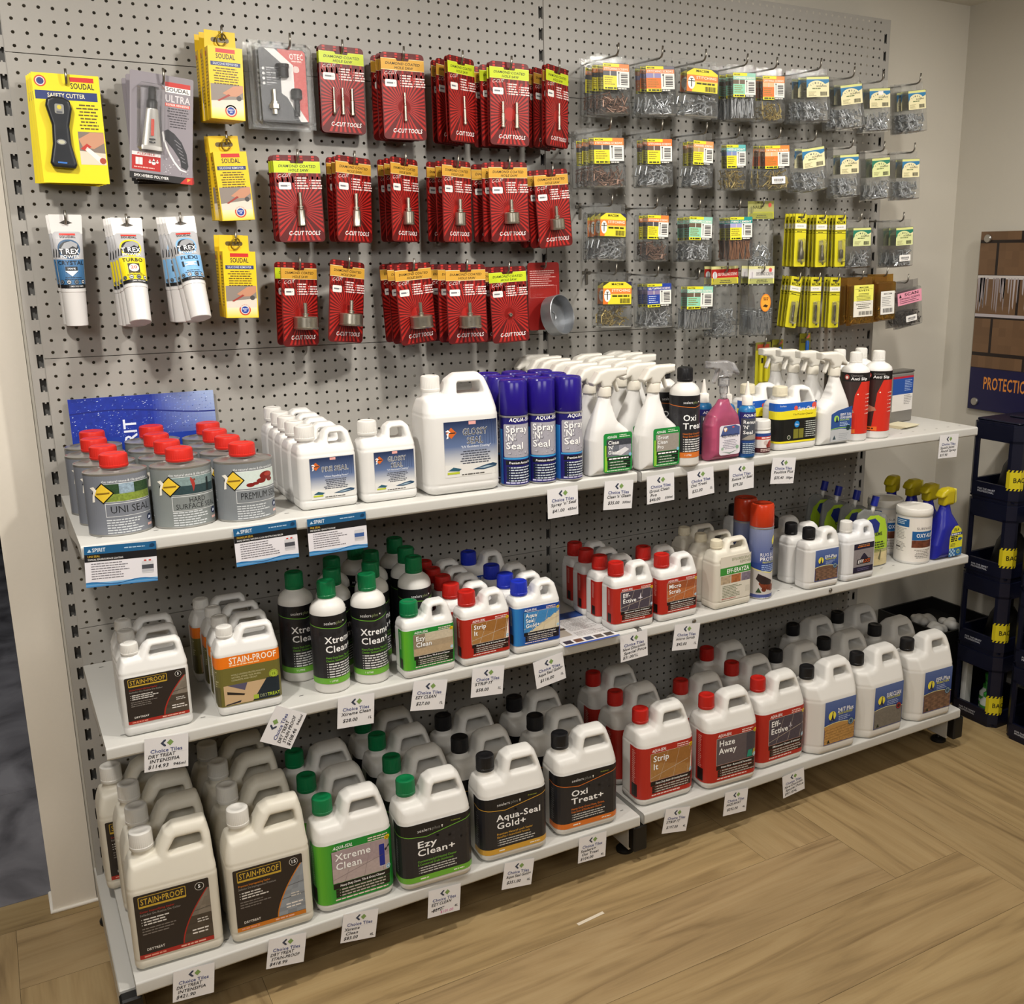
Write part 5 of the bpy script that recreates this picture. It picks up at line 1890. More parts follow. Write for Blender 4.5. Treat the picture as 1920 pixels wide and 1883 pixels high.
RECIPE['gleam'] = [('bottle', spray_me, (0, 0, 0)), ('collar', col_me, (-0.007, 0, 0.184)), ('trigger_head', head_me, (-0.005, 0, 0)), ('trigger', lever_me, (-0.005, 0, 0)), ('label', art_clean("Clean|'N'|Gleam", 'kitchen').mesh('label', mp_flat(-0.026, 0.008, -0.028)), (0, 0, 0))]
RECIPE['grout'] = RECIPE['gleam'][:4] + [('label', art_clean('Grout|Clean|Pro', 'grout').mesh('label', mp_flat(-0.026, 0.008, -0.028)), (0, 0, 0))]
RECIPE['gts'] = [('bottle', mirror_me(spray_me, 'bottle'), (0, 0, 0)), ('collar', col_me, (0.007, 0, 0.184)), ('trigger_head', mirror_me(head_me, 'trigger_head'), (0.005, 0, 0)), ('trigger', mirror_me(lever_me, 'trigger'), (0.005, 0, 0)), ('label', art_gts().mesh('label', mp_flat(-0.022, 0.010, -0.028)), (0, 0, 0))]

# pink see-through spray
pink = clear_mat('pink_clear_plastic', (0.90, 0.36, 0.52), 0.42, 0.1, 1.0, (0.72, 0.16, 0.30))
clr = clear_mat('clear_trigger_plastic', (0.90, 0.90, 0.92), 0.22, 0.1, 1.2, (0.82, 0.82, 0.84))
rj_pts = [(-0.052, 0), (0.052, 0), (0.052, 0.090), (0.046, 0.112), (0.028, 0.136), (0.021, 0.152), (-0.010, 0.152), (-0.018, 0.14), (-0.040, 0.115), (-0.051, 0.09)]
rj_me = spray_body(rj_pts, 0.050, 0.10, 0.016, 0.15, pink, neck=(0.006, 0.0125, 0.14, 0.150))
rj_top = spray_body([(-0.008, 0.146), (0.020, 0.146), (0.017, 0.176), (-0.005, 0.176)], 0.028, 0.146, 0.010, 0.176, clr, neck=(0.006, 0.011, 0.165, 0.186))


def art_rejuv():
    W, H = 66, 80
    d = Dec(W, H, 5)
    d.rrect(0, 0, W, H * 0.93, 7, '#e6e2ea', 0)
    d.poly([(3, H * 0.60), (W - 2, H * 0.60), (W - 2, H * 0.86), (W * 0.75, H * 0.925), (W * 0.2, H * 0.90)], '#4a5a8e', 1)
    d.text('REJUVENATE', W * 0.5, H * 0.555, 7, '#2a2a3a', 3, 'b', 'c', 52)
    d.circ(W * 0.28, H * 0.80, 5.5, '#e2a23a', 2).poly([(W * 0.2, H * 0.84), (W * 0.36, H * 0.84), (W * 0.26, H * 0.72)], '#f2f2f6', 3)
    d.lines(W * 0.15, H * 0.45, W * 0.85, 6, 4.2, 1.6, '#8d8a9c', 2, al='c')
    d.poly([(W * 0.08, H * 0.12), (W * 0.5, H * 0.06), (W * 0.92, H * 0.14), (W * 0.7, H * 0.08), (W * 0.5, H * 0.03)], '#5f7f6a', 2)
    d.circ(W * 0.15, H * 0.2, 4, '#9fb8a4', 2).circ(W * 0.86, H * 0.22, 5, '#8fae96', 2)
    d.rect(W * 0.60, H * 0.84, W * 0.70, H * 0.88, '#d85a5a', 3)
    return d


RECIPE['rejuv'] = [('bottle', rj_me, (0, 0, 0)), ('neck', rj_top, (0, 0, 0)), ('collar', MB().lathe([(0.0155, 0), (0.0155, 0.016), (0.012, 0.019)], 40, ribs=0.0006).mesh('collar', clr, 40), (0.006, 0, 0.184)),
                   ('trigger_head', mirror_me(head_me, 'trigger_head'), (0.008, 0, 0)), ('trigger', mirror_me(lever_me, 'trigger'), (0.008, 0, 0)), ('label', art_rejuv().mesh('label', mp_flat(-0.024, 0.014, -0.0252)), (0, 0, 0))]
for i in (3, 4):
    pn, me, l = RECIPE['rejuv'][i]
    me = me.copy()
    me.materials.clear()
    me.materials.append(clr)
    RECIPE['rejuv'][i] = (pn, me, l)

# blue bottle with yellow beaked trigger
fi_pts = [(-0.054, 0), (0.056, 0), (0.057, 0.066), (0.052, 0.094), (0.038, 0.116), (0.027, 0.136), (0.022, 0.158), (-0.013, 0.158), (-0.030, 0.105), (-0.050, 0.045)]
cobalt = mat('cobalt_bottle_plastic', '#1f2493', 0.3)
fi_me = spray_body(fi_pts, 0.062, 0.09, 0.017, 0.155, cobalt, neck=(0.004, 0.0150, 0.14, 0.164))
yel = mat('yellow_trigger_plastic', '#bcab18', 0.36)
fh_pts = [(-0.017, 0.160), (0.024, 0.160), (0.026, 0.178), (0.028, 0.206), (0.020, 0.212), (-0.006, 0.212), (-0.022, 0.204), (-0.031, 0.190), (-0.029, 0.184), (-0.018, 0.184)]
fh_me = sdf_mesh('trigger_head', ext(fh_pts, 0.0175, 0.002, 0.012), (-0.038, -0.024, 0.152), (0.036, 0.024, 0.220), 0.0016, yel)
fl_me = sdf_mesh('trigger', ext([(0.024, 0.208), (0.040, 0.206), (0.043, 0.166), (0.036, 0.160), (0.032, 0.190), (0.024, 0.196)], 0.009, 0.001, 0.006), (0.018, -0.014, 0.152), (0.05, 0.014, 0.216), 0.0016, mat('pale_yellow_trigger', '#d8d060', 0.35))


def art_fila():
    W, H = 56, 96
    d = Dec(W, H, 15)
    d.poly([(0, 0), (W, 0), (W, H * 0.60), (W * 0.85, H * 0.84), (W * 0.6, H * 0.97), (W * 0.35, H * 0.97), (W * 0.12, H * 0.84), (0, H * 0.6)], '#e6e233', 0)
    d.text('FILA', W * 0.28, H * 0.80, 9, '#17171a', 3, 'b', 'l', 22, 0.15)
    d.rect(W * 0.08, H * 0.66, W * 0.95, H * 0.75, '#1d3a7a', 2)
    d.lines(W * 0.12, H * 0.685, W * 0.9, 1, 1, 4, '#e8ecf6', 3, rag=0.1)
    d.lines(W * 0.10, H * 0.60, W * 0.62, 3, 6, 4, '#1d1d20', 2, rag=0.15)
    d.circ(W * 0.80, H * 0.53, 9, '#1d5fa8', 3, 20, 5)
    d.lines(W * 0.10, H * 0.40, W * 0.5, 3, 4, 1.6, '#4a4a2a', 2)
    d.rect(0, 0, W, H * 0.26, '#2a6fb0', 1)
    for i in range(4):
        for j in range(4):
            if (i + j) % 2:
                d.rect(W * 0.02 + i * 6.4, j * 6, W * 0.02 + i * 6.4 + 6.4, j * 6 + 6, '#bcd8ee', 2)
    d.circ(W * 0.72, H * 0.13, 7, '#b9c94a', 2, 16).circ(W * 0.72, H * 0.12, 4, '#3a7fb4', 3, 14)
    return d


RECIPE['fila'] = [('bottle', fi_me, (0, 0, 0)), ('trigger_head', fh_me, (0.004, 0, 0)), ('trigger', fl_me, (0.004, 0, 0)), ('label', art_fila().mesh('label', mp_flat(-0.001, 0.006, -0.0312)), (0, 0, 0))]

# spouted pouch
pouch_m = clear_mat('hazy_pouch_film', (0.86, 0.87, 0.86), 0.30, 0.12, 1.2, (0.6, 0.62, 0.6))


def pouch_f(x, y, z):
    o = poly2(x, z, [(-0.056, 0), (0.056, 0), (0.059, 0.10), (0.054, 0.145), (0.030, 0.158), (-0.030, 0.172), (-0.052, 0.16), (-0.059, 0.10)], 0.008)
    hd = 0.026 * np.clip(1 - (np.maximum(z, 0) / 0.185) ** 1.5, 0.09, 1) * np.sqrt(np.clip(1 - (x / 0.064) ** 2, 0.02, 1))
    return smax(o, np.abs(y) - hd, 0.004)


pc_V, pc_F = surf(pouch_f, (-0.066, -0.032, -0.006), (0.066, 0.032, 0.182), 0.0024)
pouch_me = mesh('pouch', pc_V, pc_F, pouch_m, True)


def art_pouch():
    d = Dec(104, 148, 6)
    d.poly([(2, 48), (102, 48), (103, 100), (96, 132), (70, 146), (40, 147), (12, 128), (1, 100)], '#a3c42c', 0)
    d.pix(2, 0, 102, 48, lambda u, v: noisecol('#c9b98a' if v < 0.75 else '#a8a86a', 0.12, d.R), 10, 5, 0)
    d.poly([(24, 118), (36, 136), (58, 138), (74, 122), (66, 98), (40, 96)], '#1d2c78', 2)
    d.text('CREME', 38, 88, 9, '#2a3a1c', 3, 'b', 'l', 44)
    d.lines(34, 66, 92, 3, 7, 4, '#3a4a1c', 2, rag=0.15)
    d.lines(34, 47, 92, 2, 4, 1.6, '#55662a', 2)
    d.poly([(70, 14), (76, 44), (72, 46), (62, 20)], '#6f6a4a', 2)
    return d


def mp_pouch(u, v, o):
    x, z = u - 0.052, v + 0.004
    hd = 0.026 * min(max(1 - (max(z, 0) / 0.185) ** 1.5, 0.09), 1) * math.sqrt(max(1 - (x / 0.064) ** 2, 0.02))
    return (x, -hd - 0.0006 - o, z)


pl_me = art_pouch().mesh('label', mp_pouch, [k * 6 for k in range(1, 18)])
spout_me = MB().tube([(0.0, 0, 0.155), (0.006, 0, 0.182)], 0.006, 14).mesh('spout', mat('white_spout', '#e6e4de', 0.4), True)
scap_me = MB().tube([(0.0055, 0, 0.178), (0.0125, 0, 0.206)], 0.0105, 18).mesh('spout_cap', mat('navy_spout_cap', '#1d2a8e', 0.35), 40)
RECIPE['pouch'] = [('pouch', pouch_me, (0, 0, 0)), ('label', pl_me, (0, 0, 0)), ('spout', spout_me, (0, 0, 0)), ('spout_cap', scap_me, (0, 0, 0))]


def place(key, name, label, cat, loc, rz=0.0, group=None, skip=(), rot=None):
    t = thing(name, label, cat, loc, rot or (0, 0, rz), group)
    for pn, me, l in RECIPE[key]:
        if pn in skip:
            continue
        obj(pn, me, t, l)
    return t


def row(key, name, cat, desc, behind, where, spots, z, group, grp_name=None, rz=None):
    """One facing: the front one and those standing behind it, each with its own label."""
    R = random.Random(len(desc) * 7 + len(spots))
    n = len(spots)
    for i, p in enumerate(spots):
        if i == 0:
            lab = f'{desc}, front, {where} shelf'
        elif i == n - 1 and n > 2:
            lab = f'{behind}, last of file, {where} shelf'
        else:
            lab = f'{behind}, {ORD[i]} from the front, {where} shelf'
        place(key, name, lab, cat, (p[0], p[1], z), (p[2] if len(p) > 2 else R.uniform(-0.03, 0.03)), group)

# ================================================================== THINGS HANGING ON THE PEGBOARD
zinc = mat('zinc_steel', '#c4c7ca', 0.34, 0.65)
nickel = mat('satin_nickel', '#b8b2a4', 0.30, 0.95, bscale=90)
brassy = mat('gold_passivated_steel', '#b09c60', 0.36, 0.65)
brown_m = mat('bronze_screw_steel', '#8f7262', 0.38, 0.6)
copper_m = mat('copper_coloured_steel', '#b07c58', 0.38, 0.6)
darkst = mat('dark_phosphate_steel', '#4a443e', 0.45, 0.6)
wire_m = mat('hook_wire', '#8e8a82', 0.32, 0.9)
clearbox = clear_mat('clear_blister_plastic', (0.97, 0.975, 0.975), 0.035, 0.07, 0.6, (0.75, 0.76, 0.76))
bagfilm = clear_mat('clear_bag_film', (0.96, 0.97, 0.97), 0.05, 0.14, 0.8, (0.75, 0.76, 0.77))
amberbox = clear_mat('amber_blister_plastic', (0.86, 0.62, 0.24), 0.12, 0.08, 0.6, (0.55, 0.36, 0.10))

_hooks = {}


def hook(x, z, L, label):
    k = round(L, 3)
    if k not in _hooks:
        b = MB().tube([(0, -0.0015, 0), (0, -0.02, 0), (0, -L + 0.012, -0.003), (0, -L + 0.004, 0.0), (0, -L, 0.006), (0, -L - 0.0015, 0.024)], 0.0024, 10)
        _hooks[k] = (b.mesh('wire', wire_m, True), MB().box(-0.004, -0.0035, -0.032, 0.004, -0.001, 0.010, 0.0008).box(-0.014, -0.004, -0.004, 0.014, -0.0012, 0.004, 0.0008).mesh('back_plate', wire_m))
    t = thing('peg_hook', label, 'hook', (x, 0, z), group='pegboard hooks')
    obj('wire', _hooks[k][0], t)
    obj('back_plate', _hooks[k][1], t)


def rpts(W, H, r, n=4):
    out = []
    for cx, cy, a0 in ((W - r, r, -90), (W - r, H - r, 0), (r, H - r, 90), (r, r, 180)):
        for k in range(n + 1):
            a = math.radians(a0 + 90 * k / n)
            out.append((cx + r * math.cos(a), cy + r * math.sin(a)))
    return out


def card(dec, r, th=0.0012, back='#d8d4cc', mp=None, m=None, name='card'):
    """A printed board with rounded corners: front artwork, edge and back in one mesh. Origin top centre."""
    W, H = dec.w / 1000, dec.h / 1000
    mp = mp or (lambda u, v, o: (u - W / 2, -o, v - H))
    P = rpts(W, H, r)
    n = len(P)
    ev = [(p[0] - W / 2, -0.0004, p[1] - H) for p in P] + [(p[0] - W / 2, th, p[1] - H) for p in P]
    ef = [tuple(range(2 * n - 1, n - 1, -1))] + [(i, i + n, (i + 1) % n + n, (i + 1) % n) for i in range(n)]
    return dec.mesh(name, mp, m=m, extra=(ev, ef, lin(back)))


# ------------------------------------------------------------------ red hole-saw cards
CW, CH = 102, 184
LIME, GOLD = '#c8d926', '#d3a03a'


def art_red(strip):
    d = Dec(CW, CH, 5)
    d.rrect(0, 0, CW, CH, 9, '#5c0e0d', 0)
    cx, cy = CW * 0.5, CH * 0.38
    n = 40
    R0 = 130

    def inside(p):
        return 1 < p[0] < CW - 1 and 1 < p[1] < CH - 29
    for k in range(n):
        a0, a1 = 2 * PI * k / n, 2 * PI * (k + 0.5) / n
        def far(a):
            c, s_ = math.cos(a), math.sin(a)
            t = 1e9
            if abs(c) > 1e-6:
                t = min(t, ((CW - 1 if c > 0 else 1) - cx) / c)
            if abs(s_) > 1e-6:
                t = min(t, ((CH - 44 if s_ > 0 else 2) - cy) / s_)
            x, y = cx + t * c, cy + t * s_
            return (min(max(x, 2), CW - 2), min(max(y, 3), CH - 40))
        f0, f1 = far(a0), far(a1)
        if (f0[1] < 9 or f1[1] < 9) and (min(f0[0], f1[0]) < 7 or max(f0[0], f1[0]) > CW - 7):
            continue
        d.poly([(cx + 5 * math.cos(a0), cy + 5 * math.sin(a0)), f0, f1, (cx + 5 * math.cos(a1), cy + 5 * math.sin(a1))], '#b0241e', 1)
    d.circ(cx, cy, 15, '#ad241e', 1, 28)
    for k in range(7):
        for j in range(2):
            if k % 2 == 0 or j == 0:
                x = 8 + k * 12.6
                d.rect(x, CH - 5 - j * 6, x + 6.3, CH - 1 - j * 6, '#c0302a' if k % 2 == 0 else '#5a1517', 2)
                d.rect(x, CH - 12, x + 6.3, CH - 7, '#b52a24' if k % 2 == 0 else '#6a1719', 1)
    for k in range(9):
        d.rect(4 + k * 11, CH - 58, 8.5 + k * 11, CH - 37, '#701718' if k % 2 else '#a6241f', 1)
    c = LIME if strip == 'lime' else GOLD
    d.rect(0, CH - 37, CW, CH - 12.5, '#efe6b4' if strip == 'gold' else '#dfe86a', 2)
    d.rect(0, CH - 36, CW, CH - 13.5, c, 3)
    d.poly([(CW * 0.35, CH - 12.5), (CW * 0.65, CH - 12.5), (CW * 0.63, CH - 17), (CW * 0.37, CH - 17)], '#4a1110', 4)
    d.text('DIAMOND COATED', CW * 0.5, CH - 25.5, 5.2, '#241a10', 4, 'b', 'c', 82, 0.22)
    d.text('HOLE SAW', CW * 0.52, CH - 34, 5.2, '#241a10', 4, 'b', 'c', 44, 0.22)
    d.text('C-CUT', 6, CH - 48, 7, '#f2e6e2', 4, 'r', 'l', 30, 0.4, 6)
    for k in range(5):
        d.lines(44, CH - 49 - k * 5.4, 70, 1, 1, 2.8, '#ead6d2', 4, bullet=True, rag=0.25)
        if k:
            d.lines(76, CH - 48.5 - k * 5.4, 100, 1, 1, 2.8, '#ead6d2', 4, bullet=True, rag=0.25)
    d.rrect(8, CH - 72, 35, CH - 57, 3, '#eeebe6', 4)
    d.lines(12, CH - 66, 31, 1, 1, 3.4, '#77777c', 5, rag=0.1)
    d.text('C-CUT TOOLS', CW * 0.55, 15, 8.6, '#f5f0ee', 4, 'b', 'c', 70, 0.18)
    for x, y in ((30, 120), (72, 121), (30, 40), (72, 40)):
        d.circ(x, y, 1.1, '#2a0b0b', 4, 8)
    return d


CARD_RED = {s: card(art_red(s), 0.009, 0.0012, '#7a1a18') for s in ('lime', 'gold')}


def bit_pin(x, L, r):
    return MB().lathe([(r * 0.8, 0), (r * 1.25, 0.002), (r * 1.25, 0.006), (r, 0.0065), (r, L * 0.55), (r * 0.72, L * 0.57), (r * 0.72, L)], 16, x, -0.006)


def bit_cup(r, h, z, sh=0.022):
    b = MB()
    cy = -r * 0.55 - 0.002
    b.lathe([(r * 1.03, 0), (r * 1.05, 0.0008), (r * 1.05, 0.004), (r, 0.0048), (r, h - 0.002), (r - 0.002, h), (0.006, h), (0.006, h + 0.004), (0.0075, h + 0.0045), (0.0075, h + 0.0065), (0.0042, h + 0.007), (0.0042, h + 0.007 + sh), (0.0030, h + 0.008 + sh)], 36, 0, cy, z0=z)
    return b


BIT = {
    'pin3': [bit_pin(-0.022, 0.058, 0.0030), bit_pin(-0.002, 0.058, 0.0036), bit_pin(0.020, 0.058, 0.0048)],
    'pin1': [bit_pin(0.0, 0.062, 0.0032)],
    'pin2': [bit_pin(-0.020, 0.058, 0.0042), bit_pin(0.016, 0.058, 0.0048)],
    's': [bit_cup(0.0088, 0.036, -0.150, 0.028)], 'm': [bit_cup(0.0125, 0.030, -0.146)], 'l': [bit_cup(0.018, 0.026, -0.142)], 'xl': [bit_cup(0.026, 0.028, -0.146)],
    'dot': [MB().lathe([(0.0048, 0), (0.0048, 0.006), (0.0030, 0.0062), (0.0030, 0.003)], 6)],
}
BIT_ME = {}
for k, v in BIT.items():
    BIT_ME[k] = []
    for b in v:
        me = b.mesh('drill_bit', nickel, 35)
        if k.startswith('pin'):
            me.transform(Matrix.Translation((0, 0, -0.146)))
        if k == 'dot':
            me.transform(Matrix.Translation((0, -0.001, -0.116)) @ Matrix.Rotation(PI / 2, 4, 'X'))
        BIT_ME[k].append(me)
slot_hole = MB().add([(-0.0035, 0, 0), (0.0035, 0, 0), (0.0035, 0, 0.009), (-0.0035, 0, 0.009)], [(0, 1, 2, 3)])
BITW = {'pin3': 'three thin bits', 'pin1': 'one thin bit', 'pin2': 'two thin bits', 's': 'a narrow barrel bit', 'm': 'a short barrel bit', 'l': 'a wide cup bit', 'xl': 'a very wide cup bit', 'dot': 'only a small nut showing'}


def red_card(x, y, z, roll, yaw, strip, bit, label):
    t = thing('hole_saw_card', label, 'hole saw pack', (x, y, z), (0, -roll, yaw), 'red hole saw cards')
    obj('card', CARD_RED[strip], t)
    for me in BIT_ME[bit]:
        obj('drill_bit', me, t)


ROWN = {'t': 'upper', 'm': 'middle', 'b': 'lower'}
RED = [
    ('t', 0.666, 1.985, -0.05, -0.015, 0, 'lime', 'pin3', [(0.006, 'lime', 'pin3')]),
    ('t', 0.786, 1.972, -0.11, 0.004, 0, 'gold', 'pin1', [(0.014, 'gold', 'pin1'), (0.03, 'gold', 'pin1'), (0.065, 'gold', 'pin1')]),
    ('t', 0.915, 1.97, -0.14, 0.018, 0.87, 'lime', 'pin1', [(0.015, 'gold', 'pin1'), (0.062, 'gold', 'pin1'), (0.095, 'gold', 'pin1')]),
    ('t', 1.033, 1.967, -0.15, -0.013, 0, 'lime', 'pin2', [(0.014, 'lime', 'pin2'), (0.055, 'lime', 'pin1'), (0.095, 'gold', 'pin1')]),
    ('t', 1.166, 1.97, -0.14, -0.018, 0.93, 'lime', 'pin1', [(0.016, 'gold', 'pin1'), (0.06, 'gold', 'pin1'), (0.09, 'gold', 'pin1')]),
    ('m', 0.539, 1.746, -0.09, 0.015, 0, 'lime', 's', [(0.015, 'lime', 's'), (0.038, 'lime', 's')]),
    ('m', 0.657, 1.745, -0.12, -0.035, 0.67, 'gold', 's', [(0.03, 'gold', 's'), (0.066, 'gold', 's')]),
    ('m', 0.772, 1.746, -0.13, -0.022, 0.88, 'gold', 'm', [(0.04, 'gold', 'm'), (0.082, 'gold', 'm')]),
    ('m', 0.896, 1.745, -0.14, -0.015, 0.79, 'gold', 'm', [(0.04, 'gold', 'm'), (0.09, 'gold', 's')]),
    ('m', 1.023, 1.746, -0.15, 0.025, 0, 'gold', 'l', [(0.036, 'gold', 'l'), (0.095, 'gold', 'm')]),
    ('m', 1.138, 1.733, -0.15, 0.089, 0.4, 'gold', 'l', [(0.036, 'gold', 'l'), (0.09, 'gold', 'm')]),
    ('b', 0.526, 1.518, -0.1, -0.04, 0.68, 'gold', 'xl', [(0.026, 'lime', 'xl'), (0.052, 'lime', 'l')]),
    ('b', 0.641, 1.52, -0.09, -0.108, 0.67, 'gold', 'xl', []),
    ('b', 0.777, 1.513, -0.14, 0.065, 0.51, 'gold', 'xl', [(0.046, 'gold', 'xl'), (0.093, 'gold', 'xl')]),
    ('b', 0.901, 1.51, -0.16, 0.015, 0, 'gold', 'xl', [(0.046, 'gold', 'xl'), (0.1, 'gold', 'l')]),
    ('b', 1.03, 1.503, -0.12, 0.044, 0, 'lime', 'dot', [(0.035, 'gold', 'xl')]),
]
cnt = {}
Rj = random.Random(11)
for r, x, z, y, roll, yaw, strip, bit, backs in RED:
    cnt[r] = cnt.get(r, 0) + 1
    n = cnt[r]
    pos = f'{ORD[n - 1]} hook, {ROWN[r]} red row'
    if yaw:
        al = math.atan((x + 0.1) / (2.41 + y))
        yaw = math.acos(min(1, math.cos(yaw) * math.cos(al))) - al
    hook(x, z - 0.012, -y + 0.012, f'thin wire hook holding red cards, {pos}')
    red_card(x, y, z, roll, yaw, strip, bit, f'red card, {strip} strip, {BITW[bit]}, front, {pos}')
    pv = 0.0
    for i, (dy, s, b) in enumerate(backs):
        pv = dy = max(dy, pv + {'xl': 0.046, 'l': 0.034, 'm': 0.026, 's': 0.019}.get(b, 0.0145) / math.cos(yaw))
        if y + dy > -0.008 - 0.051 * abs(math.sin(yaw)):
            break
        red_card(x - 0.001 * (i % 2), y + dy, z + 0.001 * (i % 3), roll * 0.5 + Rj.uniform(-0.02, 0.02), yaw + Rj.uniform(-0.012, 0.012), s, b, f'{s}-stripped red card, {ORD[i + 1]} from front, {pos}')

# the last red card, turned back to front, with a wide steel disc
d = Dec(98, 170, 8)
d.rrect(0, 0, 98, 170, 8, '#8f1d1a', 0)
d.lines(6, 148, 88, 9, 5.2, 2, '#d9aaa4', 2)
d.rrect(5, 82, 90, 112, 1, '#c9837d', 1).rrect(5.8, 82.8, 89.2, 111.2, 1, '#9a211c', 2)
d.rrect(40, 158, 58, 163, 2, '#3a0d0d', 2)
t = thing('disc_saw_card', 'red card turned back to front holding a wide steel ring saw, end of lower row', 'hole saw pack', (1.158, -0.07, 1.512), (0, -0.01, 0.12))
obj('card', card(d, 0.008, 0.0012, '#7a1a18'), t)
rb = MB().lathe([(0.0495, 0), (0.0510, 0.001), (0.0510, 0.032), (0.0490, 0.033), (0.0485, 0.032), (0.0485, 0.004), (0.012, 0.0035), (0.010, 0.0015), (0.040, 0.0005)], 56)
ring = rb.mesh('ring_saw', mat('dull_zinc_ring', '#9b9ea2', 0.42, 0.85), 40)
ring.transform(Matrix.Translation((0.010, -0.022, -0.136)) @ Matrix.Rotation(math.radians(78), 4, 'X') @ Matrix.Rotation(math.radians(18), 4, 'Y'))
obj('ring_saw', ring, t)
hook(1.158, 1.500, 0.085, 'thin wire hook holding the reversed red card')

# ------------------------------------------------------------------ screw packs in clear boxes


def screws(kind, W, Hh, T, m, seed, n=46):
    R = random.Random(seed)
    b = MB()
    for i in range(n):
        L = {'nails': 0.045, 'coppernails': 0.050}.get(kind, 0.021)
        r = 0.0018 if kind not in ('gold', 'dark') else 0.0015
        ang = R.uniform(-0.30, 0.30) + PI / 2 if 'nails' in kind else R.uniform(0, 2 * PI)
        tilt = R.uniform(-0.35, 0.35) if 'nails' not in kind else R.uniform(-0.05, 0.05)
        L *= R.uniform(0.85, 1.1)
        dx, dz, dy = math.cos(ang) * L / 2, math.sin(ang) * L / 2, math.sin(tilt) * L / 2
        mx, mz = max(W / 2 - abs(dx) - 0.002, 0.001), max(Hh / 2 - abs(dz) - 0.001, 0.001)
        cx = R.uniform(-mx, mx)
        cz = Hh / 2 + R.uniform(-mz, mz) * (1 if 'nails' in kind else 1)
        if 'nails' not in kind:
            cz = Hh / 2 - mz + 2 * mz * R.random() ** 1.35
        my = max(T / 2 - abs(dy) - 0.002, 0.0005)
        cy = -T / 2 - my + 2 * my * R.random() ** 1.4 if True else 0
        p0, p1 = Vector((cx - dx, cy - dy, cz - dz)), Vector((cx + dx, cy + dy, cz + dz))
        u = (p1 - p0).normalized()
        b.tube([p0, p1], r, 5, True)
        b.tube([p1 - u * 0.0022, p1 - u * 0.0004, p1], 0.0001, 3, False) if False else None
        a = u.cross(Vector((0, 1, 0.2))).normalized()
        c = u.cross(a)
        vs = []
        for rr, q in ((r, -0.0022), (r * 2.3, -0.0004), (r * 2.2, 0.0)):
            for k in range(8):
                vs.append(tuple(p1 + u * q + rr * (math.cos(PI * k / 4) * a + math.sin(PI * k / 4) * c)))
        fs = [(k, (k + 1) % 8, (k + 1) % 8 + 8, k + 8) for k in range(8)] + [(k + 8, (k + 1) % 8 + 8, (k + 1) % 8 + 16, k + 16) for k in range(8)] + [tuple(range(16, 24))]
        b.add(vs, fs)
    return b.mesh('screws', m, False)


SCM = {'silver': zinc, 'brown': brown_m, 'gold': brassy, 'nails': zinc, 'coppernails': copper_m, 'dark': darkst}


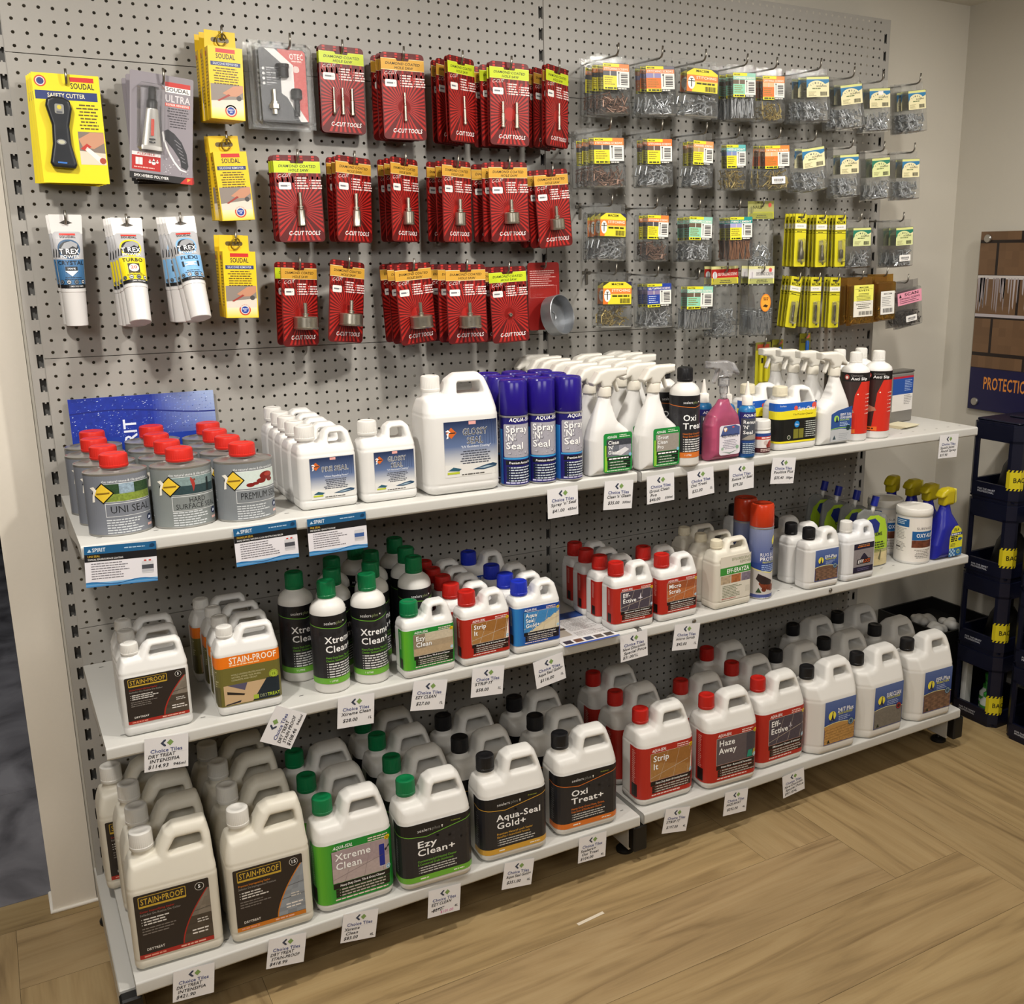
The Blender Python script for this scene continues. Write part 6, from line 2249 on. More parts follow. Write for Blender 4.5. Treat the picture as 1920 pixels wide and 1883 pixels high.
def art_pack(k, W, H):
    d = Dec(W, H, len(k) * 3)
    tim = k.startswith('tim')
    if tim:
        g = '#d9dfa0' if 'green' in k else '#e8e0b4'
        top = '#1f7a63' if 'green' in k else '#2a78a8'
        d.rect(0, 0, W, H, g, 0)
        d.rect(0, H * 0.90, W, H, '#d8dc8a', 1)
        d.poly([(0, H * 0.88), (W, H * 0.88), (W, H * 0.72), (W * 0.72, H * 0.60), (0, H * 0.60)], top, 1)
        pts = [(W * (0.45 - 0.42 * math.cos(a)), H * (0.48 + 0.34 * math.sin(a))) for a in np.linspace(0, PI, 12)]
        d.poly(pts, g, 2)
        d.poly([(0, H * 0.60), (W * 0.10, H * 0.60), (W * 0.03, H * 0.48), (0, H * 0.42)], top, 2)
        d.poly([(W * 0.80, H * 0.6), (W, H * 0.74), (W, H * 0.58)], '#e8e0b4', 3)
        for i, ch in enumerate('TIMBER'):
            a = math.radians(150 - i * 24)
            d.text(ch, W * 0.45 + W * 0.27 * math.cos(a), H * 0.47 + H * 0.19 * math.sin(a), H * 0.085, '#15424a', 4, 'b', 'c', rot=math.degrees(a) - 90)
        d.text('SCREWS', W * 0.66, H * 0.50, H * 0.075, '#1d1d1d', 4, 'b', 'c', W * 0.46)
        d.lines(W * 0.25, H * 0.40, W * 0.75, 1, 1, H * 0.05, '#6a7a4a', 3)
        d.lines(W * 0.08, H * 0.24, W * 0.44, 4, H * 0.06, H * 0.025, '#9a946a', 3)
        d.bars(W * 0.60, H * 0.06, W * 0.90, H * 0.26)
        if k != 'tim_green':
            d.rrect(W * 0.42, H * 0.66, W * 0.66, H * 0.86, 1, '#f2f0ec', 5) if k == 'tim_blue2' else None
        return d
    if k == 'st_logo':
        d.rect(0, 0, W, H, '#e9d935', 0)
        d.poly([(0, H), (W * 0.22, H), (0, H * 0.82)], '#3a3a2a', 1).poly([(W, H), (W * 0.78, H), (W, H * 0.82)], '#2a2a4a', 1)
        d.text('MACSIM', W * 0.5, H * 0.86, H * 0.09, '#1d1d10', 3, 'b', 'c', W * 0.42)
        d.rect(0, H * 0.50, W, H * 0.73, '#e8843a', 1)
        d.rect(0, H * 0.47, W, H * 0.50, '#f2c46a', 2)
        d.poly([(0, 0), (W * 0.16, 0), (W * 0.22, H * 0.45), (0, H * 0.5)], '#e0752c', 1)
        d.circ(W * 0.15, H * 0.42, W * 0.115, '#f5f2ea', 2, 20, H * 0.26)
        d.rect(W * 0.135, H * 0.25, W * 0.165, H * 0.58, '#2a2a2a', 3).rect(W * 0.10, H * 0.56, W * 0.20, H * 0.59, '#2a2a2a', 3)
        d.text('STITCHING', W * 0.63, H * 0.59, H * 0.10, '#fff3df', 3, 'b', 'c', W * 0.66)
        d.lines(W * 0.32, H * 0.37, W * 0.96, 1, 1, H * 0.07, '#3a3a10', 3)
        d.bars(W * 0.60, H * 0.10, W * 0.95, H * 0.30)
        d.rect(0, 0, W, H * 0.06, '#3a3a2a', 3)
        return d
    if k == 'rivet':
        d.rect(0, H * 0.5, W, H, '#ece96a', 0).rect(0, 0, W, H * 0.5, '#ebe7da', 0)
        d.text('MACSIM', W * 0.5, H * 0.90, H * 0.045, '#2a2a20', 3, 'b', 'c', W * 0.46)
        d.rect(W * 0.05, H * 0.875, W * 0.95, H * 0.88, '#3a3a2a', 3)
        d.text('RIVETS', W * 0.5, H * 0.80, H * 0.05, '#2a2a20', 3, 'b', 'c', W * 0.56)
        d.lines(W * 0.1, H * 0.72, W * 0.9, 6, H * 0.045, H * 0.016, '#6a6a3a', 3, al='c')
        d.rect(W * 0.05, H * 0.44, W * 0.95, H * 0.445, '#7a7a5a', 3)
        d.lines(W * 0.1, H * 0.38, W * 0.9, 3, H * 0.06, H * 0.022, '#55554a', 3, al='c')
        d.bars(W * 0.28, H * 0.05, W * 0.95, H * 0.17)
        return d
    if k == 'white_tall':
        d.rect(0, 0, W, H, '#eceae4', 0)
        d.text('MACSIM', W * 0.5, H * 0.86, H * 0.06, '#3a3a3a', 3, 'b', 'c', W * 0.6)
        d.lines(W * 0.1, H * 0.74, W * 0.85, 6, H * 0.075, H * 0.02, '#6a6a6a', 3)
        d.bars(W * 0.18, H * 0.08, W * 0.85, H * 0.26)
        return d
    if k == 'pink':
        d.rect(0, 0, W, H, '#e69ab0', 0)
        d.poly([(W * 0.06, H * 0.62), (W * 0.16, H * 0.62), (W * 0.11, H * 0.92)], '#2a1d24', 3)
        d.text('SCAN', W * 0.58, H * 0.68, H * 0.22, '#2a1d24', 3, 'b', 'c', W * 0.6)
        d.text('DRYWALL SCREWS', W * 0.5, H * 0.42, H * 0.13, '#3a2530', 3, 'b', 'c', W * 0.82)
        d.lines(W * 0.08, H * 0.28, W * 0.92, 2, H * 0.14, H * 0.05, '#5a3a48', 3)
        return d
    pal = {'st_yellow': ('#e8843a', '#e6d92c', '#4a4a50', 'STITCHING SCREWS'), 'st_orange': ('#e08a5a', '#e8752a', '#8f8ab8', 'STITCHING SCREWS'), 'st_fine': ('#e8752a', '#e6e02c', '#6a5248', 'STITCHING SCREWS'), 'mint': ('#8fc9b4', '#8fd0b0', '#6a5a48', 'CHIPBOARD SCREWS'),
           'orange': ('#ee8a3c', '#f0752a', '#f2b98a', 'DRYWALL SCREWS'), 'orange_sticker': ('#ee8a3c', '#f0752a', '#f2b98a', 'DRYWALL SCREWS'), 'channel': ('#e89a5a', '#e6dc2c', '#b9a06a', 'CHANNEL SCREWS'), 'chip': ('#5fb4b4', '#e0d92c', '#7f8fc0', 'NEEDLE POINT'),
           'teal': ('#1f8f8a', '#e6dc3a', '#a9a4cf', 'FIBRE CEMENT'), 'self_blue': ('#24409a', '#24409a', '#8a7aa0', 'SELF TAPPING SCREWS')}[k]
    d.rect(0, 0, W, H, '#eceae2', 0)
    d.rect(0, H * 0.88, W * 0.62, H, '#e6df2a', 1).rect(W * 0.62, H * 0.88, W, H, pal[0] if k != 'st_orange' else '#6a6a78', 1)
    d.text('MACSIM', W * 0.17, H * 0.905, H * 0.055, '#1d1d10', 3, 'b', 'c', W * 0.26)
    d.rect(0, H * 0.72, W, H * 0.88, pal[0], 1)
    d.text(pal[3], W * 0.5, H * 0.755, H * 0.085, '#fff4e8', 3, 'b', 'c', W * 0.92)
    d.rect(0, H * 0.54, W * 0.52, H * 0.72, pal[2], 1)
    d.poly([(W * 0.25, H * 0.54), (W * 0.29, H * 0.54), (W * 0.29, H * 0.72), (W * 0.25, H * 0.72)], '#c9c4bc', 2)
    d.rect(0, H * 0.12, W * 0.52, H * 0.54, pal[1], 1)
    d.lines(W * 0.05, H * 0.45, W * 0.45, 4, H * 0.085, H * 0.03, '#8a7a2a' if pal[1] != '#24409a' else '#c9d2f0', 3)
    d.rect(0, 0, W * 0.52, H * 0.12, '#e6df2a', 2)
    d.lines(W * 0.06, H * 0.03, W * 0.5, 1, 1, H * 0.06, '#2a2a10', 3, rag=0)
    d.circ(W * 0.60, H * 0.66, W * 0.028, '#2a2a2a', 3, 12)
    d.rect(W * 0.592, H * 0.20, W * 0.612, H * 0.64, '#3a3a3a', 3)
    for i in range(7):
        d.rect(W * 0.68, H * (0.20 + 0.068 * i), W * 0.94, H * (0.20 + 0.068 * i + (0.046 if i % 3 else 0.028)), '#4a4a4a', 3)
    d.rect(W * 0.52, 0, W, H * 0.10, '#2f2f2c', 2)
    d.lines(W * 0.56, H * 0.03, W * 0.92, 1, 1, H * 0.045, '#dcdcd4', 3)
    return d


def case_mesh(W, H, T, m):
    b = MB()
    b.box(-W / 2, -T, -H, W / 2, -0.0002, -0.010, 0.0035)
    b.box(-W / 2 - 0.002, -0.0012, -H - 0.002, W / 2 + 0.002, 0.0002, 0.012)          # the flange that carries the hang hole
    return b.mesh('case', m)


_packs = {}
T_ = 0.018
DESC = {'st_yellow': 'yellow and orange label', 'st_orange': 'orange block label', 'st_logo': 'yellow label with orange band', 'mint': 'mint green label', 'orange': 'orange label', 'tim_blue': 'cream and blue label', 'tim_blue2': 'cream, blue and white-stickered label',
        'st_fine': 'bright orange and yellow label', 'channel': 'narrow yellow label', 'chip': 'slim teal and yellow label', 'orange_sticker': 'orange label and white sticker', 'tim_green': 'cream and green label', 'teal': 'teal banded label', 'tim_green_sticker': 'green label and barcode sticker',
        'self_blue': 'dark blue label', 'rivet': 'tall yellow label in an amber box', 'white_tall': 'tall white label in an amber box', 'pink': 'pink label'}
SCN = {'silver': 'silver screws', 'brown': 'brown screws', 'gold': 'gold screws', 'nails': 'long steel screws', 'coppernails': 'long copper screws', 'dark': 'dark screws'}


def pack_parts(w, k, s):
    W = 0.074 if w < 0.08 else 0.086 if w < 0.094 else 0.098 if w < 0.11 else 0.112
    H = 0.128
    key = (W, k, s)
    if key in _packs:
        return _packs[key]
    cm = amberbox if k in ('rivet', 'white_tall') else clearbox
    if k == 'rivet':
        lw, lh, lz = W * 0.82, 0.094, -0.104
    elif k == 'white_tall':
        lw, lh, lz = W * 0.80, 0.070, -0.108
    elif k == 'pink':
        lw, lh, lz = W * 0.94, 0.038, -0.056
    else:
        lw, lh, lz = W * (0.84 if k.startswith('tim') else 0.88), 0.060 if not k.startswith('tim') else 0.052, -0.072 if not k.startswith('tim') else -0.064
    d = art_pack(k, lw * 1000, lh * 1000)
    yl = -T_ - 0.0001
    lab = d.mesh('label', mp_flat(-lw / 2, lz, yl))
    parts = [('case', case_mesh(W, H, T_, cm), None), ('label', lab, None)]
    sm = screws(s, W - 0.006, 0.052 if 'nails' not in s else 0.056, T_ - 0.004, SCM[s], len(k) + len(s) * 7, 40)
    sm.transform(Matrix.Translation((0, -0.002, -H + 0.002)))
    parts.append(('screws', sm, 'stuff'))
    if 'sticker' in k or k == 'pink':
        e = Dec(48, 19, 3)
        e.rrect(0, 0, 48, 19, 2, '#f2f0ec', 0).bars(7, 7, 41, 13, '#55555a')
        e.lines(8, 3.5, 40, 1, 1, 1.6, '#77777a', 2)
        parts.append(('price_sticker', e.mesh('price_sticker', mp_flat(-0.020, -H + 0.016, -T_ - 0.0002)), None))
    _packs[key] = parts
    return parts


def screw_pack(x, y, z, roll, w, k, s, label, yaw=0.0):
    t = thing('screw_pack', label, 'screw pack', (x, y, z), (0, -roll, yaw), 'screw packs on the pegboard')
    for pn, me, kd in pack_parts(w, k, s):
        o = obj(pn, me, t)
        if kd:
            o['kind'] = kd


PACKS = [
    ('first', 1.327, 1.998, -0.13, 0.031, 0.089, 'st_yellow', 'brown', 3),
    ('first', 1.451, 2.001, -0.14, 0.064, 0.101, 'st_orange', 'silver', 2),
    ('first', 1.578, 2.003, -0.15, -0.006, 0.113, 'st_logo', 'silver', 1),
    ('first', 1.722, 2.006, -0.14, 0.049, 0.088, 'mint', 'nails', 2),
    ('first', 1.823, 2.006, -0.14, 0.047, 0.093, 'orange', 'gold', 1),
    ('first', 1.971, 2.014, -0.15, 0.085, 0.095, 'tim_blue', 'silver', 2),
    ('first', 2.097, 2.003, -0.15, 0.154, 0.099, 'tim_blue', 'silver', 2),
    ('first', 2.221, 2.003, -0.14, 0.097, 0.102, 'tim_blue2', 'silver', 1),
    ('first', 2.362, 2.006, -0.15, 0.141, 0.089, 'tim_blue', 'silver', 2),
    ('second', 1.287, 1.82, -0.16, 0.037, 0.094, 'st_yellow', 'brown', 3),
    ('second', 1.446, 1.826, -0.15, 0.033, 0.087, 'st_fine', 'silver', 2),
    ('second', 1.601, 1.83, -0.13, -0.016, 0.076, 'channel', 'silver', 2),
    ('second', 1.717, 1.827, -0.12, 0.046, 0.069, 'chip', 'gold', 1),
    ('second', 1.835, 1.828, -0.15, 0.06, 0.096, 'orange_sticker', 'gold', 2),
    ('second', 1.964, 1.827, -0.15, 0.161, 0.105, 'tim_blue', 'silver', 1),
    ('second', 2.115, 1.816, -0.14, 0.086, 0.089, 'tim_blue', 'silver', 1),
    ('second', 2.242, 1.812, -0.14, 0.098, 0.086, 'tim_green', 'silver', 1),
    ('second', 2.368, 1.814, -0.14, 0.066, 0.091, 'tim_blue', 'silver', 1),
    ('third', 1.308, 1.642, -0.15, -0.029, 0.088, 'st_logo', 'silver', 3),
    ('third', 1.452, 1.639, -0.14, -0.019, 0.066, 'st_yellow', 'brown', 2),
    ('third', 1.59, 1.637, -0.14, -0.018, 0.088, 'mint', 'silver', 2),
    ('third', 1.718, 1.638, -0.15, 0.025, 0.082, 'teal', 'coppernails', 2),
    ('third', 2.193, 1.613, -0.13, 0.033, 0.09, 'tim_green', 'silver', 1),
    ('third', 2.36, 1.615, -0.14, 0.057, 0.09, 'tim_green_sticker', 'silver', 2),
    ('fourth', 1.327, 1.472, -0.14, -0.018, 0.099, 'st_logo', 'gold', 1),
    ('fourth', 1.457, 1.465, -0.14, 0.023, 0.089, 'self_blue', 'silver', 2),
    ('fourth', 1.592, 1.455, -0.14, -0.009, 0.095, 'mint', 'nails', 1),
    ('fourth', 2.203, 1.445, -0.14, 0.028, 0.096, 'rivet', 'gold', 1),
    ('fourth', 2.315, 1.452, -0.13, 0.039, 0.074, 'white_tall', 'gold', 1),
    ('fourth', 2.397, 1.43, -0.14, 0.152, 0.122, 'pink', 'dark', 1),
]
cnt = {}
for r, x, z, y, roll, w, k, s, nb in PACKS:
    cnt[r] = cnt.get(r, 0) + 1
    pos = f'{ORD[cnt[r] - 1]} file, {r} pack row'
    zz = z + 0.008
    hook(x, zz + 0.004, -y + 0.030 if r in ('first', 'second') else -y + 0.012, f'wire hook carrying clear screw packs, {pos} down')
    screw_pack(x, y, zz - 0.006, roll, w, k, s, f'{"amber" if k in ("rivet", "white_tall") else "clear"} box of {SCN[s]}, {DESC[k].replace(" in an amber box", "")}, front, {pos}')
    for i in range(nb):
        dy = (0.021 + Rj.uniform(0, 0.008)) * (i + 1)
        if y + dy > -0.004:
            break
        screw_pack(x, y + dy, zz - 0.006, roll * 0.5 + Rj.uniform(-0.05, 0.05), w, 'orange' if k == 'orange_sticker' else 'tim_green' if k == 'tim_green_sticker' else k, s, f'box of {SCN[s]} hanging {ORD[i + 1]} from front, {pos}', Rj.uniform(-0.06, 0.03))

# ------------------------------------------------------------------ bagged screws under header cards
BAGS = [
    ('third', 1.843, 1.675, -0.1, 0.026, 'olive', 0.087, 0.176),
    ('fourth', 1.704, 1.497, -0.12, 0.023, 'red', 0.108, 0.197),
    ('fourth', 1.828, 1.496, -0.13, -0.002, 'deck', 0.103, 0.209),
]


def art_header(k, W=94, H=54):
    d = Dec(W, H, 9)
    g = {'olive': '#b9b93a', 'red': '#e6d932', 'deck': '#dfe07a'}[k]
    d.rect(0, 0, W, H, g, 0)
    d.rect(0, H * 0.86, W, H, '#e3df9a' if k != 'olive' else '#8f8f4a', 1)
    d.text('MACSIM', W * 0.5, H * 0.885, 4.6, '#22220f', 3, 'b', 'c', W * 0.3)
    if k == 'red':
        d.rect(0, H * 0.42, W, H * 0.86, '#b5221f', 1)
        d.poly([(0, H * 0.2), (W * 0.3, H * 0.42), (W, H * 0.42), (W, H * 0.28)], '#e6d932', 2)
        d.text('SELF DRILLING SCREWS', W * 0.60, H * 0.53, 7.5, '#f6e6dc', 3, 'b', 'c', W * 0.72)
    elif k == 'deck':
        d.rect(0, H * 0.36, W, H * 0.86, '#d9d7d2', 1)
        d.text('DECKING SCREWS', W * 0.62, H * 0.52, 9, '#b9b5b4', 3, 'b', 'c', W * 0.68)
        d.text('DECKING SCREWS', W * 0.625, H * 0.525, 8.4, '#5a565a', 4, 'r', 'c', W * 0.66)
        d.poly([(0, H * 0.1), (W * 0.25, H * 0.36), (W, H * 0.36), (W, H * 0.1)], '#dfe07a', 2)
    else:
        d.rect(0, H * 0.46, W, H * 0.86, '#a9a866', 1)
        d.text('NAILS', W * 0.35, H * 0.62, 8, '#3a3a1c', 3, 'b', 'c', W * 0.34)
    d.circ(W * 0.13, H * 0.56, 8, '#d9d4d6' if k != 'olive' else '#8f8f5a', 2, 20, 10)
    d.rect(W * 0.125, H * 0.40, W * 0.14, H * 0.70, '#3a3a3a', 3)
    if k != 'red':
        x, y = W * 0.84, H * 0.80
        d.poly([(x + (8 if i % 2 == 0 else 4.5) * math.cos(PI * i / 8), y + (8 if i % 2 == 0 else 4.5) * math.sin(PI * i / 8)) for i in range(16)], '#d9504a', 4)
    d.lines(W * 0.30, H * 0.26, W * 0.75, 2, 5, 2.2, '#5a5a2a', 3, al='c')
    d.rect(0, 0, W, H * 0.10, '#1d1d14', 3)
    for i in range(4):
        d.rect(W * (0.12 + 0.22 * i), H * 0.02, W * (0.18 + 0.22 * i), H * 0.075, '#d9d9c9', 4)
    return d


def bag_f(x, y, z):
    return smax(poly2(x, z, [(-0.042, -0.195), (0.042, -0.195), (0.045, -0.06), (0.045, -0.03), (-0.045, -0.03), (-0.045, -0.06)], 0.006),
                np.abs(y) - 0.011 * np.clip((-0.03 - z) / 0.10, 0.1, 1) * np.sqrt(np.clip(1 - (x / 0.05) ** 2, 0.03, 1)), 0.003)


BV, BF = surf(bag_f, (-0.052, -0.016, -0.204), (0.052, 0.016, -0.022), 0.0026)
bag_me = mesh('bag', BV, BF, bagfilm, True)
BAGD = {'olive': 'clear bag of grey nails under an olive header card', 'red': 'clear bag of silver screws under a red and yellow header card', 'deck': 'clear bag of long screws under a grey header card, orange sticker'}
for r, x, z, y, roll, k, w, h in BAGS:
    hook(x, z - 0.014, -y + 0.012, f'wire hook holding the {BAGD[k].split("under ")[1].split(",")[0]}')
    for i in range(1 if k == 'olive' else 2):
        dd = BAGD[k] + (f', {r} pack row' if i == 0 else ', behind an identical one')
        t = thing('screw_bag', dd, 'screw bag', (x + 0.003 * i, y + 0.035 * i, z), (0, -roll + 0.02 * i, 0.0), 'bagged screws')
        obj('header_card', card(art_header(k), 0.001, 0.0016, '#c9c68a', name='header_card'), t)
        obj('bag', bag_me, t)
        sm = screws('nails' if k == 'deck' else 'silver', 0.076, 0.075, 0.016, zinc, 5 + len(k), 55)
        if k == 'deck':
            sm.transform(Matrix.Rotation(0.0, 4, 'Y'))
        sm.transform(Matrix.Translation((0, 0.008, -0.192)))
        o = obj('screws', sm, t)
        o['kind'] = 'stuff'
        if k == 'deck' and i == 0:
            e = Dec(40, 52, 3)
            e.circ(20, 26, 19, '#e8842a', 0, 30, 25).circ(20, 26, 16.5, '#eda63a', 1, 30, 22)
            e.lines(10, 38, 30, 2, 5, 3, '#7a3a10', 2, al='c').poly([(10, 16), (18, 22), (30, 18), (24, 13)], '#3a2410', 2)
            obj('round_sticker', e.mesh('round_sticker', mp_flat(-0.012, -0.128, -0.0125)), t)

# ------------------------------------------------------------------ narrow yellow bit cards
YW, YH = 46, 150


def art_yellow():
    d = Dec(YW, YH, 5)
    d.rrect(0, 0, YW, YH, 4, '#1d1b12', 0)
    d.rrect(1.2, 1.2, YW - 0.6, YH - 0.6, 3.4, '#ddd32a', 1)
    d.rrect(YW * 0.24, YH - 13, YW * 0.80, YH - 8, 2.4, '#2a2810', 2)
    d.text('MACSIM', YW * 0.52, YH - 26, 9, '#2a2810', 3, 'b', 'c', 36)
    d.rect(1.2, YH - 42, YW - 0.6, YH - 28, '#ecebe6', 2)
    d.lines(YW * 0.2, YH - 36, YW * 0.95, 1, 1, 2, '#9a9a94', 3)
    d.rect(1.2, YH - 47, YW - 0.6, YH - 44.6, '#2a2810', 2)
    d.rect(1.2, YH - 53, YW - 0.6, YH - 52, '#2a2810', 2)
    d.lines(YW * 0.2, YH - 51.5, YW * 0.8, 1, 1, 2, '#3a3818', 3)
    d.circ(YW * 0.70, 11, 4.2, '#2a2810', 3, 16).circ(YW * 0.70, 11, 3.0, '#6a6a4a', 4, 12)
    return d


ycard = card(art_yellow(), 0.004, 0.001, '#c9c02a')
YB = {
    'big': MB().lathe([(0.0078, 0), (0.0085, 0.002), (0.0085, 0.020), (0.0062, 0.026), (0.0045, 0.034), (0.0040, 0.036), (0.0048, 0.046), (0.0036, 0.050)], 14, 0, -0.006, z0=-0.128),
    'mid': MB().lathe([(0.0055, 0), (0.0068, 0.003), (0.0060, 0.016), (0.0035, 0.024), (0.0042, 0.040), (0.0030, 0.044)], 14, 0, -0.006, z0=-0.130),
    'small': MB().lathe([(0.0045, 0), (0.0062, 0.003), (0.0055, 0.012), (0.0062, 0.022), (0.004, 0.026)], 6, 0, -0.006, z0=-0.125),
    'bit': MB().lathe([(0.0016, 0), (0.0034, 0.007), (0.0034, 0.016), (0.0026, 0.020), (0.0034, 0.034), (0.0030, 0.048)], 6, 0, -0.005, z0=-0.130)}
YB = {k: b.mesh('driver_bit', mat('dark_bit_steel', '#6f6a5c', 0.34, 0.8), 40) for k, b in YB.items()}
yblis = MB().box(-0.012, -0.015, -0.137, 0.012, -0.0006, -0.070, 0.004).mesh('blister', clearbox)
YELLOW = [
    ('third', 1.967, 1.642, -0.13, 0.001, 'big', 3),
    ('third', 2.047, 1.64, -0.13, 0.019, 'mid', 3),
    ('third', 2.122, 1.64, -0.13, 0.03, 'small', 3),
    ('fourth', 1.988, 1.464, -0.1, -0.135, 'bit', 3),
    ('fourth', 2.046, 1.463, -0.12, -0.011, 'bit', 4),
    ('fourth', 2.113, 1.461, -0.13, -0.013, 'bit', 2),
]
YN = {'big': 'a stout socket bit', 'mid': 'a tapered bit', 'small': 'a short hex bit', 'bit': 'a slim driver bit'}
cnt = {}
for r, x, z, y, roll, k, nb in YELLOW:
    cnt[r] = cnt.get(r, 0) + 1
    pos = f'{ORD[cnt[r] - 1]} yellow file, {r} pack row'
    hook(x, z - 0.011, -y + 0.014, f'wire hook through narrow yellow cards, {pos}')
    for i in range(nb + 1):
        t = thing('driver_bit_card', f'yellow card with {YN[k]}, {"front" if i == 0 else ORD[i] + " from front"}, {pos}', 'bit pack', (x, y + 0.0165 * i, z), (0, -roll + 0.02 * i, (0.05 + 0.16 * (i > 0) + 0.05 * i) * (1 if r == 'third' else 1.3)), 'yellow bit cards')
        obj('card', ycard, t)
        obj('blister', yblis, t)
        obj('driver_bit', YB[k], t)

# yellow knives and spare tags hanging low, mostly hidden by the spray bottles
kn = Dec(58, 132, 2)
kn.rect(0, 0, 58, 132, '#b9b22a', 0).rect(0, 108, 58, 132, '#7a742a', 1).rect(6, 112, 52, 126, '#a8442a', 2).rect(14, 20, 26, 104, '#d8cf2a', 2).rect(34, 14, 46, 100, '#e0d832', 2)
kcard = card(kn, 0.003, 0.001, '#8f8a2a')
knife_me = MB().box(-0.005, -0.012, -0.118, 0.005, -0.002, -0.022, 0.002).mesh('knife', mat('yellow_knife_plastic', '#c9bf24', 0.35))
slid = MB().box(-0.003, -0.015, -0.06, 0.003, -0.0118, -0.045, 0.001).mesh('slider', black_m)
t = thing('knife_card', 'yellow snap-off knife card hanging behind the spray bottles', 'knife pack', (1.916, -0.045, 1.272))
obj('card', kcard, t)
for dx in (-0.013, 0.008):
    k_ = obj('knife', knife_me, t, (dx, 0, 0))
    obj('slider', slid, k_)
hook(1.916, 1.262, 0.055, 'wire hook holding the yellow knife card')
tg = Dec(44, 60, 2)
tg.rrect(0, 0, 44, 60, 4, '#a3a02a', 0).rect(4, 30, 40, 44, '#6f6a2a', 1).poly([(26, 44), (40, 58), (42, 50), (34, 44)], '#d2685a', 2)
tgm = card(tg, 0.004, 0.001, '#8f8a2a')
for i, (x, z) in enumerate(((1.985, 1.276), (2.095, 1.290))):
    t = thing('hanging_card', f'olive yellow backing card hung {"beside the knife card" if i == 0 else "above the white-capped red bottles"} behind the sprays', 'card', (x, -0.03, z))
    obj('card', tgm, t)
    obj('tool', MB().lathe([(0.004, 0), (0.006, 0.004), (0.006, 0.03), (0.003, 0.034)], 12, 0.004, -0.007, z0=-0.056).mesh('tool', mat('blue_tool_grip', '#2a5fb0', 0.35), 40), t)
    hook(x, z - 0.012, 0.04, f'short wire hook holding the olive card {"by the knives" if i == 0 else "above the red bottles"}')

# ------------------------------------------------------------------ the packs nearest the doorway


def brand(d, x, y, w, c='#17171a'):
    """Red bar over the heavy brand word."""
    d.rect(x, y + w * 0.30, x + w, y + w * 0.50, '#c8281f', 3)
    d.text('SOUDAL', x, y, w * 0.24, c, 3, 'b', 'l', w)


def skin_hand(d, x0, y0, x1, y1):
    w, h = x1 - x0, y1 - y0
    d.rect(x0, y0, x1, y1, '#8a8078', 1)
    d.poly([(x0, y0), (x1, y0), (x1, y0 + h * 0.42), (x0, y0 + h * 0.28)], '#d9d0c2', 2)
    d.poly([(x0 + w * 0.35, y0 + h * 0.62), (x0 + w * 0.70, y0 + h * 0.95), (x1, y0 + h), (x1, y0 + h * 0.72), (x0 + w * 0.8, y0 + h * 0.52), (x0 + w * 0.55, y0 + h * 0.50)], '#c08a6c', 3)
    d.poly([(x0 + w * 0.18, y0 + h * 0.30), (x0 + w * 0.24, y0 + h * 0.27), (x0 + w * 0.6, y0 + h * 0.55), (x0 + w * 0.54, y0 + h * 0.6)], '#9c3a30', 4)
    d.circ(x0 + w * 0.86, y0 + h * 0.45, w * 0.08, '#4a4644', 4, 12)


# safety cutter cards
d = Dec(118, 203, 6)
d.rect(0, 0, 118, 203, '#efd913', 0)
d.circ(14, 188, 10.5, '#c8482f', 1).circ(14, 188, 8, '#e0d8d0', 2).circ(14, 188, 6.4, '#2a3a7a', 3)
brand(d, 66, 177, 42)
d.rect(3, 155, 112, 171, '#22346f', 1)
d.text('SAFETY CUTTER', 57, 159.5, 7.5, '#efe6c4', 3, 'b', 'c', 66)
for k in range(8):
    d.lines(72, 146 - k * 6.2, 112, 1, 1, 2.7, '#5a4d10', 2, al='c', rag=0.35)
d.rect(70, 36, 116, 98, '#7f7268', 1)
d.poly([(70, 36), (116, 36), (116, 58), (70, 62)], '#d9cdb9', 2)
d.poly([(70, 84), (92, 97), (116, 97), (116, 78), (96, 66), (76, 70)], '#c28e70', 3)
d.poly([(72, 66), (80, 62), (92, 70), (84, 76)], '#b8332a', 4)
d.poly([(84, 70), (112, 46), (106, 38), (80, 64)], '#efe9de', 4)
d.circ(110, 44, 6, '#a8442f', 5, 12)
cut_card = card(d, 0.002, 0.0014, '#d9c412')
cpts = [(-0.021, -0.070), (-0.019, -0.058), (-0.010, -0.052), (0.004, -0.052), (0.014, -0.058), (0.017, -0.072), (0.012, -0.105), (0.014, -0.140), (0.021, -0.176), (0.018, -0.184), (-0.014, -0.184), (-0.018, -0.176), (-0.013, -0.140), (-0.013, -0.105)]
cpts = [(a * 1.22, b_) for a, b_ in cpts]
cutter_me = sdf_mesh('cutter', ext(cpts, 0.009, 0.004, 0.006), (-0.034, -0.014, -0.192), (0.034, 0.014, -0.044), 0.0018, mat('black_cutter_plastic', '#23262b', 0.3))
blade = Dec(16, 18, 1)
blade.rrect(0, 0, 16, 18, 3, '#8a8a84', 0).circ(8, 12, 4, '#c9b83a', 1).rect(3, 1, 13, 5, '#5a5c60', 1)
blade_me = blade.mesh('blade_window', mp_flat(-0.010, -0.084, -0.0092))
win = Dec(18, 12, 1)
win.circ(9, 6, 8.5, '#77787a', 0, 20, 5.4).circ(9, 6, 6, '#b9b8a0', 1, 18, 3.6)
win.rect(1, -34, 17, -31, '#2f6fc0', 1)
win_me = win.mesh('thumb_window', mp_flat(-0.010, -0.142, -0.0092))
for i in range(4):
    t = thing('safety_cutter_pack', f'yellow card holding a black safety cutter, {"front" if i == 0 else ORD[i] + " from the front"} of its hook', 'cutter pack', (0.101 - 0.002 * i, -0.09 + 0.021 * i, 1.878), (0, 0.01 * i, 0.0), 'safety cutter packs')
    obj('card', cut_card, t)
    c_ = obj('cutter', cutter_me, t, (-0.012, -0.0095, 0.008), (0, 0.06, 0))
    obj('blade_window', blade_me, c_)
    obj('thumb_window', win_me, c_)
